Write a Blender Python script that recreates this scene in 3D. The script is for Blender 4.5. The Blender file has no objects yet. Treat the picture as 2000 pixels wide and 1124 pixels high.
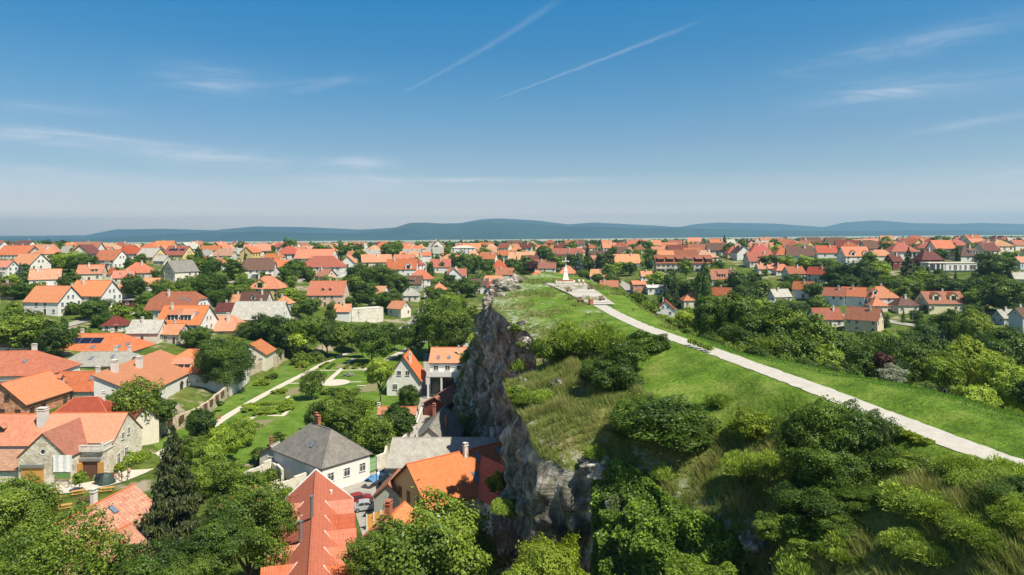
import bpy, math, random
import numpy as np
from mathutils import Vector, Matrix, noise
rnd = random.Random(7)
F = 1333.0; HZ = 462.0; ROLL = 0.005; CZ = 41.0
CR, SR = math.cos(ROLL), math.sin(ROLL)
scene = bpy.context.scene
COL = scene.collection
def ray(px, py):
    cx = (px-1000)/F; cy = (HZ-py)/F
    return (cx*CR+cy*SR, cy*CR-cx*SR)
def at(px, py, z):
    """ground position of a sight line at height z"""
    x, k = ray(px, py); t = (z-CZ)/k
    return (x*t, t)
def proj(x, y, z):
    a = x/y; b = (z-CZ)/y
    cx = a*CR-b*SR; cy = b*CR+a*SR
    return (1000+F*cx, HZ-F*cy)
# ---------------------------------------------------------------- terrain
TU = [-.85, -.75, -.5, -.35, -.2, -.08, .08, .2, .35, .5, .65, .8]
TD = [60, 120, 145, 190, 250, 300, 350, 420, 500, 650, 900, 1500, 3000, 5000, 7500, 9500, 15000]
TZ = [
 [-41,-40,-37,-32,-25,-20,-16.5,-14,-12.5,-13.5,-17.0,-24,-40,-48,-50,-52,-52],
 [-41,-41,-37.5,-33,-26,-21,-17,-14.5,-12.5,-13.5,-17.0,-24,-40,-48,-50,-52,-52],
 [-41,-41,-40,-37,-31,-26,-21,-16,-13.5,-13.5,-17.0,-24,-40,-48,-50,-52,-52],
 [-41,-41,-41,-39.5,-36,-31,-25,-18.5,-14.5,-14.1,-16.9,-23.1,-40.0,-48.6,-48.2,-46.6,-46.6],
 [-41,-41,-41,-41,-40.5,-38,-33,-25,-19,-14.7,-16.7,-22.2,-40.0,-49.2,-46.4,-41.2,-41.2],
 [-41,-41,-41,-41,-41,-40,-38,-31,-24,-15.2,-16.6,-21.5,-40.0,-49.7,-45.0,-36.9,-36.9],
 [-41,-41,-41,-41,-41,-41,-39,-32,-25,-15.1,-15.7,-20.5,-38.2,-47.1,-41.3,-31.7,-31.7],
 [-41,-41,-41,-41,-42,-42,-38,-27,-20,-14.5,-15.3,-19.9,-35.4,-42.9,-37.1,-28.3,-28.3],
 [-41,-40,-41,-42,-42,-40,-32,-22,-15.5,-13.8,-14.8,-19.0,-32.0,-37.5,-32.0,-24.0,-24.0],
 [-41,-39,-40,-42,-41,-36,-27,-18,-14,-13.0,-14.2,-18.1,-28.6,-32.1,-26.9,-19.7,-19.7],
 [-41,-38,-39,-42,-39,-34,-24,-16,-12.5,-12.2,-13.7,-17.3,-25.1,-26.8,-21.7,-15.4,-15.4],
 [-41,-37,-38,-40,-37,-31,-22,-15,-12,-12.0,-13.5,-17,-24,-25,-20,-14,-14]
]
TZ = np.array(TZ, float)+CZ; TUa = np.array(TU); TDa = np.log(np.array(TD, float))
def terrain(X, Y):
    X = np.asarray(X, float); Y = np.asarray(Y, float)
    Yc = np.maximum(Y, 60.0); u = np.clip(X/Yc, TUa[0], TUa[-1]); d = np.clip(np.log(Yc), TDa[0], TDa[-1])
    i = np.clip(np.searchsorted(TUa, u, side='right')-1, 0, len(TUa)-2)
    j = np.clip(np.searchsorted(TDa, d, side='right')-1, 0, len(TDa)-2)
    a = (u-TUa[i])/(TUa[i+1]-TUa[i]); b = (d-TDa[j])/(TDa[j+1]-TDa[j])
    Z = (TZ[i, j]*(1-a)*(1-b)+TZ[i+1, j]*a*(1-b)+TZ[i, j+1]*(1-a)*b+TZ[i+1, j+1]*a*b)
    X, Y, Z = np.broadcast_arrays(X, Y, Z); near = (Y > 60) & (Y < 330) & (X < 10) & (X > -140)
    if near.any():
        Z = Z.copy(); x = X[near]; y = Y[near]; d, _, _ = poly_dist(x, y, GPOLY+GPOLY[:1]); w = np.where(inside(x, y, GPOLY), 1, np.clip(1-d/9, 0, 1)); w = w*w*(3-2*w); Z[near] = Z[near]*(1-w)
    return Z
GPOLY = [at(a, b, 0) for a, b in [(300,872),(443,782),(488,750),(553,712),(600,700),(700,688),(770,660),(870,652),(880,700),(812,760),(760,905),(420,930)]]
def ground_hit(px, py):
    """where the sight line of a pixel meets the town's terrain"""
    x, k = ray(px, py)
    ts = np.exp(np.linspace(math.log(62), math.log(14000), 700))
    z = CZ+k*ts; g = terrain(x*ts, ts)
    w = np.nonzero(z <= g)[0]
    t = ts[w[0]] if len(w) else 4000.0
    if len(w) and w[0] > 0:
        i = w[0]; f0 = z[i-1]-g[i-1]; f1 = z[i]-g[i]; t = ts[i-1]+(ts[i]-ts[i-1])*f0/(f0-f1+1e-9)
    return x*t, t, float(terrain(x*t, t))
# ---- the rocky hill: surface through points read off the photograph (pixel, pixel, height below the camera)
HP = [(2000,917,-13),(1850,861,-12.95),(1750,822,-12.9),(1655,785,-12.8),(1550,744,-12.6),(1452,709,-12.45),(1342,670,-12.3),(1258,640,-12.1),(1180,601,-11.8),(1140,575,-11.3),(1105,560,-11.1),(1060,556,-11.1),
 (1080,541,-10.6),(2000,815,-13.5),(1700,740,-13.3),(1450,690,-13.2),(1330,650,-13),(1250,600,-12.3),(1180,558,-11.6),(1130,545,-11),
 (1010,600,-12.5),(1000,570,-11.8),(1130,700,-14.6),(1060,760,-16.6),(1120,640,-13),(1250,700,-13.4),(1400,780,-14.6),(1300,850,-17.2),(1500,850,-16),(1180,760,-15.6),
 (1440,1035,-21),(1300,940,-20),(1250,900,-19),(1700,950,-16),(1900,1000,-14),(1600,1100,-19),(1850,1120,-16.6),(2000,1100,-14.8),(1500,1110,-22),(1180,890,-19.2),(1600,1000,-17.5),(2400,1075,-13),(2150,973,-13),(1500,780,-13.6),(1110,850,-18.2),(1750,870,-14.5)]
# cliff edge far -> near: px, py, height, foot X, foot Y
CTP = [(1045,537,-10.2,-4,200),(1005,541,-10.4,-15,195),(988,545,-10.8,-16,180),(972,566,-11.8,-15,163),(964,587,-12.5,-13.5,150),(958,603,-13,-10,138),(985,618,-13.3,-7,126),(1000,640,-13.8,-4,115),(1042,655,-14,-1.8,107),
 (1052,715,-17,0,98),(1005,745,-17.5,.1,91),(985,765,-17.2,-.6,84),(1000,790,-18,-.5,77),(1030,830,-18.8,.4,71),(1042,880,-19.8,1.2,65),(1065,905,-20.6,2.4,61.5),(1120,930,-21.2,5,59),
 (1150,905,-20.2,6.2,58.5),(1178,915,-20.3,3.8,38),(1300,960,-20.7,7,30),(1440,1050,-21.5,9,22),(1475,1124,-23,10,18)]
CT = []
for p in CTP:
    x, y = at(p[0], p[1], p[2]+CZ); CT.append((x, y, p[2]+CZ, p[3], p[4]))
CT += [(13.5,37,18,7,14),(11,25,17.5,5,6),(9,8,17,6,8),(9,-20,17,6,-20)]
pts = [(at(a, b, c+CZ)+(c+CZ,)) for a, b, c in HP]+[(p[0], p[1], p[2]) for p in CT[:22]]+[(p[0], p[1], p[2]) for p in CT[22:]]+[(45,40,27.5),(50,15,27),(19,12,21),(60,60,26.8)]
P = np.array(pts)
def _phi(r2): return r2*np.log(r2+1e-6)*.5
_n = len(P); _A = np.zeros((_n+3, _n+3))
_d2 = ((P[:, None, :2]-P[None, :, :2])**2).sum(-1)
_A[:_n, :_n] = _phi(_d2)+np.eye(_n)*2.0
_A[:_n, _n] = 1; _A[:_n, _n+1:_n+3] = P[:, :2]; _A[_n:, :_n] = _A[:_n, _n:].T
_w = np.linalg.solve(_A, np.concatenate([P[:, 2], [0, 0, 0]]))
def hill_z(X, Y):
    X = np.atleast_1d(np.asarray(X, float)); Y = np.atleast_1d(np.asarray(Y, float)); sh = X.shape
    x = X.ravel(); y = Y.ravel(); out = np.empty(len(x))
    for s in range(0, len(x), 20000):
        d2 = (x[s:s+20000, None]-P[:, 0])**2+(y[s:s+20000, None]-P[:, 1])**2
        out[s:s+20000] = _phi(d2)@_w[:_n]+_w[_n]+x[s:s+20000]*_w[_n+1]+y[s:s+20000]*_w[_n+2]
    return out.reshape(sh)
RT = [at(a, b, c+CZ) for a, b, c in [(2000,822,-13.6),(1850,778,-13.5),(1700,745,-13.4),(1560,715,-13.3),(1450,692,-13.2),(1330,652,-13),(1250,603,-12.3),(1185,560,-11.6),(1140,541,-10.8)]]
RT = [(58,-20),(52,15),(44,38)]+RT+[(9,192)]
def chaikin(pts, n=2):
    for _ in range(n):
        q = [pts[0]]
        for a, b in zip(pts[:-1], pts[1:]):
            q.append(tuple(.75*u+.25*v for u, v in zip(a, b))); q.append(tuple(.25*u+.75*v for u, v in zip(a, b)))
        q.append(pts[-1]); pts = q
    return pts
CTs = chaikin(CT, 2); RTs = chaikin(RT, 2)
def poly_dist(X, Y, poly):
    """distance to an open polyline and the nearest point on it"""
    best = np.full(X.shape, 1e18); bx = np.zeros(X.shape); by = np.zeros(X.shape)
    for a, b in zip(poly[:-1], poly[1:]):
        dx, dy = b[0]-a[0], b[1]-a[1]; L = dx*dx+dy*dy+1e-9
        t = np.clip(((X-a[0])*dx+(Y-a[1])*dy)/L, 0, 1); qx = a[0]+t*dx; qy = a[1]+t*dy
        d = (X-qx)**2+(Y-qy)**2; m = d < best
        best = np.where(m, d, best); bx = np.where(m, qx, bx); by = np.where(m, qy, by)
    return np.sqrt(best), bx, by
def inside(X, Y, poly):
    r = np.zeros(X.shape, bool); n = len(poly)
    for i in range(n):
        x1, y1 = poly[i][:2]; x2, y2 = poly[(i+1) % n][:2]
        c = ((y1 > Y) != (y2 > Y)); xi = (x2-x1)*(Y-y1)/((y2-y1) if y2 != y1 else 1e-9)+x1
        r ^= c & (X < xi)
    return r
HPOLY = [p[:2] for p in CTs]+list(RTs)
def hill_surface(X, Y):
    """height of the hill incl. its right-hand slope; nan beyond the cliff edge"""
    ins = inside(X, Y, HPOLY); z = hill_z(X, Y)
    dr, rx, ry = poly_dist(X, Y, RTs); dc, cx, cy = poly_dist(X, Y, CTs)
    zr = hill_z(rx, ry)-.62*dr-.9*np.minimum(dr, 3)*.2
    z2 = np.where(ins, z, np.where((dr < dc) & ((X > 6) | ((Y > 188) & (X > -1))), zr, np.nan))
    return z2, ins, dr, dc
def surf(x, y):
    """top surface at one point, hill or town"""
    X = np.array([float(x)]); Y = np.array([float(y)])
    h = hill_surface(X, Y)[0][0]; g = float(terrain(X, Y)[0])
    return g if (h != h or h < g) else float(h)
# ---------------------------------------------------------------- mesh helper
class MB:
    def __init__(s): s.v = []; s.f = []; s.uv = []; s.m = []
    def poly(s, pts, m=0, uv=None):
        n = len(s.v); s.v.extend([tuple(p) for p in pts]); s.f.append(list(range(n, n+len(pts)))); s.m.append(m)
        s.uv.append(uv if uv else [(p[0]+.37*p[1], p[2]+.11*p[1]) for p in pts])
    def box(s, x0, x1, y0, y1, z0, z1, m=0, T=None):
        c = [(x0,y0,z0),(x1,y0,z0),(x1,y1,z0),(x0,y1,z0),(x0,y0,z1),(x1,y0,z1),(x1,y1,z1),(x0,y1,z1)]
        if T: c = [T(p) for p in c]
        a, b, h = x1-x0, y1-y0, z1-z0
        for q, (U, V) in (((0,3,2,1),(a,b)),((4,5,6,7),(a,b)),((0,1,5,4),(a,h)),((1,2,6,5),(b,h)),((2,3,7,6),(a,h)),((3,0,4,7),(b,h))):
            s.poly([c[i] for i in q], m, [(0,0),(U,0),(U,V),(0,V)])
    def cbox(s, cx, cy, z0, sx, sy, h, rz=0, m=0):
        c, n = math.cos(rz), math.sin(rz)
        s.box(-sx/2, sx/2, -sy/2, sy/2, z0, z0+h, m, lambda p: (cx+p[0]*c-p[1]*n, cy+p[0]*n+p[1]*c, p[2]))
    def tube(s, p0, p1, r0, r1, n=6, m=0, caps=True):
        p0, p1 = Vector(p0), Vector(p1); d = (p1-p0).normalized()
        a = d.orthogonal().normalized(); b = d.cross(a)
        A = [p0+(a*math.cos(t)+b*math.sin(t))*r0 for t in [2*math.pi*i/n for i in range(n)]]
        B = [p1+(a*math.cos(t)+b*math.sin(t))*r1 for t in [2*math.pi*i/n for i in range(n)]]
        for i in range(n):
            j = (i+1) % n; s.poly([A[i], A[j], B[j], B[i]], m, [(i/n,0),((i+1)/n,0),((i+1)/n,1),(i/n,1)])
        if caps: s.poly(list(reversed(A)), m); s.poly(B, m)
    def slab(s, quad, th, m=0, m_side=None, uv=None):
        """a plate with thickness downwards along its normal"""
        q = [Vector(p) for p in quad]; nrm = (q[1]-q[0]).cross(q[2]-q[0]).normalized()
        if nrm.z < 0: q.reverse(); nrm = -nrm; uv = list(reversed(uv)) if uv else None
        lo = [p-nrm*th for p in q]; ms = m if m_side is None else m_side
        s.poly(q, m, uv); s.poly(list(reversed(lo)), ms)
        for i in range(len(q)):
            j = (i+1) % len(q); s.poly([lo[i], lo[j], q[j], q[i]], ms)
    def mesh(s, name, mats):
        me = bpy.data.meshes.new(name); me.from_pydata(s.v, [], s.f)
        for m in mats: me.materials.append(m)
        uvl = me.uv_layers.new(name='UVMap'); flat = [c for f in s.uv for u in f for c in u]
        uvl.data.foreach_set('uv', flat); me.polygons.foreach_set('material_index', s.m); me.update()
        return me
    def build(s, name, mats, parent=None, loc=(0,0,0), rz=0, smooth=False):
        if not isinstance(mats, (list, tuple)): mats = [mats]
        me = s.mesh(name, mats)
        if smooth: me.polygons.foreach_set('use_smooth', [True]*len(me.polygons))
        return link(name, me, parent, loc, rz)
def link(name, data, parent=None, loc=(0,0,0), rz=0, scale=None):
    o = bpy.data.objects.new(name, data); COL.objects.link(o); o.location = loc; o.rotation_euler = (0, 0, rz)
    if scale is not None: o.scale = scale
    if parent: o.parent = parent
    return o
def np_mesh(name, V, Fc, mats, smooth=False, uv=None, attrs=None, matidx=None):
    """quads or tris from numpy arrays"""
    me = bpy.data.meshes.new(name); k = Fc.shape[1]; nf = len(Fc)
    me.vertices.add(len(V)); me.vertices.foreach_set('co', np.ascontiguousarray(V, np.float32).ravel())
    me.loops.add(nf*k); me.loops.foreach_set('vertex_index', np.ascontiguousarray(Fc, np.int32).ravel())
    me.polygons.add(nf); me.polygons.foreach_set('loop_start', np.arange(0, nf*k, k, dtype=np.int32))
    me.polygons.foreach_set('loop_total', np.full(nf, k, np.int32))
    for m in mats: me.materials.append(m)
    if matidx is not None: me.polygons.foreach_set('material_index', matidx)
    if uv is not None:
        l = me.uv_layers.new(name='UVMap'); l.data.foreach_set('uv', np.ascontiguousarray(uv[Fc.ravel()], np.float32).ravel())
    for nm, (dom, arr) in (attrs or {}).items():
        at_ = me.attributes.new(nm, 'FLOAT', dom); at_.data.foreach_set('value', np.ascontiguousarray(arr, np.float32))
    me.update(calc_edges=True)
    if smooth: me.polygons.foreach_set('use_smooth', np.ones(nf, bool))
    return me
def thing(name, label, cat, loc=(0,0,0), rz=0, group=None):
    o = link(name, None, None, loc, rz); return tag(o, label, cat, group)
def tag(o, label, cat, group=None):
    o['label'] = label; o['category'] = cat
    if group: o['group'] = group
    return o
def structure(o): o['kind'] = 'structure'; return o
def stuff(o, label=None, cat=None):
    o['kind'] = 'stuff'
    if label: o['label'] = label
    if cat: o['category'] = cat
    return o
# ---------------------------------------------------------------- materials
def newmat(name):
    m = bpy.data.materials.new(name); m.use_nodes = True; n = m.node_tree; n.nodes.clear()
    out = n.nodes.new('ShaderNodeOutputMaterial'); b = n.nodes.new('ShaderNodeBsdfPrincipled')
    n.links.new(b.outputs[0], out.inputs[0]); return m, n, b, out
def nd(n, t, **kw):
    o = n.nodes.new('ShaderNode'+t)
    for k, v in kw.items():
        if k.startswith('i_'):
            key = k[2:]; key = int(key) if key.isdigit() else key.replace('_', ' ')
            o.inputs[key].default_value = v
        else: setattr(o, k, v)
    return o
def ramp(n, stops, fac=None, interp='LINEAR'):
    r = n.nodes.new('ShaderNodeValToRGB'); cr = r.color_ramp; cr.interpolation = interp
    while len(cr.elements) < len(stops): cr.elements.new(.5)
    for e, (p, c) in zip(cr.elements, stops): e.position = p; e.color = (c[0], c[1], c[2], 1)
    if fac is not None: n.links.new(fac, r.inputs[0])
    return r
def mixc(n, fac, a, b, blend='MIX'):
    m = n.nodes.new('ShaderNodeMix'); m.data_type = 'RGBA'; m.blend_type = blend
    for sock, v in ((m.inputs[0], fac), (m.inputs[6], a), (m.inputs[7], b)):
        if isinstance(v, bpy.types.NodeSocket): n.links.new(v, sock)
        elif isinstance(v, (int, float)): sock.default_value = v
        else: sock.default_value = (v[0], v[1], v[2], 1)
    return m.outputs[2]
def noise_n(n, vec, scale, detail=4, rough=.55, dist=0):
    t = nd(n, 'TexNoise'); t.inputs['Scale'].default_value = scale; t.inputs['Detail'].default_value = detail
    t.inputs['Roughness'].default_value = rough; t.inputs['Distortion'].default_value = dist
    if vec is not None: n.links.new(vec, t.inputs['Vector'])
    return t
def mapping(n, vec, scale=(1,1,1), rot=(0,0,0), loc=(0,0,0)):
    m = nd(n, 'Mapping'); m.inputs['Scale'].default_value = scale; m.inputs['Rotation'].default_value = rot; m.inputs['Location'].default_value = loc
    n.links.new(vec, m.inputs['Vector']); return m.outputs[0]
def bump(n, b, h, strength=.4, dist=.05):
    u = nd(n, 'Bump'); u.inputs['Strength'].default_value = strength; u.inputs['Distance'].default_value = dist
    n.links.new(h, u.inputs['Height']); n.links.new(u.outputs[0], b.inputs['Normal']); return u
def obj_rand(n, c, amt=.25):
    """vary a colour a little from object to object"""
    oi = nd(n, 'ObjectInfo'); mr = nd(n, 'MapRange'); mr.inputs[3].default_value = 1-amt; mr.inputs[4].default_value = 1+amt
    n.links.new(oi.outputs['Random'], mr.inputs[0]); hs = nd(n, 'HueSaturation'); n.links.new(mr.outputs[0], hs.inputs['Value'])
    if isinstance(c, bpy.types.NodeSocket): n.links.new(c, hs.inputs['Color'])
    else: hs.inputs['Color'].default_value = (c[0], c[1], c[2], 1)
    wn = nd(n, 'TexWhiteNoise'); wn.noise_dimensions = '1D'; n.links.new(oi.outputs['Random'], wn.inputs['W']); sp = nd(n, 'SeparateColor'); n.links.new(wn.outputs['Color'], sp.inputs[0])
    for k_, lo_, hi_, so_ in (('Hue', .499, .514, 0), ('Saturation', .84, 1.04, 1)):
        m2 = nd(n, 'MapRange'); m2.inputs[3].default_value = lo_; m2.inputs[4].default_value = hi_; n.links.new(sp.outputs[so_], m2.inputs[0]); n.links.new(m2.outputs[0], hs.inputs[k_])
    return hs.outputs[0]
def m_noise(name, c1, c2, scale=3, rough=.85, bmp=.15, c3=None, spec=.3, coord='Object', metallic=0, var=0):
    m, n, b, out = newmat(name); tc = nd(n, 'TexCoord'); v = tc.outputs[coord]
    t = noise_n(n, v, scale, 6, .62)
    st = [(.3, c1), (.7, c2)] if c3 is None else [(.28, c1), (.5, c2), (.72, c3)]
    r = ramp(n, st, t.outputs[0]); col = r.outputs[0]
    if var: col = obj_rand(n, col, var)
    n.links.new(col, b.inputs['Base Color']); b.inputs['Roughness'].default_value = rough; b.inputs['Specular IOR Level'].default_value = spec
    b.inputs['Metallic'].default_value = metallic
    if bmp:
        t2 = noise_n(n, v, scale*6, 5, .6); bump(n, b, t2.outputs[0], bmp, .06)
    return m
def m_roof(name, c1, c2, c3, tw=.3, th=.34, mort=.02, patch=.45, bm=.9, rough=.78, var=.2, dark=(.25, .12, .08)):
    """clay tiles in UV metres: u along the eave, v down the slope"""
    m, n, b, out = newmat(name); uv = nd(n, 'UVMap')
    br = nd(n, 'TexBrick'); br.offset = .5; br.inputs['Scale'].default_value = 1; br.inputs['Mortar Size'].default_value = mort
    br.inputs['Brick Width'].default_value = tw; br.inputs['Row Height'].default_value = th; br.inputs['Bias'].default_value = 0
    br.inputs['Color1'].default_value = (*c1, 1); br.inputs['Color2'].default_value = (*c2, 1); br.inputs['Mortar'].default_value = (*[x*.45 for x in c1], 1)
    br.inputs['Mortar Smooth'].default_value = .6
    n.links.new(uv.outputs[0], br.inputs['Vector'])
    tc = nd(n, 'TexCoord'); t = noise_n(n, tc.outputs['Object'], .9, 6, .65); r = ramp(n, [(.38, (0,0,0)), (.66, (1,1,1))], t.outputs[0])
    mu = nd(n, 'Math', operation='MULTIPLY'); n.links.new(r.outputs[0], mu.inputs[0]); mu.inputs[1].default_value = patch
    col = mixc(n, mu.outputs[0], br.outputs[0], c3)
    t3 = noise_n(n, mapping(n, tc.outputs['Object'], (1, 1, .4)), 2.6, 7, .7); r3 = ramp(n, [(.5, (0,0,0)), (.8, (1,1,1))], t3.outputs[0])
    mu3 = nd(n, 'Math', operation='MULTIPLY'); n.links.new(r3.outputs[0], mu3.inputs[0]); mu3.inputs[1].default_value = .5
    col = mixc(n, mu3.outputs[0], col, dark)
    col = obj_rand(n, col, var)
    n.links.new(col, b.inputs['Base Color']); b.inputs['Roughness'].default_value = rough; b.inputs['Specular IOR Level'].default_value = .25
    # pantile profile: rows overlap, columns ripple
    sep = nd(n, 'SeparateXYZ'); n.links.new(uv.outputs[0], sep.inputs[0])
    w = nd(n, 'Math', operation='MULTIPLY'); n.links.new(sep.outputs[0], w.inputs[0]); w.inputs[1].default_value = 2*math.pi/tw
    sn = nd(n, 'Math', operation='SINE'); n.links.new(w.outputs[0], sn.inputs[0])
    dv = nd(n, 'Math', operation='DIVIDE'); n.links.new(sep.outputs[1], dv.inputs[0]); dv.inputs[1].default_value = th
    fr = nd(n, 'Math', operation='FRACT'); n.links.new(dv.outputs[0], fr.inputs[0])
    sc = nd(n, 'Math', operation='MULTIPLY_ADD'); n.links.new(fr.outputs[0], sc.inputs[0]); sc.inputs[1].default_value = 1.6; n.links.new(sn.outputs[0], sc.inputs[2])
    bump(n, b, sc.outputs[0], bm, .025)
    return m
def plain(name, c, rough=.5, metallic=0, spec=.5):
    m, n, b, out = newmat(name); tc = nd(n, 'TexCoord'); t = noise_n(n, tc.outputs['Object'], 4, 4)
    r = ramp(n, [(.3, [x*.85 for x in c]), (.7, [min(1, x*1.1) for x in c])], t.outputs[0])
    n.links.new(r.outputs[0], b.inputs['Base Color']); b.inputs['Roughness'].default_value = rough; b.inputs['Metallic'].default_value = metallic
    b.inputs['Specular IOR Level'].default_value = spec; return m
def m_wood(name, c1, c2, per=.18):
    m, n, b, out = newmat(name); uv = nd(n, 'UVMap'); t = noise_n(n, mapping(n, uv.outputs[0], (5, .7, 1)), 3, 5)
    r = ramp(n, [(.3, c1), (.7, c2)], t.outputs[0]); sep = nd(n, 'SeparateXYZ'); n.links.new(uv.outputs[0], sep.inputs[0])
    dv = nd(n, 'Math', operation='DIVIDE'); n.links.new(sep.outputs[0], dv.inputs[0]); dv.inputs[1].default_value = per
    fr = nd(n, 'Math', operation='FRACT'); n.links.new(dv.outputs[0], fr.inputs[0]); gp = ramp(n, [(.0, (.3,.3,.3)), (.1, (1,1,1)), (.9, (1,1,1)), (1, (.3,.3,.3))], fr.outputs[0])
    n.links.new(mixc(n, 1.0, r.outputs[0], gp.outputs[0], 'MULTIPLY'), b.inputs['Base Color']); b.inputs['Roughness'].default_value = .7
    bump(n, b, gp.outputs[0], .4, .02); return m
def m_stonewall(name, c1, c2, c3, sc=2.2, coord='Object'):
    m, n, b, out = newmat(name); tc = nd(n, 'TexCoord'); v0 = tc.outputs[coord]
    v = mapping(n, v0, (1, 1, 1.7)); nz = noise_n(n, v, 2, 3); vm = mixc(n, .12, v, nz.outputs[1])
    vo = nd(n, 'TexVoronoi'); vo.inputs['Scale'].default_value = sc; n.links.new(vm, vo.inputs['Vector'])
    ve = nd(n, 'TexVoronoi'); ve.feature = 'DISTANCE_TO_EDGE'; ve.inputs['Scale'].default_value = sc; n.links.new(vm, ve.inputs['Vector'])
    sp = nd(n, 'SeparateColor'); n.links.new(vo.outputs['Color'], sp.inputs[0])
    r = ramp(n, [(.15, c1), (.5, c2), (.85, c3)], sp.outputs[0]); e = ramp(n, [(.0, (.0,.0,.0)), (.09, (1,1,1))], ve.outputs[0])
    big = noise_n(n, v0, .5, 5, .6); bg = ramp(n, [(.35, (.72,.70,.66)), (.6, (1,1,1))], big.outputs[0])
    col = mixc(n, e.outputs[0], [x*1.05 for x in c2], r.outputs[0]); col = mixc(n, 1.0, col, bg.outputs[0], 'MULTIPLY')
    n.links.new(col, b.inputs['Base Color']); b.inputs['Roughness'].default_value = .95; bump(n, b, e.outputs[0], .45, .05); return m
M = {}
M['orange'] = m_roof('roof_orange', (.58,.16,.075), (.44,.115,.055), (.62,.24,.13))
M['bright'] = m_roof('roof_bright_orange', (.66,.185,.08), (.54,.145,.062), (.62,.22,.11), patch=.35)
M['red'] = m_roof('roof_red', (.42,.055,.032), (.33,.045,.028), (.46,.09,.05))
M['maroon'] = m_roof('roof_maroon', (.16,.028,.024), (.12,.022,.02), (.19,.045,.035))
M['brown'] = m_roof('roof_brown', (.13,.062,.043), (.10,.048,.036), (.18,.10,.07))
M['rust'] = m_roof('roof_rust', (.36,.085,.04), (.27,.07,.036), (.42,.15,.085))
M['tan'] = m_roof('roof_tan', (.55,.24,.12), (.44,.17,.085), (.58,.34,.21), patch=.7, dark=(.28,.17,.11))
M['salmon'] = m_roof('roof_salmon', (.62,.21,.10), (.54,.165,.078), (.60,.27,.16), patch=.6)
M['grey'] = m_roof('roof_grey', (.36,.34,.29), (.30,.285,.25), (.47,.45,.39), tw=.5, th=.5, patch=.7, bm=.18, dark=(.13,.12,.10))
M['darkgrey'] = m_roof('roof_dark_grey', (.20,.185,.165), (.15,.14,.125), (.27,.25,.21), tw=.42, th=.42, patch=.7, bm=.2, dark=(.07,.065,.05))
M['paleroof'] = m_roof('roof_pale', (.56,.54,.47), (.48,.46,.40), (.62,.60,.54), tw=.5, th=.5, bm=.12)
M['patchy'] = m_roof('roof_patchy', (.50,.15,.075), (.60,.33,.18), (.56,.20,.11), tw=.62, th=.42, patch=.35)
M['redtile'] = m_roof('roof_dark_red', (.46,.085,.045), (.37,.07,.04), (.42,.10,.06), tw=.24, th=.5, bm=.55, patch=.4)
M['redtile2'] = m_roof('roof_dormer_red', (.56,.13,.065), (.47,.10,.05), (.52,.15,.08), tw=.24, th=.5, bm=.6, patch=.4)
M['oldtile'] = m_roof('roof_old_tile', (.34,.12,.07), (.44,.22,.13), (.22,.10,.07), tw=.35, th=.4, patch=.5)
for k, c in dict(white=(.78,.76,.71), cream=(.72,.66,.52), yellow=(.72,.54,.22), beige=(.64,.50,.36), pink=(.66,.36,.30), bluegrey=(.42,.48,.52), paleyellow=(.74,.68,.42), greygreen=(.42,.45,.38), darkred=(.16,.045,.035), peach=(.70,.52,.38)).items():
    M[k] = m_noise('plaster_'+k, [x*.86 for x in c], [min(.85, x*1.04) for x in c], 1.2, .9, .08)
M['oldplaster'] = m_noise('plaster_weathered', (.40,.36,.29), (.66,.61,.51), 1.1, .95, .3, c3=(.72,.68,.6))
M['stone'] = m_stonewall('rubble_stone', (.52,.45,.33), (.70,.64,.50), (.78,.74,.64), 2.4)
M['stone_small'] = m_stonewall('garden_wall_stone', (.36,.29,.19), (.56,.48,.34), (.68,.61,.48), 2.8)
M['brick'] = m_stonewall('rough_brick', (.44,.16,.08), (.56,.25,.14), (.62,.40,.26), 3.5)
M['bricktrim'] = m_noise('chimney_brick', (.30,.10,.06), (.42,.18,.11), 6, .9, .3)
M['glass'] = plain('window_glass', (.035,.042,.05), .08, 0, .8)
M['skyglass'] = plain('roof_window_glass', (.16,.22,.30), .08, .0, 1.0)
M['frame'] = plain('window_frame', (.72,.70,.66), .5)
M['brownframe'] = plain('brown_frame', (.13,.06,.035), .6)
M['gutter'] = plain('gutter_metal', (.17,.16,.15), .45, .6)
M['wood'] = m_wood('golden_wood', (.50,.24,.05), (.64,.34,.09))
M['darkwood'] = m_wood('dark_wood', (.10,.045,.025), (.16,.08,.045))
M['planks'] = m_wood('yellow_planks', (.62,.44,.18), (.74,.56,.27), .3)
M['solar'] = plain('solar_panel', (.012,.016,.045), .15, .1, .8)
M['metal'] = plain('grey_metal', (.34,.35,.36), .4, .6)
M['whitepaint'] = plain('white_paint', (.80,.79,.77), .5)
M['ridge'] = m_noise('ridge_tile', (.46,.11,.04), (.62,.18,.07), 8, .8, .2)
M['chimney'] = m_noise('chimney_render', (.58,.54,.47), (.74,.71,.65), 3, .9, .2)
M['bark'] = m_noise('bark', (.05,.038,.026), (.13,.10,.07), 9, .95, .6)
M['greenboard'] = plain('green_board', (.12,.24,.06), .7)
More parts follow.
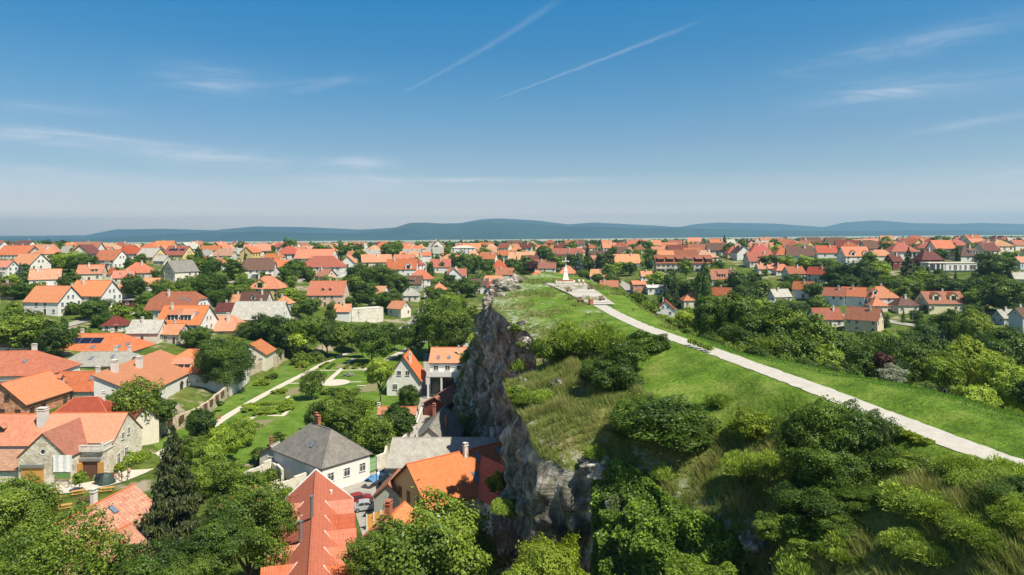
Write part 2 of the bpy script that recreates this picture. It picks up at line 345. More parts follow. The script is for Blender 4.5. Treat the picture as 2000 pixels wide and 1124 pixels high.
# ================================================================ camera, light, sky
cam_d = bpy.data.cameras.new('camera'); cam = bpy.data.objects.new('camera', cam_d); COL.objects.link(cam)
cam_d.sensor_width = 36; cam_d.lens = 36*F/2000; cam_d.shift_y = -(562-HZ)/2000; cam_d.clip_start = .5; cam_d.clip_end = 60000
cam.matrix_world = Matrix.Translation((0, 0, CZ)) @ Matrix.Rotation(math.pi/2, 4, 'X') @ Matrix.Rotation(-ROLL, 4, 'Z')
scene.camera = cam
SUN_EL = math.radians(57); SAZ = Vector((.76, -.65, 0)).normalized()      # towards the sun: right and behind the camera
sun_dir = Vector((SAZ.x*math.cos(SUN_EL), SAZ.y*math.cos(SUN_EL), math.sin(SUN_EL)))
sd = bpy.data.lights.new('sun', 'SUN'); sd.energy = 5.0; sd.angle = math.radians(.5); sd.color = (1, .92, .77)
so = bpy.data.objects.new('sun', sd); COL.objects.link(so); so.rotation_euler = (-sun_dir).to_track_quat('-Z', 'Y').to_euler()
so.location = (60, -60, 120)
scene.view_settings.view_transform = 'Standard'; scene.view_settings.look = 'None'; scene.view_settings.gamma = 1; scene.view_settings.exposure = .56
world = bpy.data.worlds.new('World'); scene.world = world; world.use_nodes = True
n = world.node_tree; n.nodes.clear(); wout = n.nodes.new('ShaderNodeOutputWorld'); bg = n.nodes.new('ShaderNodeBackground')
n.links.new(bg.outputs[0], wout.inputs[0]); bg.inputs[1].default_value = .066
world.cycles.sampling_method = 'MANUAL'; world.cycles.sample_map_resolution = 256
cy = scene.cycles; cy.max_bounces = 4; cy.diffuse_bounces = 2; cy.glossy_bounces = 2; cy.transmission_bounces = 2; cy.volume_bounces = 0; cy.transparent_max_bounces = 4; cy.caustics_reflective = False; cy.caustics_refractive = False
sky = n.nodes.new('ShaderNodeTexSky'); sky.sky_type = 'NISHITA'; sky.sun_disc = False; sky.sun_elevation = SUN_EL
sky.sun_rotation = math.atan2(SAZ.x, SAZ.y); sky.altitude = 300; sky.air_density = 1.0; sky.dust_density = .6; sky.ozone_density = 2.5
def vm(op, a, b=None, c=None):
    o = nd(n, 'Math', operation=op)
    for i, v in enumerate((a, b, c)):
        if v is None: continue
        if isinstance(v, bpy.types.NodeSocket): n.links.new(v, o.inputs[i])
        else: o.inputs[i].default_value = v
    return o.outputs[0]
tcw = nd(n, 'TexCoord'); sx = nd(n, 'SeparateXYZ'); n.links.new(tcw.outputs['Generated'], sx.inputs[0])
AZ = vm('ARCTAN2', sx.outputs[0], sx.outputs[1]); EL = vm('ARCSINE', sx.outputs[2])
def azel(px, py):
    x, z = ray(px, py); return math.atan2(x, 1), math.atan2(z, math.hypot(x, 1))
hs = nd(n, 'HueSaturation'); n.links.new(sky.outputs[0], hs.inputs['Color']); hs.inputs['Saturation'].default_value = 1.0
# deep blue overhead, pale towards the horizon as in dusty summer air
tint = ramp(n, [(0.0, (2.808, 2.279, 2.118)), (0.024, (3.129, 2.407, 2.183)), (0.0465, (1.983, 1.557, 1.513)), (0.0913, (1.115, 1.142, 1.142)), (0.1357, (0.86, 1.025, 1.095)), (0.1941, (0.529, 0.986, 1.134)), (0.2652, (0.25, 0.911, 1.19)), (0.3303, (0.087, 0.94, 1.297)), (0.75, (0.5, 0.66, 0.85))], EL)
skyc = mixc(n, 1.0, hs.outputs[0], tint.outputs[0], 'MULTIPLY')
cmb = nd(n, 'CombineXYZ'); n.links.new(AZ, cmb.inputs[0]); n.links.new(EL, cmb.inputs[1])
wisp = noise_n(n, mapping(n, cmb.outputs[0], (9, 60, 1), (0, 0, .06)), 1.0, 9, .62, 1.2)
wispr = nd(n, 'MapRange'); n.links.new(wisp.outputs[0], wispr.inputs[0]); wispr.inputs[1].default_value = .40; wispr.inputs[2].default_value = .75
fine = noise_n(n, mapping(n, cmb.outputs[0], (40, 120, 1), (0, 0, .3)), 1.0, 6, .7)
mask = None
def add(a, b): return b if a is None else vm('ADD', a, b)
for px, py, w, h, s, tilt in [(420,155,90,28,.40,0),(80,268,190,16,.5,-.03),(210,270,120,5,.5,-.05),(420,312,130,18,.7,-.03),(700,320,60,12,.7,0),(700,356,95,15,1.1,0),(950,353,220,5,.9,0),(1800,172,230,26,.26,.0),(1700,184,120,16,.2,.12),(1750,95,200,22,.28,.12),(1900,240,110,8,.35,.1),(1980,338,60,6,.3,.1),(230,352,120,7,.6,-.02),(380,367,60,6,.7,0),(90,334,90,8,.55,-.04),(640,160,80,8,.18,.1),(100,212,120,14,.16,0),(1000,382,260,7,.22,0),(330,376,300,14,.14,0),(700,410,70,7,.18,0)]:
    a0, e0 = azel(px, py); a1, _ = azel(px+w, py); _, e1 = azel(px, py-h); wa = abs(a1-a0); we = abs(e1-e0)
    da = vm('SUBTRACT', AZ, a0); de = vm('SUBTRACT', EL, e0)
    if tilt: de = vm('SUBTRACT', de, vm('MULTIPLY', da, tilt))
    q = vm('ADD', vm('POWER', vm('DIVIDE', da, wa), 2), vm('POWER', vm('DIVIDE', de, we), 2))
    q = vm('MULTIPLY', vm('EXPONENT', vm('MULTIPLY', q, -1.0)), s); mask = add(mask, q)
cl = vm('MULTIPLY', mask, vm('ADD', vm('MULTIPLY', wispr.outputs[0], 1.1), .25))
for (x0, y0), (x1, y1), w0, w1, s in [((780,184),(1105,-10),1.6,7,.10),((945,203),(1370,42),.7,4,.17),((560,180),(690,148),6,8,.08)]:
    A = azel(x0, y0); B = azel(x1, y1); dx, dy = B[0]-A[0], B[1]-A[1]; L = math.hypot(dx, dy)
    pa = vm('SUBTRACT', AZ, A[0]); pe = vm('SUBTRACT', EL, A[1])
    t = vm('DIVIDE', vm('ADD', vm('MULTIPLY', pa, dx/L), vm('MULTIPLY', pe, dy/L)), L)
    d = vm('ADD', vm('MULTIPLY', pa, -dy/L), vm('MULTIPLY', pe, dx/L))
    d = vm('ADD', d, vm('MULTIPLY', vm('SUBTRACT', fine.outputs[0], .5), .006))
    d = vm('SUBTRACT', d, vm('MULTIPLY', vm('MULTIPLY', t, vm('SUBTRACT', 1, t)), .012*(-1 if y0 > 190 else 1)*-1))
    wd = vm('MULTIPLY_ADD', t, (w1-w0)/F, w0/F)
    g = vm('EXPONENT', vm('MULTIPLY', vm('POWER', vm('DIVIDE', d, wd), 2), -1.0))
    f1 = nd(n, 'MapRange', interpolation_type='SMOOTHSTEP'); n.links.new(t, f1.inputs[0]); f1.inputs[1].default_value = 0; f1.inputs[2].default_value = .08
    f2 = nd(n, 'MapRange', interpolation_type='SMOOTHSTEP'); n.links.new(t, f2.inputs[0]); f2.inputs[1].default_value = 1.08; f2.inputs[2].default_value = .75
    g = vm('MULTIPLY', vm('MULTIPLY', vm('MULTIPLY', g, f1.outputs[0]), f2.outputs[0]), s)
    g = vm('MULTIPLY', g, vm('ADD', vm('MULTIPLY', fine.outputs[0], 1.2), .35)); cl = vm('ADD', cl, g)
front = vm('GREATER_THAN', sx.outputs[1], 0.0)
cl = vm('MINIMUM', vm('MULTIPLY', cl, front), .8)
colr = mixc(n, cl, skyc, (8.6, 9.0, 9.7))
n.links.new(colr, bg.inputs[0])
# ================================================================ ground of the town and the far plain
def ground_mesh():
    us = np.concatenate([np.linspace(-1.7, -.9, 9), np.linspace(-.86, .86, 345), np.linspace(.9, 1.7, 9)])
    ys = np.concatenate([np.linspace(-60, 50, 12), np.linspace(54, 420, 240), np.exp(np.linspace(math.log(424), math.log(16000), 110))])
    U, Y = np.meshgrid(us, ys); X = U*np.maximum(Y, 60)
    Z = terrain(X, Y)
    for (x, y, z, r) in FLATS:          # level ground under the big near things
        d = np.hypot(X-x, Y-y); w = np.clip(1-d/r, 0, 1); Z = Z*(1-w)+z*w
    nu = len(us); V = np.stack([X, Y, Z], -1).reshape(-1, 3)
    idx = np.arange(len(V)).reshape(len(ys), nu)
    Fc = np.stack([idx[:-1, :-1], idx[:-1, 1:], idx[1:, 1:], idx[1:, :-1]], -1).reshape(-1, 4)
    return V, Fc
FLATS = []
m, n, b, out = newmat('town_ground'); geo = nd(n, 'NewGeometry'); pos = geo.outputs['Position']
t1 = noise_n(n, pos, .05, 6, .6); t2 = noise_n(n, pos, .6, 5, .65)
g1 = ramp(n, [(.3, (.05,.085,.012)), (.55, (.10,.145,.024)), (.75, (.19,.18,.06))], t1.outputs[0])
g2 = ramp(n, [(.35, (.6,.6,.6)), (.65, (1.15,1.15,1.1))], t2.outputs[0])
near_c = mixc(n, 1.0, g1.outputs[0], g2.outputs[0], 'MULTIPLY')
dirt = noise_n(n, pos, .11, 5, .6); dr = ramp(n, [(.56, (0,0,0)), (.64, (1,1,1))], dirt.outputs[0])
near_c = mixc(n, dr.outputs[0], near_c, (.30,.25,.18))
# far plain: pale dry meadow crossed by long dark belts of wood
t3 = noise_n(n, mapping(n, pos, (.00035, .0016, .001)), 1, 8, .62); far = ramp(n, [(.40, (.030,.055,.022)), (.47, (.06,.09,.035)), (.53, (.36,.36,.22)), (.7, (.48,.45,.30))], t3.outputs[0])
sy = nd(n, 'SeparateXYZ'); n.links.new(pos, sy.inputs[0])
mr = nd(n, 'MapRange'); n.links.new(sy.outputs[1], mr.inputs[0]); mr.inputs[1].default_value = 1300; mr.inputs[2].default_value = 2200
mid = nd(n, 'MapRange'); n.links.new(sy.outputs[1], mid.inputs[0]); mid.inputs[1].default_value = 4200; mid.inputs[2].default_value = 5600
farc = mixc(n, mid.outputs[0], (.03,.055,.022), far.outputs[0])
fl = nd(n, 'MapRange'); n.links.new(sy.outputs[1], fl.inputs[0]); fl.inputs[1].default_value = 5600; fl.inputs[2].default_value = 6800
t4 = noise_n(n, mapping(n, pos, (.0006, .0014, .001)), 1, 8, .66); pale = ramp(n, [(.30, (.10,.13,.05)), (.42, (.42,.41,.24)), (.7, (.55,.52,.33))], t4.outputs[0])
farc = mixc(n, fl.outputs[0], farc, pale.outputs[0])
n.links.new(mixc(n, mr.outputs[0], near_c, farc), b.inputs['Base Color']); b.inputs['Roughness'].default_value = .95; b.inputs['Specular IOR Level'].default_value = .1
bump(n, b, t2.outputs[0], .6, .3)
M['town_ground'] = m
# ================================================================ far hills
def ridge_obj(name, prof, y0, y1, base, seed, crest, mat):
    px = np.array([p[0] for p in prof], float); py = np.array([p[1] for p in prof], float)
    us = np.linspace(-1.15, 1.15, 520); ys = np.linspace(y0, y1, 46); U, Y = np.meshgrid(us, ys)
    X = U*Y; yc = y0+(y1-y0)*crest
    pxs = 1000+U*F; top = np.interp(pxs, px, py)
    ztop = CZ+((HZ-top)/F)*yc+ROLL*(-1)*(U)*yc
    ztop = CZ+(((HZ-top)/F)*CR-((pxs-1000)/F)*SR)*yc
    t = (Y-y0)/(y1-y0); sh = np.where(t < crest, np.sin(np.clip(t/crest, 0, 1)*math.pi/2)**.85, np.cos(np.clip((t-crest)/(1-crest), 0, 1)*math.pi/2))
    N = np.array([noise.fractal(Vector((x*.0009+seed, y*.0009, seed)), 1.0, 2.1, 5) for x, y in zip(X.ravel(), Y.ravel())]).reshape(X.shape)
    N2 = np.array([noise.ridged_multi_fractal(Vector((x*.0004+seed, y*.0003, seed)), 1.0, 2.1, 4, 1.0, 2.0) for x, y in zip(X.ravel(), Y.ravel())]).reshape(X.shape)
    side = np.clip(np.abs(t-crest)*5, 0, 1)
    Z = base+(ztop-base)*sh+(N*16+(N2-1.2)*22)*side*np.clip(sh*3, 0, 1)+N*4
    V = np.stack([X, Y, Z], -1).reshape(-1, 3); idx = np.arange(len(V)).reshape(X.shape)
    Fc = np.stack([idx[:-1, :-1], idx[:-1, 1:], idx[1:, 1:], idx[1:, :-1]], -1).reshape(-1, 4)
    me = np_mesh(name, V, Fc, [mat], True); return structure(link(name, me))
m, n, b, out = newmat('forest_hills'); geo = nd(n, 'NewGeometry'); pos = geo.outputs['Position']
t1 = noise_n(n, mapping(n, pos, (.001, .001, .002)), 1, 8, .65); t2 = noise_n(n, pos, .012, 4, .7)
r = ramp(n, [(.35, (.014,.040,.022)), (.52, (.026,.062,.030)), (.68, (.055,.10,.04)), (.78, (.22,.24,.15))], t1.outputs[0])
r2 = ramp(n, [(.35, (.55,.55,.55)), (.65, (1.2,1.2,1.2))], t2.outputs[0])
n.links.new(mixc(n, 1.0, r.outputs[0], r2.outputs[0], 'MULTIPLY'), b.inputs['Base Color']); b.inputs['Roughness'].default_value = 1; b.inputs['Specular IOR Level'].default_value = 0
bump(n, b, t2.outputs[0], 1, 25)
M['forest_hills'] = m
BACK = [(-600,466),(0,461),(168,461),(200,454),(230,449),(330,448),(420,450),(500,443),(590,444),(700,449),(770,445),(830,438),(900,436),(940,429),(975,427),(1050,431),(1110,439),(1160,435),(1240,439),(1325,444),(1360,438),(1400,435),(1500,437),(1610,444),(1650,435),(1710,431),(1780,436),(1860,438),(1920,436),(2000,438),(2600,440)]
FRONT = [(-600,470),(0,466),(150,468),(260,462),(330,458),(420,455),(500,452),(590,455),(690,457),(760,449),(800,436),(830,435),(890,439),(930,433),(970,431),(1040,437),(1110,443),(1180,444),(1250,447),(1330,446),(1400,448),(1500,450),(1620,452),(1750,451),(2000,452),(2600,455)]
ridge_obj('far_hills', BACK, 12200, 16500, -10, 3.1, .5, M['forest_hills'])
ridge_obj('hills', FRONT, 8600, 12000, -5, 8.7, .45, M['forest_hills'])
# ================================================================ the rocky hill
def hill_materials():
    m, n, b, out = newmat('hill_grass'); geo = nd(n, 'NewGeometry'); pos = geo.outputs['Position']
    a = nd(n, 'Attribute', attribute_name='rough'); rk = nd(n, 'Attribute', attribute_name='rocky')
    f = noise_n(n, pos, 3.0, 6, .7); c = noise_n(n, pos, .35, 6, .6); mm = noise_n(n, pos, .12, 5, .6)
    lawn = ramp(n, [(.32, (.070,.135,.013)), (.5, (.12,.215,.022)), (.68, (.20,.27,.05))], c.outputs[0])
    lf = ramp(n, [(.3, (.5,.52,.5)), (.7, (1.4,1.35,1.3))], f.outputs[0]); lawn = mixc(n, 1.0, lawn.outputs[0], lf.outputs[0], 'MULTIPLY')
    dry = ramp(n, [(.32, (.065,.12,.018)), (.5, (.14,.18,.04)), (.62, (.25,.22,.085)), (.78, (.34,.27,.13))], mixc(n, .45, mm.outputs[0], c.outputs[0]))
    dry = mixc(n, 1.0, dry.outputs[0], lf.outputs[0], 'MULTIPLY')
    col = mixc(n, a.outputs['Fac'], lawn, dry)
    rn = noise_n(n, pos, 1.2, 7, .7); rc = ramp(n, [(.35, (.16,.14,.11)), (.6, (.5,.47,.41))], rn.outputs[0])
    rm = nd(n, 'Math', operation='MULTIPLY'); n.links.new(rk.outputs['Fac'], rm.inputs[0]); rr = ramp(n, [(.5, (0,0,0)), (.56, (1,1,1))], rn.outputs[0]); n.links.new(rr.outputs[0], rm.inputs[1])
    col = mixc(n, rm.outputs[0], col, rc.outputs[0])
    n.links.new(col, b.inputs['Base Color']); b.inputs['Roughness'].default_value = .9; b.inputs['Specular IOR Level'].default_value = .15
    bump(n, b, f.outputs[0], .9, .25); return m
M['hill_grass'] = hill_materials()
ROUGH_PX = [(960,590),(1010,655),(1090,625),(1180,650),(1250,690),(1235,730),(1270,790),(1400,860),(1520,815),(1640,830),(1760,880),(1900,920),(1960,960),(2100,1080),(2100,1400),(800,1400),(950,900),(900,700)]
SH = None
def rough_mask(X, Y, Z):
    a = X/Y; bb = (Z-CZ)/Y; px = 1000+F*(a*CR-bb*SR); py = HZ-F*(bb*CR+a*SR)
    jit = 14*np.sin(X*.9+Y*.31)+9*np.sin(X*.37-Y*.83)
    return inside(px+jit, py+jit*.4, ROUGH_PX).astype(float)
hx = np.arange(-18, 112, .5); hy = np.arange(3, 216, .5); HX, HY = np.meshgrid(hx, hy)
HZg, HIN, HDR, HDC = hill_surface(HX, HY)
HN = np.array([noise.fractal(Vector((x*.35, y*.35, 2)), 1.0, 2.2, 4) for x, y in zip(HX.ravel(), HY.ravel())]).reshape(HX.shape)
HR = rough_mask(HX, np.maximum(HY, 8), np.nan_to_num(HZg, nan=20)); HR[HY < 30] = 1
tmp = np.array([noise.fractal(Vector((x*.12, y*.12, 9)), 1.0, 2.2, 3) for x, y in zip(HX.ravel(), HY.ravel())]).reshape(HX.shape)
slope = np.clip((HDR-2)/4, 0, 1)*(~HIN)
HR = np.clip(np.maximum(HR, slope)*1.0+((tmp > .25)*.5+(tmp > .1)*.25)*(HX < 22)*(HY > 80)+np.clip(tmp-.05, 0, .5)*.7, 0, 1)
far_rocky = np.clip(1-(HDC/7), 0, 1)*(HY > 100)+np.clip(1-HDC/2.0, 0, 1)*.8+((tmp < -.28)*(HDC < 14)*(HY > 85))*.9
# path strip centre line on the hill
PATHC = [(2400,1075,-13),(2150,973,-13),(2000,917,-13),(1850,861,-12.95),(1750,822,-12.9),(1655,785,-12.8),(1550,744,-12.6),(1452,709,-12.45),(1397,688,-12.4),(1342,670,-12.3),(1293,653,-12.2),(1258,640,-12.1),(1205,616,-11.95),(1172,597,-11.75)]
PATHs = chaikin([at(a, b, c+CZ)+(c+CZ,) for a, b, c in PATHC], 2)
_pR = np.array(PATHs)
def path_z(X, Y):
    return np.interp(Y, _pR[::1, 1], _pR[::1, 2])
HDP, _, _ = poly_dist(HX, HY, PATHs)
HR *= np.clip((HDP-2.2)/2.5, 0, 1)
_, PBX, PBY = poly_dist(HX, HY, PATHs); PZC = path_z(PBX, PBY); pw_ = np.clip(1-(HDP-1.7)/2.0, 0, 1)*HIN*(HY < 116)
HZs = HZg*(1-pw_)+PZC*pw_+HN*(.06+.22*HR)*np.clip((HDP-3)/2, 0, 1)
def build_hill():
    gz = terrain(HX, HY); Zr = np.nan_to_num(HZs, nan=-99)
    ok = ~np.isnan(HZs) & (Zr > gz-1.5)
    # let the rim follow the cliff edge: keep one row beyond it
    X = HX.copy(); Y = HY.copy(); V = np.stack([X, Y, Zr], -1)
    bad = np.isnan(HZs); keep = bad & (HDC < .75)
    if keep.any():
        ax, ay = X[keep], Y[keep]; d, bx, by = poly_dist(ax, ay, CTs); z = hill_z(bx, by)
        V[keep] = np.stack([bx, by, z], -1)
    ok |= keep
    idx = np.arange(X.size).reshape(X.shape)
    q = ok[:-1, :-1] & ok[:-1, 1:] & ok[1:, 1:] & ok[1:, :-1]
    Fc = np.stack([idx[:-1, :-1], idx[:-1, 1:], idx[1:, 1:], idx[1:, :-1]], -1)[q]
    used = np.unique(Fc); remap = np.full(X.size, -1); remap[used] = np.arange(len(used))
    me = np_mesh('hill', V.reshape(-1, 3)[used], remap[Fc], [M['hill_grass']], True,
                 attrs={'rough': ('POINT', HR.ravel()[used]), 'rocky': ('POINT', np.clip(far_rocky, 0, 1).ravel()[used])})
    structure(link('hill', me))
build_hill()
# ---------------------------------------------------------------- cliff
m, n, b, out = newmat('limestone'); geo = nd(n, 'NewGeometry'); pos = geo.outputs['Position']
l = noise_n(n, mapping(n, pos, (.5, .5, .22)), 1, 9, .68, .6); st = noise_n(n, mapping(n, pos, (.5, .5, 2.6), (.1, .22, 0)), 1, 6, .65, .5)
r = ramp(n, [(.34, (.035,.031,.027)), (.43, (.10,.09,.075)), (.52, (.28,.255,.215)), (.63, (.64,.61,.54))], mixc(n, .18, l.outputs[0], st.outputs[0]))
cav = nd(n, 'Attribute', attribute_name='moss'); ms = noise_n(n, pos, .8, 6, .7); mr_ = ramp(n, [(.48, (0,0,0)), (.58, (1,1,1))], ms.outputs[0])
pk = noise_n(n, pos, .16, 3); pr = ramp(n, [(.45, (1,1,1)), (.65, (.93,.84,.82))], pk.outputs[0])
col = mixc(n, 1.0, r.outputs[0], pr.outputs[0], 'MULTIPLY')
mm_ = nd(n, 'Math', operation='MULTIPLY', use_clamp=True); n.links.new(cav.outputs['Fac'], mm_.inputs[0]); n.links.new(mr_.outputs[0], mm_.inputs[1])
col = mixc(n, mm_.outputs[0], col, (.07,.10,.025))
n.links.new(col, b.inputs['Base Color']); b.inputs['Roughness'].default_value = .95; b.inputs['Specular IOR Level'].default_value = .2
bp = mixc(n, .5, l.outputs[0], st.outputs[0]); bump(n, b, bp, 1.0, .7)
M['limestone'] = m
def resample(poly, step):
    pts = [np.array(p, float) for p in poly]; out = [pts[0]]; acc = 0
    for a, b_ in zip(pts[:-1], pts[1:]):
        L = float(np.linalg.norm((b_-a)[:2])); k = max(1, int(round(L/step)))
        for i in range(1, k+1): out.append(a+(b_-a)*i/k)
    return np.array(out)
def build_cliff():
    R = resample(chaikin(CT[:-2], 2), .42); ns = len(R); nt = 70
    top = np.stack([R[:, 0], R[:, 1], hill_z(R[:, 0], R[:, 1])+.05], -1)
    foot = np.stack([R[:, 3], R[:, 4], terrain(R[:, 3], R[:, 4])-1.2], -1)
    for _ in range(6): foot[1:-1] = (foot[:-2]+foot[1:-1]*2+foot[2:])/4
    T = np.linspace(0, 1, nt)
    prof0 = np.where(T < .75, T*.35, .2625+(T-.75)/.25*.7375)    # horizontal share: steep face, then scree
    fw = np.clip((R[:, 1]-122)/14, 0, 1)[:, None]; prof = prof0[None]*(1-fw)+(T[None]**.8)*fw; iv = (np.clip((R[:, 0]-6.9)/1.2, 0, 1)*(R[:, 1] < 60.5))[:, None]; prof = prof*(1-iv)+T[None]*iv
    V = top[:, None, :]*(1-T)[None, :, None]+foot[:, None, :]*T[None, :, None]
    V[:, :, 0] = top[:, None, 0]+(foot-top)[:, None, 0]*prof; V[:, :, 1] = top[:, None, 1]+(foot-top)[:, None, 1]*prof
    tg = np.gradient(top[:, :2], axis=0); tg /= np.linalg.norm(tg, axis=1)[:, None]+1e-9
    nr = np.stack([tg[:, 1], -tg[:, 0]], -1)       # away from the hill when walking far -> near
    for _ in range(10): nr[1:-1] = (nr[:-2]+nr[1:-1]*2+nr[2:])/4
    sgn = np.sign(((foot-top)[:, :2]*nr).sum(1).mean()); nr *= sgn
    out = V.copy()
    for i in range(ns):
        for j in range(nt):
            p = V[i, j]; t = T[j]
            # beds dip gently, blocks stand out between joints
            q = Vector((p[0]*.16+p[1]*.16, p[1]*.1, p[2]*.10)); a = noise.fractal(q*1.6, 1.0, 2.1, 5)
            c = noise.voronoi(Vector((p[0]*.32, p[1]*.32, p[2]*.16+3)))[0]; blk = min(1.0, (c[1]-c[0])*2.6)
            bed = noise.noise(Vector((p[1]*.05, 4, p[2]*.8+p[1]*.14)))
            fr = noise.fractal(Vector((p[0]*.9, p[1]*.9, p[2]*.7)), 1.0, 2.2, 4)
            rg = noise.ridged_multi_fractal(Vector((p[0]*.5+5, p[1]*.5, p[2]*.28)), 1.0, 2.1, 4, 1.0, 2.0)-1.1
            am = min(1, t*9)*(1 if t < .8 else max(.3, (1-t)*5))
            disp = am*(a*1.5+(blk-.6)*.9+bed*(.5 if p[1] > 85 else .12)+fr*.42+rg*.5)
            out[i, j, 0] += nr[i, 0]*disp; out[i, j, 1] += nr[i, 1]*disp; out[i, j, 2] += am*fr*.25
    idx = np.arange(ns*nt).reshape(ns, nt)
    Fc = np.stack([idx[:-1, :-1], idx[:-1, 1:], idx[1:, 1:], idx[1:, :-1]], -1).reshape(-1, 4)
    moss = np.broadcast_to(np.clip(np.where(T > .7, 1, .4), 0, 1)[None], (ns, nt)).ravel().copy()
    moss += (out[:, :, 1].ravel() > 128)*.45; moss = np.where(np.repeat(iv.ravel() > .5, nt), 3, moss)
    me = np_mesh('cliff', out.reshape(-1, 3), Fc, [M['limestone']], False, attrs={'moss': ('POINT', np.clip(moss, 0, 3))})
    structure(link('cliff', me)); return out, nr, R
CLIFF, CLN, CLR = build_cliff()
# ---------------------------------------------------------------- path on the hill
m, n, b, out = newmat('pale_paving'); geo = nd(n, 'NewGeometry'); pos = geo.outputs['Position']
t = noise_n(n, pos, 1.4, 6, .7); t2 = noise_n(n, pos, 22, 3); r = ramp(n, [(.3, (.40,.37,.32)), (.7, (.52,.49,.43))], t.outputs[0]); r2 = ramp(n, [(.3, (.86,.86,.86)), (.7, (1.08,1.08,1.08))], t2.outputs[0])
n.links.new(mixc(n, 1.0, r.outputs[0], r2.outputs[0], 'MULTIPLY'), b.inputs['Base Color']); b.inputs['Roughness'].default_value = .9; bump(n, b, t2.outputs[0], .3, .02)
M['paving'] = m
def strip(name, pts, w, zf, mat, lift=.05, step=.6, th=.0, widths=None, jag=0.0, level=False):
    R = resample(pts, step); tg = np.gradient(R[:, :2], axis=0); tg /= np.linalg.norm(tg, axis=1)[:, None]+1e-9
    nr = np.stack([tg[:, 1], -tg[:, 0]], -1); k = 5; V = []
    for i, p in enumerate(R):
        ww = w if widths is None else np.interp(i/(len(R)-1), *widths)
        for j in range(k):
            o = (j/(k-1)-.5)*ww
            if j in (0, k-1) and jag: o += (noise.noise(Vector((p[0]*1.3, p[1]*1.3, j)))*jag)
            V.append((p[0]+nr[i, 0]*o, p[1]+nr[i, 1]*o, 0))
    V = np.array(V); V[:, 2] = (np.repeat(zf(R[:, 0], R[:, 1]), k) if level else zf(V[:, 0], V[:, 1]))+lift
    idx = np.arange(len(V)).reshape(len(R), k); Fc = np.stack([idx[:-1, :-1], idx[:-1, 1:], idx[1:, 1:], idx[1:, :-1]], -1).reshape(-1, 4)
    return structure(link(name, np_mesh(name, V, Fc, [mat], True)))
PLZ = [at(a, b, c) for a, b, c in [(1178,596,29.25),(1160,585,29.5),(1143,575,29.75),(1126,566,29.9),(1112,558,30),(1104,552,30.1)]]
strip('hill_plaza', PLZ, 6, lambda X, Y: hill_z(X, Y)+.12, M['paving'], .05, .5, widths=([0, .25, .6, 1], [4.2, 5.6, 7.2, 9.5]), jag=.1, level=True)
for i_, t_ in enumerate((.06, .24, .42, .6, .78)):
    R_ = resample(PLZ, .5); k_ = int(t_*(len(R_)-1)); x_, y_ = R_[k_][:2]; z_ = float(hill_z(x_, y_)[0]); w_ = np.interp(t_, [0, .25, .6, 1], [4.2, 5.6, 7.2, 9.5]); g = MB()
    g.box(-w_/2, w_/2, -.22, .22, z_-.4, z_+.30, 0, lambda q: (x_+q[0], y_+q[1], q[2])); structure(g.build('step', M['paving']))
strip('hill_path', PATHs, 2.6, path_z, M['paving'], .05, .5, widths=([0, .5, 1], [2.5, 2.4, 2.2]), jag=.22, level=True)
# ================================================================ foliage
def m_leaf(name, lo, mid, hi, trans=.28, rough=.5):
    m, n, b, out = newmat(name); a = nd(n, 'Attribute', attribute_name='tint'); oi = nd(n, 'ObjectInfo')
    ad = nd(n, 'Math', operation='MULTIPLY_ADD'); n.links.new(oi.outputs['Random'], ad.inputs[0]); ad.inputs[1].default_value = .30; n.links.new(a.outputs['Fac'], ad.inputs[2])
    sb = nd(n, 'Math', operation='SUBTRACT'); n.links.new(ad.outputs[0], sb.inputs[0]); sb.inputs[1].default_value = .15
    r = ramp(n, [(.08, lo), (.5, mid), (.95, hi)], sb.outputs[0]); n.links.new(r.outputs[0], b.inputs['Base Color'])
    b.inputs['Roughness'].default_value = rough; b.inputs['Specular IOR Level'].default_value = .35
    tr = nd(n, 'BsdfTranslucent'); tc = mixc(n, .5, r.outputs[0], (mid[0]*1.9, mid[1]*1.6, mid[2]*.4)); n.links.new(tc, tr.inputs[0])
    mx = nd(n, 'MixShader'); mx.inputs[0].default_value = trans; n.links.new(b.outputs[0], mx.inputs[1]); n.links.new(tr.outputs[0], mx.inputs[2]); n.links.new(mx.outputs[0], out.inputs[0])
    return m
LM_ = {}
LM_['dark'] = m_leaf('leaf_dark_green', (0.021,0.042,0.006), (0.064,0.127,0.014), (0.153,0.243,0.024))
LM_['mid'] = m_leaf('leaf_mid_green', (0.035,0.065,0.008), (0.109,0.187,0.018), (0.254,0.339,0.035))
LM_['light'] = m_leaf('leaf_light_green', (0.073,0.126,0.012), (0.218,0.333,0.029), (0.452,0.572,0.056))
LM_['yellow'] = m_leaf('leaf_yellow_green', (0.108,0.165,0.011), (0.220,0.309,0.020), (0.340,0.406,0.034))
LM_['olive'] = m_leaf('leaf_olive', (0.053,0.102,0.013), (0.196,0.303,0.041), (0.465,0.587,0.086))
LM_['spruce'] = m_leaf('needles_dark', (0.026,0.040,0.012), (0.047,0.069,0.016), (0.097,0.114,0.023), .12)
LM_['blue'] = m_leaf('needles_blue', (.04,.065,.055), (.07,.105,.09), (.12,.16,.13), .12)
LM_['silver'] = m_leaf('leaf_silver', (.20,.24,.16), (.32,.36,.26), (.46,.48,.38))
LM_['purple'] = m_leaf('leaf_purple', (.045,.018,.016), (.085,.030,.024), (.14,.06,.04))
LM_['ivy'] = m_leaf('leaf_ivy', (0.037,0.071,0.009), (0.114,0.203,0.019), (0.282,0.430,0.037), .25)
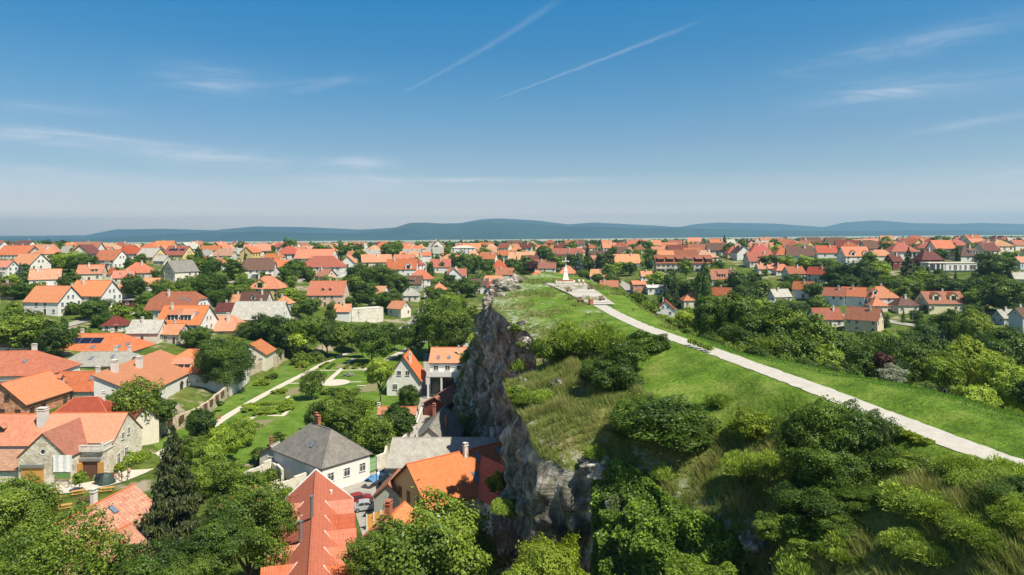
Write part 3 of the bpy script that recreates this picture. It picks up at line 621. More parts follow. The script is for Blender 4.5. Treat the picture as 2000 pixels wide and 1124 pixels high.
def leaf_quads(P, N, size, rs, tint, asp=.62):
    """quads centred on P facing about N"""
    k = len(P); r = rs.normal(size=(k, 3)); a = np.cross(N, r); a /= np.linalg.norm(a, axis=1)[:, None]+1e-9; b = np.cross(N, a)
    s = (size*rs.uniform(.65, 1.35, k))[:, None]
    V = np.stack([P-a*s, P-b*s*asp+a*s*.1, P+a*s, P+b*s*asp+a*s*.1], 1).reshape(-1, 3)
    return V, np.arange(k*4).reshape(k, 4), tint
def unit(v): return v/(np.linalg.norm(v, axis=-1, keepdims=True)+1e-9)
def crown_round(seed, n, leaf, K=26, flat=.46, z0=.58, base=.18, jit=.5, narrow=1.0, open_=.0):
    rs = np.random.RandomState(seed); g = (1+5**.5)/2; i = np.arange(K)+.5
    ph = np.arccos(1-2*i/K)+rs.normal(size=K)*.15; th = 2*math.pi*i/g+rs.normal(size=K)*.25
    d = np.stack([np.cos(th)*np.sin(ph), np.sin(th)*np.sin(ph), np.cos(ph)], -1)
    rad = rs.uniform(.50, .82, K); C = d*rad[:, None]; C = np.concatenate([C, rs.normal(size=(5, 3))*.18]); R = np.concatenate([rs.uniform(.24, .40, K), np.full(5, .42)])
    C[:, :2] *= narrow
    ct = rs.uniform(0, 1, len(C)); m = int(n*2.1); ci = rs.choice(len(C), m, p=(R**2)/(R**2).sum())
    u = unit(rs.normal(size=(m, 3))); rr = R[ci]*(.62+.50*rs.rand(m)**.9+.22*(rs.rand(m) < .12)); P = C[ci]+u*rr[:, None]*np.array([1, 1, .85])
    keep = np.ones(m, bool)
    for c in range(len(C)): keep &= ~((np.linalg.norm(P-C[c], axis=1) < R[c]*.66) & (ci != c))
    keep &= (u[:, 2] > -.75) | (rs.rand(m) < .4)
    if open_: keep &= rs.rand(m) > open_
    P = P[keep][:n]; ci = ci[keep][:n]; u = u[keep][:n]
    N = unit(u*.75+unit(P)*.35+rs.normal(size=P.shape)*jit+np.array([0, 0, .25]))
    tint = np.clip(.5+(ct[ci]-.5)*.45+rs.normal(size=len(P))*.17, 0, 1)
    V, Fc, t = leaf_quads(P, N, leaf, rs, tint)
    q = V.reshape(-1, 4, 3); c = q.mean(1); ax = rs.uniform(-3, 3, (5, 3)); fq = sum(np.sin(c@(a_*(1+.8*i_))+i_*2.1)/(1+.5*i_) for i_, a_ in enumerate(ax)); fh = sum(np.sin(c@(a_*6)+i_) for i_, a_ in enumerate(ax[::-1]))
    q *= (1+.10*fq+.035*fh)[:, None, None]; V = q.reshape(-1, 3)
    mx = np.percentile(np.linalg.norm(P[:, :2], axis=1), 97); V[:, :2] /= mx
    zlo, zhi = np.percentile(P[:, 2], 1), P[:, 2].max(); V[:, 2] = base+(V[:, 2]-zlo)/(zhi-zlo)*(1-base)
    return V, Fc, t
def crown_brush(seed, n, leaf):
    """a heap of arching stems: long narrow leaves fanning up and out"""
    rs = np.random.RandomState(seed); K = 22; K = 46; C = rs.normal(size=(K, 3))*np.array([.45, .45, .02]); C[:, 2] = .28*rs.rand(K)*np.clip(1.3-np.hypot(C[:, 0], C[:, 1]), 0, 1); ct = rs.rand(K); ci = rs.randint(0, K, n)
    th = rs.uniform(0, 6.28, n); el = rs.uniform(.35, 1.5, n); d = np.stack([np.cos(th)*np.cos(el), np.sin(th)*np.cos(el), np.sin(el)], -1); t = rs.rand(n)**.6; R = .34+.34*ct[ci]
    P = C[ci]+d*(t*R)[:, None]*np.array([1, 1, 1.25]); P[:, 2] -= .16*t*t*t; a = unit(d+rs.normal(size=(n, 3))*.35+np.array([-.25, 0, -.2*1])); N = unit(np.cross(a, rs.normal(size=(n, 3)))); b = np.cross(N, a)
    s = (leaf*rs.uniform(.6, 1.5, n))[:, None]; V = np.stack([P-a*s, P-b*s*.2, P+a*s, P+b*s*.2], 1).reshape(-1, 3); V[:, :2] /= np.percentile(np.linalg.norm(P[:, :2], axis=1), 96); V[:, 2] = -.1+V[:, 2]/np.percentile(P[:, 2], 99.5)
    return V, np.arange(n*4).reshape(n, 4), np.clip(.5+(ct[ci]-.5)*.5+rs.normal(size=n)*.2, 0, 1)
def crown_conifer(seed, n, leaf, layers=15, base=.07, droop=.6, pw=.8):
    rs = np.random.RandomState(seed); Ps = []; Ns = []; T = []
    for l in range(layers):
        f = l/(layers-1); z = base+(1-base)*f*.97; R = (1-f)**pw*(.9+.2*rs.rand())+.03; nb = max(4, int(13*(1-f)+4))
        for b_ in range(nb):
            a = 2*math.pi*(b_+rs.rand()*.8)/nb; Rb = R*rs.uniform(.55, 1.15); k = max(4, int(n/(layers*11)*(Rb*1.4+.15))); t = rs.rand(k)**.65
            dr = np.array([math.cos(a), math.sin(a)]); p = np.zeros((k, 3)); w = (.16*Rb+.03)*(1.1-t*.6)
            p[:, :2] = dr*(t*Rb)[:, None]+np.array([-dr[1], dr[0]])*(rs.normal(size=k)*w)[:, None]
            p[:, 2] = z-droop*.16*np.sin(t*2.2)*Rb-rs.rand(k)*.035; Ps.append(p); Ns.append(unit(np.stack([dr[0]*.4+rs.normal(size=k)*.4, dr[1]*.4+rs.normal(size=k)*.4, np.full(k, .9)], -1))); T.append(np.clip(.42+rs.normal(size=k)*.2+(t > .85)*.25, 0, 1))
    P = np.concatenate(Ps); N = np.concatenate(Ns); T = np.concatenate(T); V, Fc, t = leaf_quads(P, N, leaf, rs, T, .35); return V, Fc, t
def trunk_mesh(seed, top=.62, r=.075, limbs=6, hz=1.0):
    rs = random.Random(seed); g = MB(); p = Vector((0, 0, -.06)); pts = [p]
    for i in range(4): p = p+Vector((rs.uniform(-.05, .05), rs.uniform(-.05, .05), (top+.06)/4)); pts.append(p)
    for i in range(4): g.tube(pts[i], pts[i+1], r*(1-.19*i), r*(1-.19*(i+1)), 8, 0, i == 3)
    for i in range(limbs):
        a = 2*math.pi*i/limbs+rs.random(); h = top*(.45+.5*rs.random()); k = min(3, int(h/((top+.06)/4))); s = Vector((pts[k].x, pts[k].y, h)); m = s+Vector((math.cos(a)*.28, math.sin(a)*.28, .12)); e = s+Vector((math.cos(a)*.62, math.sin(a)*.62, .20+.1*rs.random()))
        g.tube(s, m, r*.45, r*.28, 5, 0, False); g.tube(m, e, r*.28, r*.1, 5, 0, False)
    return g.mesh('trunk', [M['bark']])
LODN = {'brush': [(48000, .044), (16000, .08), (3000, .16), (700, .3)], 'round': [(52000, .024), (16000, .042), (4200, .078), (900, .16)], 'poplar': [(30000, .034), (10000, .06), (3000, .10), (700, .2)], 'conifer': [(34000, .032), (10000, .058), (3000, .10), (700, .2)], 'bush': [(42000, .026), (13000, .045), (3200, .09), (700, .2)], 'loose': [(26000, .026), (9000, .045), (2600, .085), (700, .17)]}
def crown_mesh(shape, mat, lod, var):
    def mk():
        n_, lf = LODN[shape][lod]; seed = hash_((shape, var))
        if shape == 'round': V, Fc, t = crown_round(seed, n_, lf, 30 if lod < 2 else 22)
        elif shape == 'loose': V, Fc, t = crown_round(seed, n_, lf, 34, open_=.3, base=.12, jit=.8)
        elif shape == 'poplar': V, Fc, t = crown_round(seed, n_, lf, 34, base=.06)
        elif shape == 'brush': V, Fc, t = crown_brush(seed, n_, lf)
        elif shape == 'bush': V, Fc, t = crown_round(seed, n_, lf, 24, base=-.12, jit=.6)
        else: V, Fc, t = crown_conifer(seed, n_, lf, 22 if lod == 0 else 15)
        me = np_mesh('crown', V, Fc, [LM_[mat]], False, attrs={'tint': ('FACE', t)}); return me
    return cached(('crown', shape, mat, lod, var), mk)
def hash_(t):
    h = 17
    for c in str(t): h = (h*31+ord(c)) % 99991
    return h
def lod_of(R, d):
    r = R*F/max(d, 5)
    return 0 if r > 48 else 1 if r > 20 else 2 if r > 8 else 3
CROWN_KIND = {'round': ('round', 'dark'), 'broad': ('round', 'mid'), 'bright': ('round', 'light'), 'lime': ('round', 'yellow'), 'walnut': ('loose', 'mid'), 'spruce': ('conifer', 'spruce'), 'bluespruce': ('conifer', 'blue'), 'poplar': ('poplar', 'dark'), 'bush': ('bush', 'dark'), 'bushm': ('bush', 'mid'), 'bushl': ('bush', 'light'), 'bushy': ('bush', 'yellow'), 'brush': ('brush', 'olive'), 'olive': ('loose', 'mid'), 'silver': ('bush', 'silver'), 'purple': ('round', 'purple')}
TREES = []
def tree(kind, x, y, h, R, label, z=None, group=None, name=None, cat=None, lod=None):
    shape, mat = CROWN_KIND[kind]; isb = shape in ('bush', 'brush')
    name = name or {'spruce': 'spruce', 'bluespruce': 'blue_spruce', 'poplar': 'poplar'}.get(kind, 'shrub' if isb else 'tree')
    cat = cat or ('shrub' if isb else 'tree'); z = surf(x, y)-.05 if z is None else z; rz = rnd.uniform(0, 6.28)
    l = lod_of(R, math.hypot(x, y)) if lod is None else lod
    root = thing(name, label, cat, (x, y, z), rz, group); v = rnd.randrange(3 if l else 4)
    hc = min(h, (2.1 if shape in ('round', 'loose') else 1.15 if isb else 99)*R); link('crown', crown_mesh(shape, mat, l, v), root, (0, 0, h-hc), 0, (R, R, hc))
    if not isb or l < 2: link('trunk', cached(('trunk', shape, v), lambda: trunk_mesh(v*7+3, .9 if shape == 'conifer' else .55 if not isb else .4, .045 if shape == 'conifer' else .07 if not isb else .05, 0 if shape == 'conifer' else 6)), root, (0, 0, 0), 0, (R, R, h))
    TREES.append((x, y, R)); return root
# ================================================================ houses
_cache = {}
def cached(key, fn):
    if key not in _cache: _cache[key] = fn()
    return _cache[key]
def win_mesh(w, h, fm='frame', style='plain'):
    """frame ring, mullion and sill; glass set back. front faces -y, origin at the middle of the opening"""
    def mk():
        g = MB(); g.box(-w/2, w/2, -.02, .02, -h/2, h/2)
        f = MB(); t = .09
        f.box(-w/2-t, w/2+t, -.07, .02, h/2, h/2+t); f.box(-w/2-t-.05, w/2+t+.05, -.14, .02, -h/2-t, -h/2)
        f.box(-w/2-t, -w/2, -.07, .02, -h/2, h/2); f.box(w/2, w/2+t, -.07, .02, -h/2, h/2)
        f.box(-.035, .035, -.055, -.022, -h/2, h/2)
        if h > 1.2: f.box(-w/2, -.036, -.052, -.022, h*.18, h*.18+.06); f.box(.036, w/2, -.052, -.022, h*.18, h*.18+.06)
        if style == 'shutter':
            f.box(-w/2-t-w*.5, -w/2-t-.02, -.06, .02, -h/2, h/2, 1); f.box(w/2+t+.02, w/2+t+w*.5, -.06, .02, -h/2, h/2, 1)
        return g.mesh('window', [M['glass']]), f.mesh('frame', [M[fm], M['brownframe']])
    return cached(('w', round(w, 2), round(h, 2), fm, style), mk)
def win_one(w, h, fm='frame'):
    def mk():
        f = MB(); t = .1; f.box(-w/2, w/2, -.02, .02, -h/2, h/2, 1)
        f.box(-w/2-t, w/2+t, -.07, .02, h/2, h/2+t); f.box(-w/2-t, w/2+t, -.12, .02, -h/2-t, -h/2)
        f.box(-w/2-t, -w/2, -.07, .02, -h/2, h/2); f.box(w/2, w/2+t, -.07, .02, -h/2, h/2); f.box(-.04, .04, -.055, -.022, -h/2, h/2)
        return f.mesh('window', [M[fm], M['glass']])
    return cached(('w1', round(w, 1), round(h, 1), fm), mk)
def add_window(root, x, y, z, rz, w, h, lod, fm='frame', style='plain'):
    if lod == 0:
        a, b_ = win_mesh(w, h, fm, style); o = link('window', a, root, (x, y, z), rz); link('frame', b_, o)
    else: link('window', win_one(w, h, fm), root, (x, y, z), rz)
def chimney_mesh(w, d, h, mat='chimney'):
    def mk():
        c = MB(); c.box(-w/2, w/2, -d/2, d/2, -1.2, h, 0); c.box(-w/2-.08, w/2+.08, -d/2-.08, d/2+.08, h, h+.12, 0)
        c.box(-w/2+.08, -w/2+.2, -d/2+.05, d/2-.05, h+.12, h+.38, 0); c.box(w/2-.2, w/2-.08, -d/2+.05, d/2-.05, h+.12, h+.38, 0); c.box(-w/2-.04, w/2+.04, -d/2-.04, d/2+.04, h+.38, h+.48, 0)
        return c.mesh('chimney', [M[mat]])
    return cached(('ch', round(w, 2), round(d, 2), round(h, 1), mat), mk)
def roof_polys(kind, L, W, h, r, o):
    """list of (polygon, uv) lying on the roof planes; local frame, ridge along x"""
    k = r/(W/2); ze = h-k*o; ye = W/2+o; xe = L/2+o; zr = h+r; sl = math.hypot(W/2+o, r+k*o); P_ = []
    if kind == 'gable':
        for s in (-1, 1):
            P_.append(([(-xe, s*ye, ze), (xe, s*ye, ze), (xe, 0, zr), (-xe, 0, zr)], [(-xe, 0), (xe, 0), (xe, sl), (-xe, sl)]))
    elif kind in ('hip', 'pyr'):
        i = min(L/2-.05, W/2*(.95 if kind == 'hip' else 9)); xr = L/2-i
        for s in (-1, 1):
            P_.append(([(-xe, s*ye, ze), (xe, s*ye, ze), (xr, 0, zr), (-xr, 0, zr)], [(-xe, 0), (xe, 0), (xr, sl), (-xr, sl)]))
            P_.append(([(s*xe, -ye, ze), (s*xe, ye, ze), (s*xr, 0, zr)], [(-ye, 0), (ye, 0), (0, sl)]))
    elif kind == 'half':
        q = .45; yk = W/2*q; zk = h+r*(1-q); a = W*.2; sk = sl*(1-q)
        for s in (-1, 1):
            P_.append(([(-xe, s*ye, ze), (xe, s*ye, ze), (xe, s*yk, zk), (L/2-a, 0, zr), (-L/2+a, 0, zr), (-xe, s*yk, zk)], [(-xe, 0), (xe, 0), (xe, sk), (L/2-a, sl), (-L/2+a, sl), (-xe, sk)]))
            P_.append(([(s*xe, -yk, zk), (s*xe, yk, zk), (s*(L/2-a), 0, zr)], [(-yk, 0), (yk, 0), (0, sl-sk)]))
    elif kind == 'shed':      # high at +y
        P_.append(([(-xe, -ye, h-.1), (xe, -ye, h-.1), (xe, ye, h+r+.1), (-xe, ye, h+r+.1)], [(-xe, 0), (xe, 0), (xe, W), (-xe, W)]))
    elif kind == 'flat':
        P_.append(([(-xe, -ye, h), (xe, -ye, h), (xe, ye, h), (-xe, ye, h)], [(-xe, -ye), (xe, -ye), (xe, ye), (-xe, ye)]))
    return P_
def house(name, label, x, y, z, rz, L, W, h, r, kind='gable', roof='orange', wall='white', group=None, o=.45, lod=1, chim=(), sky=(), dorm=(), shed=(),
          solar=(), win=True, balcony=None, door=True, storeys=None, cat='house', chmat='chimney', wtype='plain', fm='frame', sides=None, arch=(), seed=None, gablewin=True, plinth=1.5):
    R_ = random.Random(seed if seed is not None else int(abs(x*31+y*17)))
    root = thing(name, label, cat, (x, y, z), rz, group)
    w = MB(); H = h; lo = -plinth; a, b_ = L/2, W/2
    if kind in ('gable', 'half'):
        tp = r if kind == 'gable' else r*.55
        for s in (-1, 1):
            w.poly([(-a*s, b_*-s, lo), (a*s, b_*-s, lo), (a*s, b_*-s, H), (-a*s, b_*-s, H)], 0, [(0, 0), (L, 0), (L, H-lo), (0, H-lo)])
            if kind == 'gable': pts = [(a*s, -b_*s, lo), (a*s, b_*s, lo), (a*s, b_*s, H), (a*s, 0, H+r), (a*s, -b_*s, H)]
            else: pts = [(a*s, -b_*s, lo), (a*s, b_*s, lo), (a*s, b_*s, H), (a*s, b_*s*.45, H+tp), (a*s, -b_*s*.45, H+tp), (a*s, -b_*s, H)]
            w.poly(pts, 0, [(p[1], p[2]) for p in pts])
    elif kind == 'shed':
        w.poly([(-a, -b_, lo), (a, -b_, lo), (a, -b_, H), (-a, -b_, H)]); w.poly([(a, b_, lo), (-a, b_, lo), (-a, b_, H+r), (a, b_, H+r)])
        w.poly([(a, -b_, lo), (a, b_, lo), (a, b_, H+r), (a, -b_, H)]); w.poly([(-a, b_, lo), (-a, -b_, lo), (-a, -b_, H), (-a, b_, H+r)])
    else: w.box(-a, a, -b_, b_, lo, H)
    w.build('wall', M[wall], root)
    rf = MB(); th = .16
    for pts, uv in roof_polys(kind, L, W, h, r, o):
        pts = [(p[0], p[1], p[2]+th*1.05) for p in pts]; rf.slab(pts, th, 0, 1, uv)
    if kind in ('gable', 'hip', 'half') and lod < 2:      # ridge tiles
        xr = {'gable': L/2+o, 'hip': max(.1, L/2-W/2*.95), 'half': L/2-W*.2}[kind]; n_ = max(2, int(xr*2/.45)) if lod == 0 else 1
        for i in range(n_):
            p0 = -xr+2*xr*i/n_; p1 = -xr+2*xr*(i+1)/n_
            rf.tube((p0, 0, h+r+th*.9), (p1+.02, 0, h+r+th*.9), .14 if i % 2 else .125, .13, 6, 2, False)
    if kind == 'hip' and lod < 2:
        xr = max(.1, L/2-W/2*.95); k = r/(W/2)
        for s in (-1, 1):
            for t in (-1, 1): rf.tube((s*xr, 0, h+r+th*.8), (s*(L/2+o), t*(W/2+o), h-k*o+th*1.05), .1, .1, 5, 2, False)
    ridge_m = M['ridge'] if roof in ('orange','bright','red','rust','tan','salmon','patchy') else M[roof]
    ro = rf.build('roof', [M[roof], M['gutter'] if lod else M['brownframe'], ridge_m], root)
    if lod == 0 and kind in ('gable', 'hip', 'half'):
        k = r/(W/2)
        for s in (-1, 1): g = MB(); g.tube((-L/2-o, s*(W/2+o+.05), h-k*o+.02), (L/2+o, s*(W/2+o+.05), h-k*o+.02), .075, .075, 7); g.build('gutter', M['gutter'], root)
        g = MB(); g.tube((L/2-.1, -(W/2+.1), h-.1), (L/2-.1, -(W/2+.1), 0), .05, .05, 6); g.tube((L/2-.1, -(W/2+.1), h-.1), (L/2-.1, -(W/2+o+.05), h-k*o), .05, .05, 6)
        g.build('downpipe', M['gutter'], root)
    for c in chim:            # (x, y/halfwidth, w, height above ridge)
        cx, cy, cw, chh = (list(c)+[.7, .9])[:4] if len(c) < 4 else c
        zt = h+r*(1-abs(cy)); link('chimney', chimney_mesh(cw, cw*.75, (h+r)-zt+chh, chmat), ro, (cx, cy*W/2, zt))
    def slope_frame(sx_, t, side):
        k = math.atan2(r, W/2); return Vector((sx_, side*t*W/2, h+r*(1-t)+th*1.05)), k
    for s_ in sky:            # (x, t, side)
        p, k = slope_frame(*s_[:3]); f = MB(); sw, sh_ = (.78, 1.3) if len(s_) < 4 else s_[3]
        f.box(-sw/2, sw/2, -sh_/2, sh_/2, -.02, .09, 0); f.box(-sw/2+.09, sw/2-.09, -sh_/2+.1, sh_/2-.1, .088, .1, 1)
        ob = link('skylight', cached(('sk', sw, sh_), lambda: f.mesh('skylight', [M['gutter'], M['skyglass']])), ro, p, 0)
        ob.rotation_euler = (-s_[2]*k, 0, 0)
    for s_ in solar:
        p, k = slope_frame(*s_[:3]); f = MB(); nx, sw, sh_ = s_[3]
        for i in range(nx):
            x0 = (i-nx/2)*sw; f.box(x0+.03, x0+sw-.03, -sh_/2, sh_/2, .0, .12, 0); f.box(x0+.1, x0+sw-.1, -sh_/2+.07, sh_/2-.07, .118, .13, 1)
        ob = f.build('solar_panel', [M['metal'], M['solar']], ro, p); ob.rotation_euler = (-s_[2]*k, 0, 0)
    for d in dorm:            # gabled dormer (x, side, width, wall mat)
        dx, side, dw = d[:3]; wm = d[3] if len(d) > 3 else wall; t0 = .72 if len(d) < 5 else d[4]; hh = dw*.62
        yf = side*W/2*t0; zf = h+r*(1-t0); yb = side*W/2*max(0, t0-(hh+dw*.4)/r); g = MB(); zt = zf+hh; pk = zt+dw*.42
        yb = side*W/2*max(.02, 1-(zt-h)/r); yp = side*W/2*max(.0, 1-(pk-h)/r)
        g.poly([(dx-dw/2, yf, zf-.2), (dx+dw/2, yf, zf-.2), (dx+dw/2, yf, zt), (dx, yf, pk), (dx-dw/2, yf, zt)], 0)
        for q in (-1, 1):
            g.poly([(dx+q*dw/2, yf, zf-.2), (dx+q*dw/2, yb, zt), (dx+q*dw/2, yf, zt)], 0)
            e = dw/2+.18; zz = zt-.15
            g.slab([(dx+q*e, yf+side*.25, zz+.1), (dx+q*e, yb, zz+.1), (dx, yp, pk+.1), (dx, yf+side*.25, pk+.1)], .1, 1, 1, [(0, 0), (2, 0), (2, dw/2), (0, dw/2)])
        g.box(dx-dw*.28, dx+dw*.28, min(yf, yf+side*.05), max(yf, yf+side*.05), zf+.12, zt-.05, 2)
        g.build('dormer', [M[wm], M[roof], M['glass']], ro)
    for d in shed:            # shed dormer (x, side, width)
        dx, side, dw = d[:3]; t0 = d[3] if len(d) > 3 else .8; t1 = d[4] if len(d) > 4 else .18
        yf = side*W/2*t0; zf = h+r*(1-t0); y1_ = side*W/2*t1; z1 = h+r*(1-t1); zt = zf+max(1.1, (z1-zf)*.55); g = MB()
        if zt > z1-.15: zt = z1-.15
        g.poly([(dx-dw/2, yf, zf-.1), (dx+dw/2, yf, zf-.1), (dx+dw/2, yf, zt), (dx-dw/2, yf, zt)], 0)
        for q in (-1, 1): g.poly([(dx+q*dw/2, yf, zf-.1), (dx+q*dw/2, y1_, z1), (dx+q*dw/2, yf, zt)], 0)
        g.slab([(dx-dw/2-.2, yf+side*.35, zt+.02), (dx+dw/2+.2, yf+side*.35, zt+.02), (dx+dw/2+.2, y1_, z1+.12), (dx-dw/2-.2, y1_, z1+.12)], .14, 1, 3, [(0, 0), (dw, 0), (dw, 2.5), (0, 2.5)])
        nw = max(1, int(dw/1.3))
        for i in range(nw):
            cx = dx-dw/2+dw*(i+.5)/nw; ww = dw/nw*.36; g.box(cx-ww, cx+ww, min(yf, yf+side*.05), max(yf, yf+side*.05), zf+.15, zt-.12, 2)
        g.build('dormer', [M[wall], M[roof], M['glass'], M['whitepaint']], ro)
    # windows on the sides turned towards the viewer
    if win:
        st = storeys or max(1, int(h/2.6)); cx_, sx_ = math.cos(rz), math.sin(rz)
        for (nx, ny, ln, wx, wy, ra) in ((0, -1, L, 0, -b_, 0), (1, 0, W, a, 0, math.pi/2), (-1, 0, W, -a, 0, -math.pi/2), (0, 1, L, 0, b_, math.pi)):
            gx = nx*cx_-ny*sx_; gy = nx*sx_+ny*cx_; vx, vy = -x, -y; vl = math.hypot(vx, vy)
            if (gx*vx+gy*vy)/vl < .12: continue
            if sides is not None and ('F', 'R', 'L', 'B')[[(0,-1),(1,0),(-1,0),(0,1)].index((nx, ny))] not in sides: continue
            nw = max(1, int(ln/(2.9 if lod < 2 else 3.6))); fh = h/st; ww, wh = (1.05, 1.25) if lod < 2 else (1.2, 1.3)
            for s in range(st):
                for i in range(nw):
                    if R_.random() < (.12 if lod == 0 else .34): continue
                    t = ((i+.5)/nw-.5)*ln; zz = s*fh+fh*.56; px_, py_ = (wx+(t if ny else 0), wy+(t if nx else 0))
                    if door and s == 0 and ny == -1 and i == nw//2 and lod < 2:
                        dm = cached(('door', fm), lambda: _door(fm)); link('door', dm, root, (px_, py_, 0), ra); continue
                    add_window(root, px_+nx*.03, py_+ny*.03, zz, ra, ww, wh, lod, fm, wtype)
            if nx and kind in ('gable', 'half') and gablewin and r > 2.2:
                if r > 3.2 and W > 8: 
                    for q in (-1, 1): add_window(root, wx+nx*.03, q*1.1, h+r*.28, ra, .9, 1.1, lod, fm)
                else: add_window(root, wx+nx*.03, 0, h+r*.36, ra, .8, .9, lod, fm)
    if balcony:               # (x, z, width)
        bx_, bz, bw = balcony; g = MB(); g.box(bx_-bw/2, bx_+bw/2, -b_-1.3, -b_-.01, bz-.18, bz, 0)
        n_ = int(bw/.25)
        for i in range(n_+1): xx = bx_-bw/2+bw*i/n_; g.box(xx-.02, xx+.02, -b_-1.28, -b_-1.24, bz, bz+.9, 1)
        g.box(bx_-bw/2, bx_+bw/2, -b_-1.3, -b_-1.2, bz+.9, bz+.98, 1)
        for q in (-1, 1): g.box(bx_+q*(bw/2-.1)-.07, bx_+q*(bw/2-.1)+.07, -b_-1.25, -b_-1.1, 0, bz-.18, 0)
        g.build('balcony', [M[wall], M['brownframe']], root)
    return root, ro
def _door(fm):
    g = MB(); g.box(-.5, .5, -.06, .02, 0, 2.05, 0); g.box(-.6, -.5, -.09, .02, 0, 2.15, 1); g.box(.5, .6, -.09, .02, 0, 2.15, 1); g.box(-.5, .5, -.09, .02, 2.05, 2.15, 1); g.box(.35, .42, -.1, -.06, 1, 1.06, 1)
    return g.mesh('door', [M['darkwood'], M[fm]])
def ridge_house(name, label, A, B, zr, W, ze, zb, **kw):
    """a house from the two ends of its ridge in the photograph (pixels) and its heights"""
    p = at(A[0], A[1], zr); q = at(B[0], B[1], zr); rz = math.atan2(q[1]-p[1], q[0]-p[0]); L = math.hypot(q[0]-p[0], q[1]-p[1])
    o = kw.get('o', .45); kind = kw.get('kind', 'gable')
    if kind == 'hip': L += W*.95
    elif kind == 'half': L += W*.4
    else: L -= 2*o
    if math.cos(rz) < -1e-6 or (abs(math.cos(rz)) < 1e-3): rz += math.pi
    return house(name, label, (p[0]+q[0])/2, (p[1]+q[1])/2, zb, rz, L, W, ze-zb, zr-ze, **kw)
def over_house(root):
    L_ = root.location; return L_
# ================================================================ near buildings, placed one by one
# long row house with the red ribbed roof
rt, ro = ridge_house('row_house', 'long house with red ribbed roof and catslide dormers, at the bottom of the street', (617,921), (597,1215), 9, 9.2, 5, 0, roof='redtile', wall='cream', lod=0, o=.3, win=False)
rzr = rt.rotation_euler.z; Lr = 0
p = at(617,921,9); q = at(597,1215,9); Lr = math.hypot(p[0]-q[0], p[1]-q[1])
sgn = 1 if (math.cos(rzr)*(q[0]-p[0])+math.sin(rzr)*(q[1]-p[1])) > 0 else -1     # local x towards the camera
def local_of(root, x, y):
    c, s = math.cos(root.rotation_euler.z), math.sin(root.rotation_euler.z); dx, dy = x-root.location.x, y-root.location.y
    return dx*c+dy*s, -dx*s+dy*c
_, side_right = local_of(rt, rt.location.x+5, rt.location.y); side_right = 1 if side_right > 0 else -1
dirv = ((q[0]-p[0])/Lr, (q[1]-p[1])/Lr)
def catslide(d_along, side):
    """a small gabled dormer whose ridge runs out level from the main slope; pale flashing in the valleys"""
    lx, _ = local_of(rt, p[0]+dirv[0]*d_along, p[1]+dirv[1]*d_along); g = MB(); hw = 4.6; w = 1.7; yf = side*hw*1.04; zt = 6.4; pk = 7.85; ye = side*hw*.65; yp = side*hw*.27
    for s_ in (-1, 1):
        g.slab([(lx+s_*w, yf, zt), (lx+s_*w, ye, zt), (lx, yp, pk+.12), (lx, yf, pk+.12)], .1, 0, 4, [(0,0),(1.6,0),(3.2,2),(0,2)])
        g.tube((lx+s_*w, ye-side*.05, zt+.06), (lx, yp, pk+.16), .1, .1, 5, 2)
        g.poly([(lx+s_*(w-.15), yf*.98, 4.7), (lx+s_*(w-.15), ye, zt), (lx+s_*(w-.15), yf*.98, zt)], 1)
    g.poly([(lx-w+.15, yf*.98, 4.7), (lx+w-.15, yf*.98, 4.7), (lx+w-.15, yf*.98, zt), (lx, yf*.98, pk-.05), (lx-w+.15, yf*.98, zt)], 1)
    g.box(lx-.6, lx+.6, min(yf*.98, yf*.99), max(yf*.98, yf*.99), 5.1, 6.3, 3)
    g.build('dormer', [M['redtile2'], M['cream'], M['whitepaint'], M['glass'], M['brownframe']], ro)
for d_ in (8.6, 13.2, 17.6, 21.8, 26): catslide(d_, side_right)
for d_ in (8.2, 12.4, 20.2, 24.6): catslide(d_, -side_right)
for d_, sd_, t_, hh in ((16.3, -1, .02, 2.6), (20.0, -1, .25, 2.3)):
    g = MB(); lx, _ = local_of(rt, p[0]+dirv[0]*d_, p[1]+dirv[1]*d_); yy = -side_right*t_*4.6; z0 = 5+4*(1-t_); g.tube((lx, yy, z0-.3), (lx, yy, z0+hh), .19, .19, 10, 0); g.tube((lx, yy, z0+hh), (lx, yy, z0+hh+.12), .27, .27, 10, 0)
    g.build('flue_pipe', M['metal'], ro)
g = MB(); lx, _ = local_of(rt, p[0]+dirv[0]*4.6, p[1]+dirv[1]*4.6); yy = side_right*2.0; g.tube((lx, yy, 6.9), (lx, yy, 7.7), .14, .14, 8); g.tube((lx, yy, 7.7), (lx, yy, 7.9), .2, .2, 8); g.build('vent', M['whitepaint'], ro)
g = MB()
for s_ in (-1, 1): g.tube((-sgn*(Lr/2-.02), s_*4.95, 4.75), (-sgn*(Lr/2-.02), 0, 9.28), .12, .12, 6)
g.build('verge_trim', M['whitepaint'], ro)
# white house under the weathered grey hipped roof
hw_, hr_ = house('house', 'white house with weathered grey hipped roof, beside the green gate', -32.9, 117, 0, math.atan2(-7.2, 8.2), 14.8, 9.3, 4.4, 4.1, 'hip', 'darkgrey', 'white', lod=0, o=.35,
    chim=((-1.2, .05, .75, 1.3), (-6.9, .75, .6, .2)), chmat='bricktrim', sky=((1.5, .55, -1),), sides='R', wtype='plain', door=False, fm='frame')
# long grey slate roof behind the orange house
ridge_house('outbuilding', 'long low building with plain grey slate roof, behind the big orange tiled roof', (766,857), (985,857), 7.0, 10.5, 4.0, 0, roof='grey', wall='greygreen', lod=0, chim=((7.3, .1, .6, 1.2), (-6, .9, .35, .5)), sides='L', cat='outbuilding')
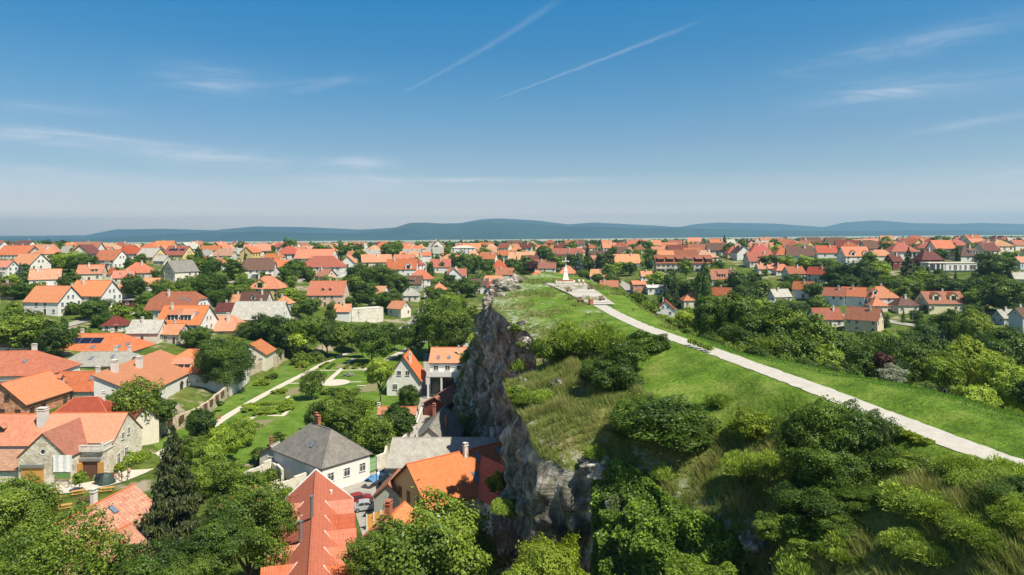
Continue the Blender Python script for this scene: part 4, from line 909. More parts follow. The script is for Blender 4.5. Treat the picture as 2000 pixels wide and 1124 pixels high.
# orange tiled house close under the cliff
ht, hro = ridge_house('cottage', 'orange tiled house with planked gable and three roof windows, close under the cliff', (793,909), (977,866), 9, 11, 4.8, 0, roof='bright', wall='white', lod=0, o=.55,
    chim=((1.3, -.14, .7, 1.1),), sky=((3.2, .25, -1, (.95, 1.9)), (1.2, .68, -1, (.95, 1.9)), (7.0, .22, -1, (.9, 1.5))), sides='F')
g = MB(); Lh = math.hypot(*(np.array(at(793,909,9))-np.array(at(977,866,9))))-1.1
gp = [(-Lh/2-.06, -5.5, 2.9), (-Lh/2-.06, -5.5, 4.8), (-Lh/2-.06, 0, 8.9), (-Lh/2-.06, 5.5, 4.8), (-Lh/2-.06, 5.5, 2.9)]
g.poly(gp, 0, [(a[1], a[2]) for a in gp])
for q_ in (-2.6, .2, 2.6): g.box(-Lh/2-.12, -Lh/2-.05, q_-.45, q_+.45, 3.6, 5.2, 1)
g.build('planked_gable', [M['planks'], M['brownframe']], ht)
# its side wing: a lower roof that juts out towards the cliff
wing = MB(); x0 = 3.6; hw2 = 3.6; zr2 = 8.2; ze2 = 4.7; yA = 0; yB = -9.2
for s_ in (-1, 1): wing.slab([(x0+s_*(hw2+.4), yB-.5, ze2-.3), (x0+s_*(hw2+.4), -3.6, ze2-.3), (x0, yA-.6, zr2+.1), (x0, yB-.5, zr2+.1)], .14, 0, 1, [(0,0),(6,0),(9,5),(0,5)])
wing.tube((x0, yB-.5, zr2+.12), (x0, yA-.6, zr2+.12), .13, .13, 6, 0)
wing.build('wing_roof', [M['redtile2'], M['brownframe']], ht)
g = MB(); g.poly([(x0-hw2, yB, -1), (x0+hw2, yB, -1), (x0+hw2, yB, ze2), (x0, yB, zr2-.1), (x0-hw2, yB, ze2)]); g.box(x0-hw2+.01, x0+hw2-.01, yB+.02, -5.4, -1, ze2-.05); g.build('wing_wall', M['white'], ht)
for xx in (x0-1.6, x0+1.4): add_window(ht, xx, yB-.03, 2.2, 0, 1.1, 1.5, 0)
# small neighbours along the street
ridge_house('outbuilding', 'small green walled outbuilding with old patched tiles, beside the street lamp', (780,917), (757,948), 5.3, 4.2, 3.5, 0, roof='oldtile', wall='greygreen', lod=0, o=.3, cat='outbuilding')
ridge_house('outbuilding', 'small orange roofed outbuilding with tall brick chimney, in front of the planked gable', (791,982), (750,1024), 5.6, 6.0, 3.5, 0, roof='bright', wall='peach', lod=0, o=.3, chim=((-1.0, .15, .95, 1.5),), chmat='bricktrim', cat='outbuilding')
ridge_house('outbuilding', 'low orange shed roof at the foot of the cliff, right of the big leafy tree', (985,1048), (930,1062), 5, 5.0, 3.3, 0, roof='rust', wall='cream', lod=0, cat='outbuilding')
ridge_house('house', 'narrow gabled house with mossy grey tiles and cream gable, by the alley', (838,838), (869,794), 6.4, 8.4, 2.8, 0, roof='darkgrey', wall='cream', lod=0, o=.3, chim=((-2.4, -.5, .7, .6), (5.4, .4, .7, .8)), chmat='bricktrim')
ridge_house('garden_shed', 'low orange tiled shed with white ends, between garden trees and the alley', (739,796), (815,796), 3.2, 3.4, 2.0, 0, roof='bright', wall='white', lod=0, o=.2, chim=((-4.2, 0, .6, .6),), win=False, cat='shed')
st_, sro = ridge_house('steep_house', 'white house with very steep orange roof and white chimney, by the garden', (787,697), (800,684), 10.2, 8.6, 4.2, 0, roof='bright', wall='white', lod=0, o=.5, chim=((-2.8, -.35, .8, .3),))
ridge_house('outbuilding', 'low white garage with orange roof, in front of the very steep roofed house', (775,728), (800,725), 5.0, 6.0, 3.0, 0, roof='bright', wall='white', lod=0, cat='garage')
mo, mor = ridge_house('terrace_house', 'white house with open ground floor terrace and orange roof, beside the cliff scree', (842,680), (915,680), 11.6, 9.5, 8.6, 0, roof='bright', wall='white', lod=0, o=.35, chim=((2.6, -.5, .35, .6),), sky=((-2.6, .7, -1), (.2, .7, -1)), win=False)
g = MB()
for xx in (-4.6, -1.2, 2.2, 4.6): g.box(xx-.22, xx+.22, -7.9, -7.5, -1, 5.6)
g.box(-5, 5, -8, -4.76, 5.6, 6.0); g.box(-5, 5, -8.0, -7.9, 6.0, 6.8); g.box(-4.4, 2.0, -4.85, -4.77, .6, 4.6, 1); g.box(2.6, 5.0, -7.4, -4.77, 0, 3.4)
g.build('terrace', [M['white'], M['glass']], mo)
for x_ in (-3, 0, 3): add_window(mo, x_, -4.78, 7.3, 0, 1.1, 1.1, 0)
ridge_house('shed', 'old brown tiled lean shed with grey posts, in the alley below the cliff', (848,778), (902,743), 4.2, 5.4, 2.8, 0, roof='oldtile', wall='darkred', lod=0, win=False, cat='shed')
ridge_house('house', 'small white gabled house with orange roof, tucked behind the cliff shoulder', (938,628), (925,652), 9, 7.5, 5.2, 0, roof='bright', wall='white', lod=0, chim=((-1.5, .1, .6, .8),))
ridge_house('house', 'white low house with orange roof half shaded by the cliff, beside tall trees', (906,655), (936,650), 6.6, 7.5, 3.4, 0, roof='rust', wall='white', lod=0, chim=((1.5, .1, .6, .8),))
# ---- stone barn with the terrace
def stone_house():
    r1, r1o = house('stone_barn', 'rubble stone barn with orange roof, white screen and wooden double doors', -76.8, 124, 0, 0, 13.6, 9.4, 5.2, 4.0, 'gable', 'bright', 'stone', lod=0, o=.15, win=False, cat='barn')
    # front wing, its ridge runs towards the camera
    g = MB(); W2 = 8.2; c = -1.3; f = -10.6
    pts = [(c-W2/2, f, -1), (c+W2/2, f, -1), (c+W2/2, f, 4.8), (c, f, 8.6), (c-W2/2, f, 4.8)]; g.poly(pts)
    g.box(c-W2/2+.005, c+W2/2-.005, f+.01, -4.6, -1, 4.8); g.box(c+W2/2+.01, 6.75, f+3.3, -4.71, -1, 4.6)
    g.build('wing_wall', M['stone'], r1)
    g = MB()
    g.slab([(c+W2/2+.3, f-.2, 4.62), (c+W2/2+.3, -3.6, 4.62), (c, -.6, 8.75), (c, f-.2, 8.75)], .14, 0, 1, [(0,0),(7,0),(10,5.6),(0,5.6)])
    g.slab([(c-W2/2-.3, f-.2, 4.62), (c-W2/2-.3, -3.6, 4.62), (c, -.6, 8.75), (c, f-.2, 8.75)], .14, 0, 1, [(0,0),(7,0),(10,5.6),(0,5.6)])
    g.build('wing_roof', [M['rust'], M['brownframe']], r1)
    g = MB(); g.box(-.02, .14, -4.8, 0, 0, .12); 
    g = MB(); x0, x1, yf = c+W2/2+.05, 6.9, f+3.1; z0 = 4.62      # balustrade
    g.box(x0, x1, yf-.25, yf+3.2, z0, z0+.18); g.box(x0, x1, yf-.3, yf-.05, z0+1.0, z0+1.15)
    k = int((x1-x0)/.28)
    for i in range(k+1):
        xx = x0+.1+(x1-x0-.2)*i/k; big = i % 7 == 0; ww = .16 if big else .06; g.box(xx-ww, xx+ww, yf-.26, yf-.1, z0+.18, z0+1.0)
    for j in range(9): yy = yf+.2+j*.3; g.box(x1-.2, x1-.06, yy-.06, yy+.06, z0+.18, z0+1.0)
    g.box(x1-.25, x1, yf-.1, yf+2.9, z0+1.0, z0+1.15); g.box(x1-.3, x1+.02, yf-.32, yf+.02, z0+.18, z0+1.6); g.build('balustrade', M['chimney'], r1)
    g = MB(); dx = c-1.7; g.box(dx-1.85, dx+1.85, f-.12, f-.01, 0, 3.0); g.build('barn_door', M['wood'], r1)
    g = MB(); g.box(dx-1.95, dx+1.95, f-.35, f-.01, 3.02, 3.5); g.box(4.7-1.9, 4.7+1.6, f+2.9, f+3.28, 3.0, 3.45); g.build('door_canopy', M['metal'], r1)
    g = MB(); g.box(3.3, 5.9, f+3.22, f+3.29, 0, 2.9); g.build('doorway', M['brownframe'], r1)
    g = MB(); g.box(5.9, 6.9, f+3.0, f+3.2, 0, 2.8); g.build('door_leaf', M['wood'], r1); g = MB(); g.box(2.9, 3.3, f+2.4, f+3.28, 0, 2.8); g.build('door_leaf', M['wood'], r1)
    g = MB(); 
    for i in range(16):
        a0, a1 = 2*math.pi*i/16, 2*math.pi*(i+1)/16; g.poly([(c+.35*math.cos(a0), f-.03, 5.6+.35*math.sin(a0)), (c+.35*math.cos(a1), f-.03, 5.6+.35*math.sin(a1)), (c+.6*math.cos(a1), f-.06, 5.6+.6*math.sin(a1)), (c+.6*math.cos(a0), f-.06, 5.6+.6*math.sin(a0))], 0); g.poly([(c, f-.02, 5.6), (c+.35*math.cos(a0), f-.02, 5.6+.35*math.sin(a0)), (c+.35*math.cos(a1), f-.02, 5.6+.35*math.sin(a1))], 1)
    g.build('round_window', [M['chimney'], M['glass']], r1)
    for yy, zz, w_, h_ in ((-1.6, 5.6, .7, 1.1), (.2, 6.0, .7, 1.1), (-.6, 2.3, .9, 1.7), (-3.0, 1.8, .8, 2.1)): add_window(r1, 6.83, yy, zz, math.pi/2, w_, h_, 0)
    # white projection screen and green board on the wing
    sc = MB(); n_ = 12
    for i in range(n_):
        xa = -78.3+2.05+i*3.1/n_; xb = xa+3.1/n_; da = .05*math.sin(i*1.3); db = .05*math.sin((i+1)*1.3); sc.slab([(xa, 113.15+da, 2.3), (xb, 113.15+db, 2.3), (xb, 113.15+db, 5.1), (xa, 113.15+da, 5.1)], .02)
    tag(sc.build('screen', M['whitepaint']), 'large white cloth screen hanging on the stone barn front', 'screen')
    bd = MB(); bd.box(-76.0, -73.5, 113.2, 113.3, 1.15, 2.15, 0); bd.box(-76.1, -73.4, 113.22, 113.36, 1.05, 1.15, 1); tag(bd.build('board', [M['greenboard'], M['wood']]), 'green board under the white screen on the stone barn', 'board')
stone_house()
ch = house('house', 'white house with orange roof and big white chimney, left of the stone barn', -93.5, 125, 0, 0, 18.6, 9.0, 4.6, 4.2, 'gable', 'orange', 'white', lod=0, o=.3, chim=((8.5, -.35, 1.5, 1.2),), dorm=((1.6, -1, 1.5, 'maroon', .62),), sides='F')
house('house', 'house with dull red roof behind the stone barn, beside the walnut tree', -85, 136, 1.2, math.radians(8), 13, 9, 4.2, 3.8, 'hip', 'red', 'white', lod=0, chim=((3, .1, .6, .8),))
house('outbuilding', 'small brown tiled outbuilding squeezed behind the stone barn roof', -75.5, 137, .5, math.radians(-38), 7, 5.5, 4.6, 2.8, 'gable', 'rust', 'cream', lod=0, win=False, chim=((1, .2, .5, .7),), cat='outbuilding')
house('outbuilding', 'low stone lean-to with old tiles at the left edge, left of the barn', -91, 117, 0, 0, 16, 5, 2.2, 1.6, 'shed', 'oldtile', 'stone', lod=0, win=False, cat='outbuilding')
# orange roof over raw brick walls
bt, bro = ridge_house('brick_house', 'half finished house of raw brick under a plain orange roof', (0,751), (97,725), 10.5, 10.5, 6.4, 2.0, roof='bright', wall='brick', lod=0, o=.5, dorm=((7.2, -1, 1.3, 'chimney', .55),), fm='brownframe')
house('house', 'house with broad orange hipped roof and white chimney at the left edge', -128, 171, 3.5, math.radians(4), 30, 14, 4.6, 4.6, 'hip', 'orange', 'white', lod=0, chim=((6.8, .25, 1.0, 1.2),), sky=((-1, .6, -1), (7.5, .45, -1)))
house('house', 'small orange roofed house between the raw brick house and the white gable', -100.5, 162, 1.5, 0, 13, 9, 4.4, 3.4, 'gable', 'orange', 'white', lod=0, chim=((3.2, -.4, .8, 1.2),), sky=((1.5, .4, -1), (4.6, .4, -1)))
house('house', 'pale yellow low house under long grey slate roof with two chimneys', -114, 191, 3.0, math.radians(2), 16.5, 9.5, 3.2, 3.0, 'half', 'grey', 'paleyellow', lod=0, chim=((2.0, .35, .7, 1.0), (6.0, .3, .7, 1.0)), sky=((-2.5, .5, -1), (3, .4, -1)))
house('house', 'white house with red hipped roof carrying three dark solar panels', -127, 209, 3.6, math.radians(2), 27, 14, 3.8, 4.4, 'hip', 'red' if 0 else 'orange', 'white', lod=0,
      solar=((-1.8, .42, -1, (3, 3.3, 2.6)),), sky=((1.5, .78, -1, (1.0, 1.5)), (9.2, .75, -1, (.9, 1.5)), (11.2, .62, -1, (.9, 1.5))), chim=((-5, .1, .8, 1.0), (4, .1, .8, 1.0)))
house('house', 'tall weathered cream house with old tan roof, at the left edge behind the trees', -143, 199, 4.5, math.radians(-12), 14, 12, 6.2, 3.6, 'hip', 'tan', 'oldplaster', lod=0, storeys=2)
# white building with arches along the garden wall
wa, wro = house('arcaded_house', 'large white house with arched windows and one long sloping orange roof', -88.6, 168, 1.0, math.pi/2+.06, 33, 10.4, 5.0, 4.6, 'shed', 'bright', 'white', lod=0, win=False, chim=(), o=.4)
for i, yy in enumerate((4, 8, 11.5)):
    g = MB(); pts = [(yy-.9, -5.24, .6), (yy+.9, -5.24, .6)]+[(yy+.9*math.cos(t), -5.24, 2.9+.9*math.sin(t)) for t in np.linspace(0, math.pi, 9)]; g.poly(pts, 0)
    fr = MB()
    for t0, t1 in zip(np.linspace(0, math.pi, 9)[:-1], np.linspace(0, math.pi, 9)[1:]): fr.tube((yy+.95*math.cos(t0), -5.27, 2.9+.95*math.sin(t0)), (yy+.95*math.cos(t1), -5.27, 2.9+.95*math.sin(t1)), .09, .09, 4)
    fr.box(yy-.03, yy+.03, -5.3, -5.25, .6, 3.8); ob = g.build('arched_window', M['glass'], wa); fr.build('frame', M['brownframe'], ob)
for xx, yy in ((-10, 4.0), (-1.5, 2.5)):
    link('chimney', chimney_mesh(1.5, 1.1, 2.4, 'chimney'), wro, (xx, yy, 5+4.6*(yy+5.2)/10.4))
house('house', 'white courtyard wing with hipped orange roof and low dormer, behind the walnut tree', -84.5, 184, 1.5, 0, 20, 15, 4.6, 4.8, 'hip', 'bright', 'white', lod=0, shed=((-2, -1, 5, .8, .35), (5.5, -1, 3, .8, .35)))
house('villa', 'yellow house with orange hipped roof and two tall white chimneys', -104.5, 247, 3.0, 0, 17.5, 11, 5.2, 4.4, 'hip', 'bright', 'yellow', lod=0, chim=((-3.0, -.35, .9, 1.1), (2.4, -.35, .9, 1.1)), storeys=2)
ridge_house('house', 'small white house with orange roof standing on the stone retaining wall', (488,674), (510,663), 8.4, 9.4, 5.2, 1.5, roof='bright', wall='cream', lod=0, o=.35, plinth=1.6)
ridge_house('outbuilding', 'low orange roofed annex beside the house on the retaining wall', (478,690), (496,681), 5.6, 5, 3.6, 1.0, roof='rust', wall='cream', lod=0, cat='outbuilding')
# near left, mostly behind trees
ridge_house('cottage', 'white house with patchwork pink and cream tiles, in front of the beer garden', (262,948), (40,1062), 7.2, 8.6, 3.9, 0, roof='patchy', wall='white', lod=0, o=.35, chim=((4.0, .45, .7, .8), (-7.0, .6, .7, .8)), sky=((3.2, .35, -1),), sides='R')
ridge_house('cottage', 'white cottage with short orange roof, between the spruce and a leafy tree', (497,949), (404,1003), 5.4, 6.2, 3.4, 0, roof='bright', wall='white', lod=0)
house('cottage', 'white walled house half hidden under the bottom left branches', -46, 70, 0, math.radians(75), 16, 9, 4.8, 3.4, 'gable', 'patchy', 'white', lod=0)
ridge_house('outbuilding', 'low grey board roofed hut right of the ruined walls, beside hipped white house', (527,874), (545,864), 4.2, 4.5, 3.0, 0, roof='grey', wall='oldplaster', lod=0, chim=((0, .3, .5, .9),), chmat='bricktrim', cat='outbuilding')
# ruined roofless walls
def wall_run(name, label, pts, h, th, mat, cat='wall', group=None, top=None, z=0, cap=None, jag=0):
    """a free standing wall along ground points; joints are mitred by small overlaps in height only"""
    g = MB()
    for i, (a_, b_) in enumerate(zip(pts[:-1], pts[1:])):
        L = math.hypot(b_[0]-a_[0], b_[1]-a_[1]); rz = math.atan2(b_[1]-a_[1], b_[0]-a_[0]); c, s = math.cos(rz), math.sin(rz)
        za, zb = (surf(*a_), surf(*b_)) if z is None else (z, z); k = max(1, int(L/2.2)); n_ = k
        for j in range(n_):
            u0, u1 = L*j/n_, L*(j+1)/n_; zz = za+(zb-za)*(j+.5)/n_; hh = h+(rnd.random()-.5)*jag+(.002*i)
            g.box(u0-(.1 if j == 0 else 0), u1, -th/2-(.001*(j % 2)), th/2+(.001*(j % 2)), zz-1.0, zz+hh, 0, lambda p_: (a_[0]+p_[0]*c-p_[1]*s, a_[1]+p_[0]*s+p_[1]*c, p_[2]))
            if cap: g.box(u0, u1, -th/2-.09, th/2+.09, zz+hh, zz+hh+.12+(j % 2)*.003, 1, lambda p_: (a_[0]+p_[0]*c-p_[1]*s, a_[1]+p_[0]*s+p_[1]*c, p_[2]))
    return tag(g.build(name, [M[mat]]+([M[cap]] if cap else [])), label, cat, group)
def G(px, py, z=0): return at(px, py, z)
wall_run('ruined_wall', 'roofless weathered plaster wall right of the spruce, nearest to the hipped house', [G(478,952), G(532,926), G(552,948)], 2.6, .4, 'oldplaster', jag=.8)
wall_run('ruined_wall', 'low ruined brick faced wall running below the hipped white house', [G(527,983), G(598,957)], 2.8, .45, 'oldplaster', jag=.6)
wall_run('ruined_wall', 'crumbling cross wall between the two ruined plaster walls', [G(488,975), G(545,955)], 1.6, .35, 'stone_small', jag=.7)
wall_run('boundary_wall', 'tall plaster boundary wall beside the green gate', [G(735,917), G(752,910), G(757,886)], 2.4, .4, 'oldplaster', jag=.1)
wall_run('boundary_wall', 'pale wall along the alley opposite the narrow gabled house', [G(780,880), G(812,850), G(826,806)], 2.0, .35, 'chimney', jag=.1)
g = MB()
pA, pB = G(713,926), G(734,918); Lg = math.hypot(pB[0]-pA[0], pB[1]-pA[1]); c_, s_ = (pB[0]-pA[0])/Lg, (pB[1]-pA[1])/Lg; T_ = lambda q: (pA[0]+q[0]*c_-q[1]*s_, pA[1]+q[0]*s_+q[1]*c_, q[2])
for i in range(15): g.box(Lg*i/14-.03, Lg*i/14+.03, -.03, .03, .1, 2.3, 0, T_)
for z_ in (.1, .7, 1.5, 2.25): g.box(0, Lg, -.045, .045, z_, z_+.07, 0, T_)
for i in range(7): g.box(Lg*(i+.08)/7, Lg*(i+.92)/7, .0, .02, .2, 2.2, 1, T_)
tag(g.build('gate', [plain('green_paint', (.16,.42,.16), .5), plain('pale_green_sheet', (.42,.58,.36), .6)]), 'light green metal gate beside the hipped white house', 'gate')
g = MB(); pA, pB = G(716,1036), G(757,1024); Lg = math.hypot(pB[0]-pA[0], pB[1]-pA[1]); c_, s_ = (pB[0]-pA[0])/Lg, (pB[1]-pA[1])/Lg
g.box(0, Lg, -.06, .06, 0, 2.1, 0, T_); 
for i in range(4): g.box(Lg*i/3-.08, Lg*i/3+.08, -.1, .1, 0, 2.25, 1, T_)
tag(g.build('plank_fence', [M['wood'], M['chimney']]), 'golden plank fence beside the parked silver car', 'fence')
# long garden wall and the retaining walls
gw = wall_run('garden_wall', 'long rubble stone wall with brown wooden panels along the garden lawn', [G(297,858), G(345,840), G(385,824), G(412,803), G(443,777)], 3.0, .6, 'stone_small', jag=.5)
for (px_, py_) in ((330,846), (352,838), (373,829), (398,814), (410,805), (421,796), (432,787)):
    x_, y_ = G(px_, py_); g = MB(); g.box(-.06+.36, .42, -.9, .9, 1.5, 2.9); ob = g.build('wooden_panel', M['brownframe'], gw, (x_, y_, 0))
wall_run('retaining_wall', 'pale plastered retaining wall between the lawn and the walnut tree', [G(447,776), G(468,762), G(486,744)], 4.2, .5, 'chimney', jag=.2)
wall_run('retaining_wall', 'high stone retaining wall under the small orange roofed house', [G(489,738), G(515,725), G(553,708)], 3.6, .7, 'stone_small', jag=.3)
# ================================================================ labels that single out: look + nearest thing one can find
LMK = [(352,500,'the yellow house with solar panels'),(449,650,'the yellow villa with two chimneys'),(175,680,'the roof with three solar panels'),(905,485,'the long white columned hall'),(1105,535,'the white stone cross'),
 (1340,515,'the long terraced apartment block'),(1864,520,'the flat white villa'),(1927,478,'the pink house'),(635,520,'the large red hipped white house'),(642,575,'the beige house with twin dormers'),(525,562,'the yellow house with orange gable'),
 (1680,620,'the beige gabled house'),(1836,590,'the roof with two tower dormers'),(1300,605,'the white gable among trees'),(508,530,'the brown balconied house'),(860,520,'the red gabled arched house'),(1812,500,'the maroon towered house'),
 (1990,620,'the grey blue house'),(720,612,'the blank stone wall'),(185,580,'the white house with wooden gable'),(1246,558,'the narrow brick house'),(1598,540,'the white gable with small windows'),(365,632,'the orange roof with skylights'),
 (352,545,'the grey roofed cream gable'),(47,490,'the large white gable far left'),(97,620,'the white gabled pair'),(754,480,'the tall orange hipped roof'),(1482,485,'the red hipped yellow house'),(1667,500,'the white twin gabled house'),(1107,500,'the maroon row with white gables')]
USED = set(); LOOKN = {}
def rel(px, py, lx, ly):
    dx, dy = px-lx, (py-ly)*2.2; d = math.hypot(dx, dy)
    t = 'just ' if d < 45 else '' if d < 95 else 'some way ' if d < 170 else 'far '
    if abs(dx) > 1.6*abs(dy): return t+('left of ' if dx < 0 else 'right of '), d
    if abs(dy) > 1.6*abs(dx): return t+('behind ' if dy < 0 else 'below '), d
    return t+('behind and ' if dy < 0 else 'below and ')+('left of ' if dx < 0 else 'right of '), d
def locate(look, px, py, maxd=330):
    c = []
    for lx, ly, ph in LMK:
        if math.hypot(px-lx, (py-ly)*2.2) < 12: continue
        r_, d = rel(px, py, lx, ly); c.append((d, r_+ph))
    c.sort()
    for d, ph in c[:9]:
        k = look+', '+ph
        if k not in USED and len(k.split()) <= 16: USED.add(k); return k
    if len((look+', '+c[0][1]).split()) > 16: look = ' '.join(look.split()[-4:])
    for adj in ('low', 'small', 'neat', 'plain', 'further', 'half hidden'):
        for d, ph in c[:9]:
            k = adj+' '+look+', '+ph
            if k not in USED and len(k.split()) <= 16: USED.add(k); return k
    return look+', '+c[0][1]
RN = dict(orange='orange', bright='orange', red='red', maroon='dark red', brown='brown', rust='rust red', tan='tan', salmon='salmon', grey='grey', darkgrey='dark grey', paleroof='pale grey', oldtile='old brown')
KN = dict(gable='gabled', hip='hipped', half='half hipped', pyr='pyramid', shed='sloping', flat='flat')
WN = dict(white='white', cream='cream', yellow='yellow', beige='beige', pink='pink', bluegrey='grey blue', paleyellow='pale yellow', greygreen='grey', darkred='dark red', peach='peach', oldplaster='weathered', brick='brick')
HREC = []
def ph(px, pyb, w, th, kind, roof, wall, st=1, **kw):
    """a house of the town from its place and width in the photograph"""
    th = math.radians(th); x, y, z = ground_hit(px, pyb); wm = w*y/F; ra = kw.pop('ra', .78); lab = kw.pop('label', None); pit = kw.pop('pitch', 43)
    view = math.atan2(x, y); ct, s_ = abs(math.cos(th+view*0)), abs(math.sin(th))
    # projected width of the footprint, seen along the line of sight
    ex = abs(math.cos(th)-math.sin(th)*x/y*0) ; L = wm/(abs(math.cos(th)-(x/y)*math.sin(th))+ra*abs(math.sin(th)+(x/y)*math.cos(th))); L = max(6.5, L); W = min(L*ra, 13) if kind != 'pyr' else L
    if kind in ('gable', 'half', 'hip') and W < 6: W = 6
    if kind == 'pyr': kind = 'hip'; W = L*.98
    cy_ = y+W/2*abs(math.cos(th))+L/2*abs(math.sin(th)); cx_ = x*cy_/y; z = float(terrain(cx_, cy_*.5+y*.5)); h = 2.45*st+.2; r = W/2*math.tan(math.radians(pit))
    if kind == 'flat': r = .3
    look = lab or f"{WN[wall]} house with {RN[roof]} {KN[kind]} roof"
    label = look if lab and ',' in lab else locate(look, px, pyb-12)
    lod = 1 if y < 520 else 2
    ck = kw.pop('chim', None)
    if ck is None: ck = ((rnd.uniform(-.3, .3)*L, rnd.choice((-.25, .25)), .7, .8),)
    dorm_ = tuple((a*L,)+tuple(b_) for a, *b_ in kw.pop('dorm', ())); shed_ = tuple((a*L,)+tuple(b_) for a, *b_ in kw.pop('shed', ())); sky_ = tuple((a*L,)+tuple(b_) for a, *b_ in kw.pop('sky', ()))
    bal = kw.pop('bal', None)
    rt_, ro_ = house('house', label, cx_, cy_, z, th, L, W, h, r, kind, roof, wall, lod=lod, chim=ck, dorm=dorm_, shed=shed_, sky=sky_, storeys=max(1, int(st+.3)), balcony=(bal[0]*L, bal[1]*2.45, bal[2]*L) if bal else None, **kw)
    HREC.append((cx_, cy_, max(L, W)/2, px, pyb, w)); return rt_, ro_, L, W, h, r
S3 = ((-.3,.5,-1), (0,.5,-1), (.3,.5,-1)); S2 = ((-.18,.5,-1), (.22,.5,-1))
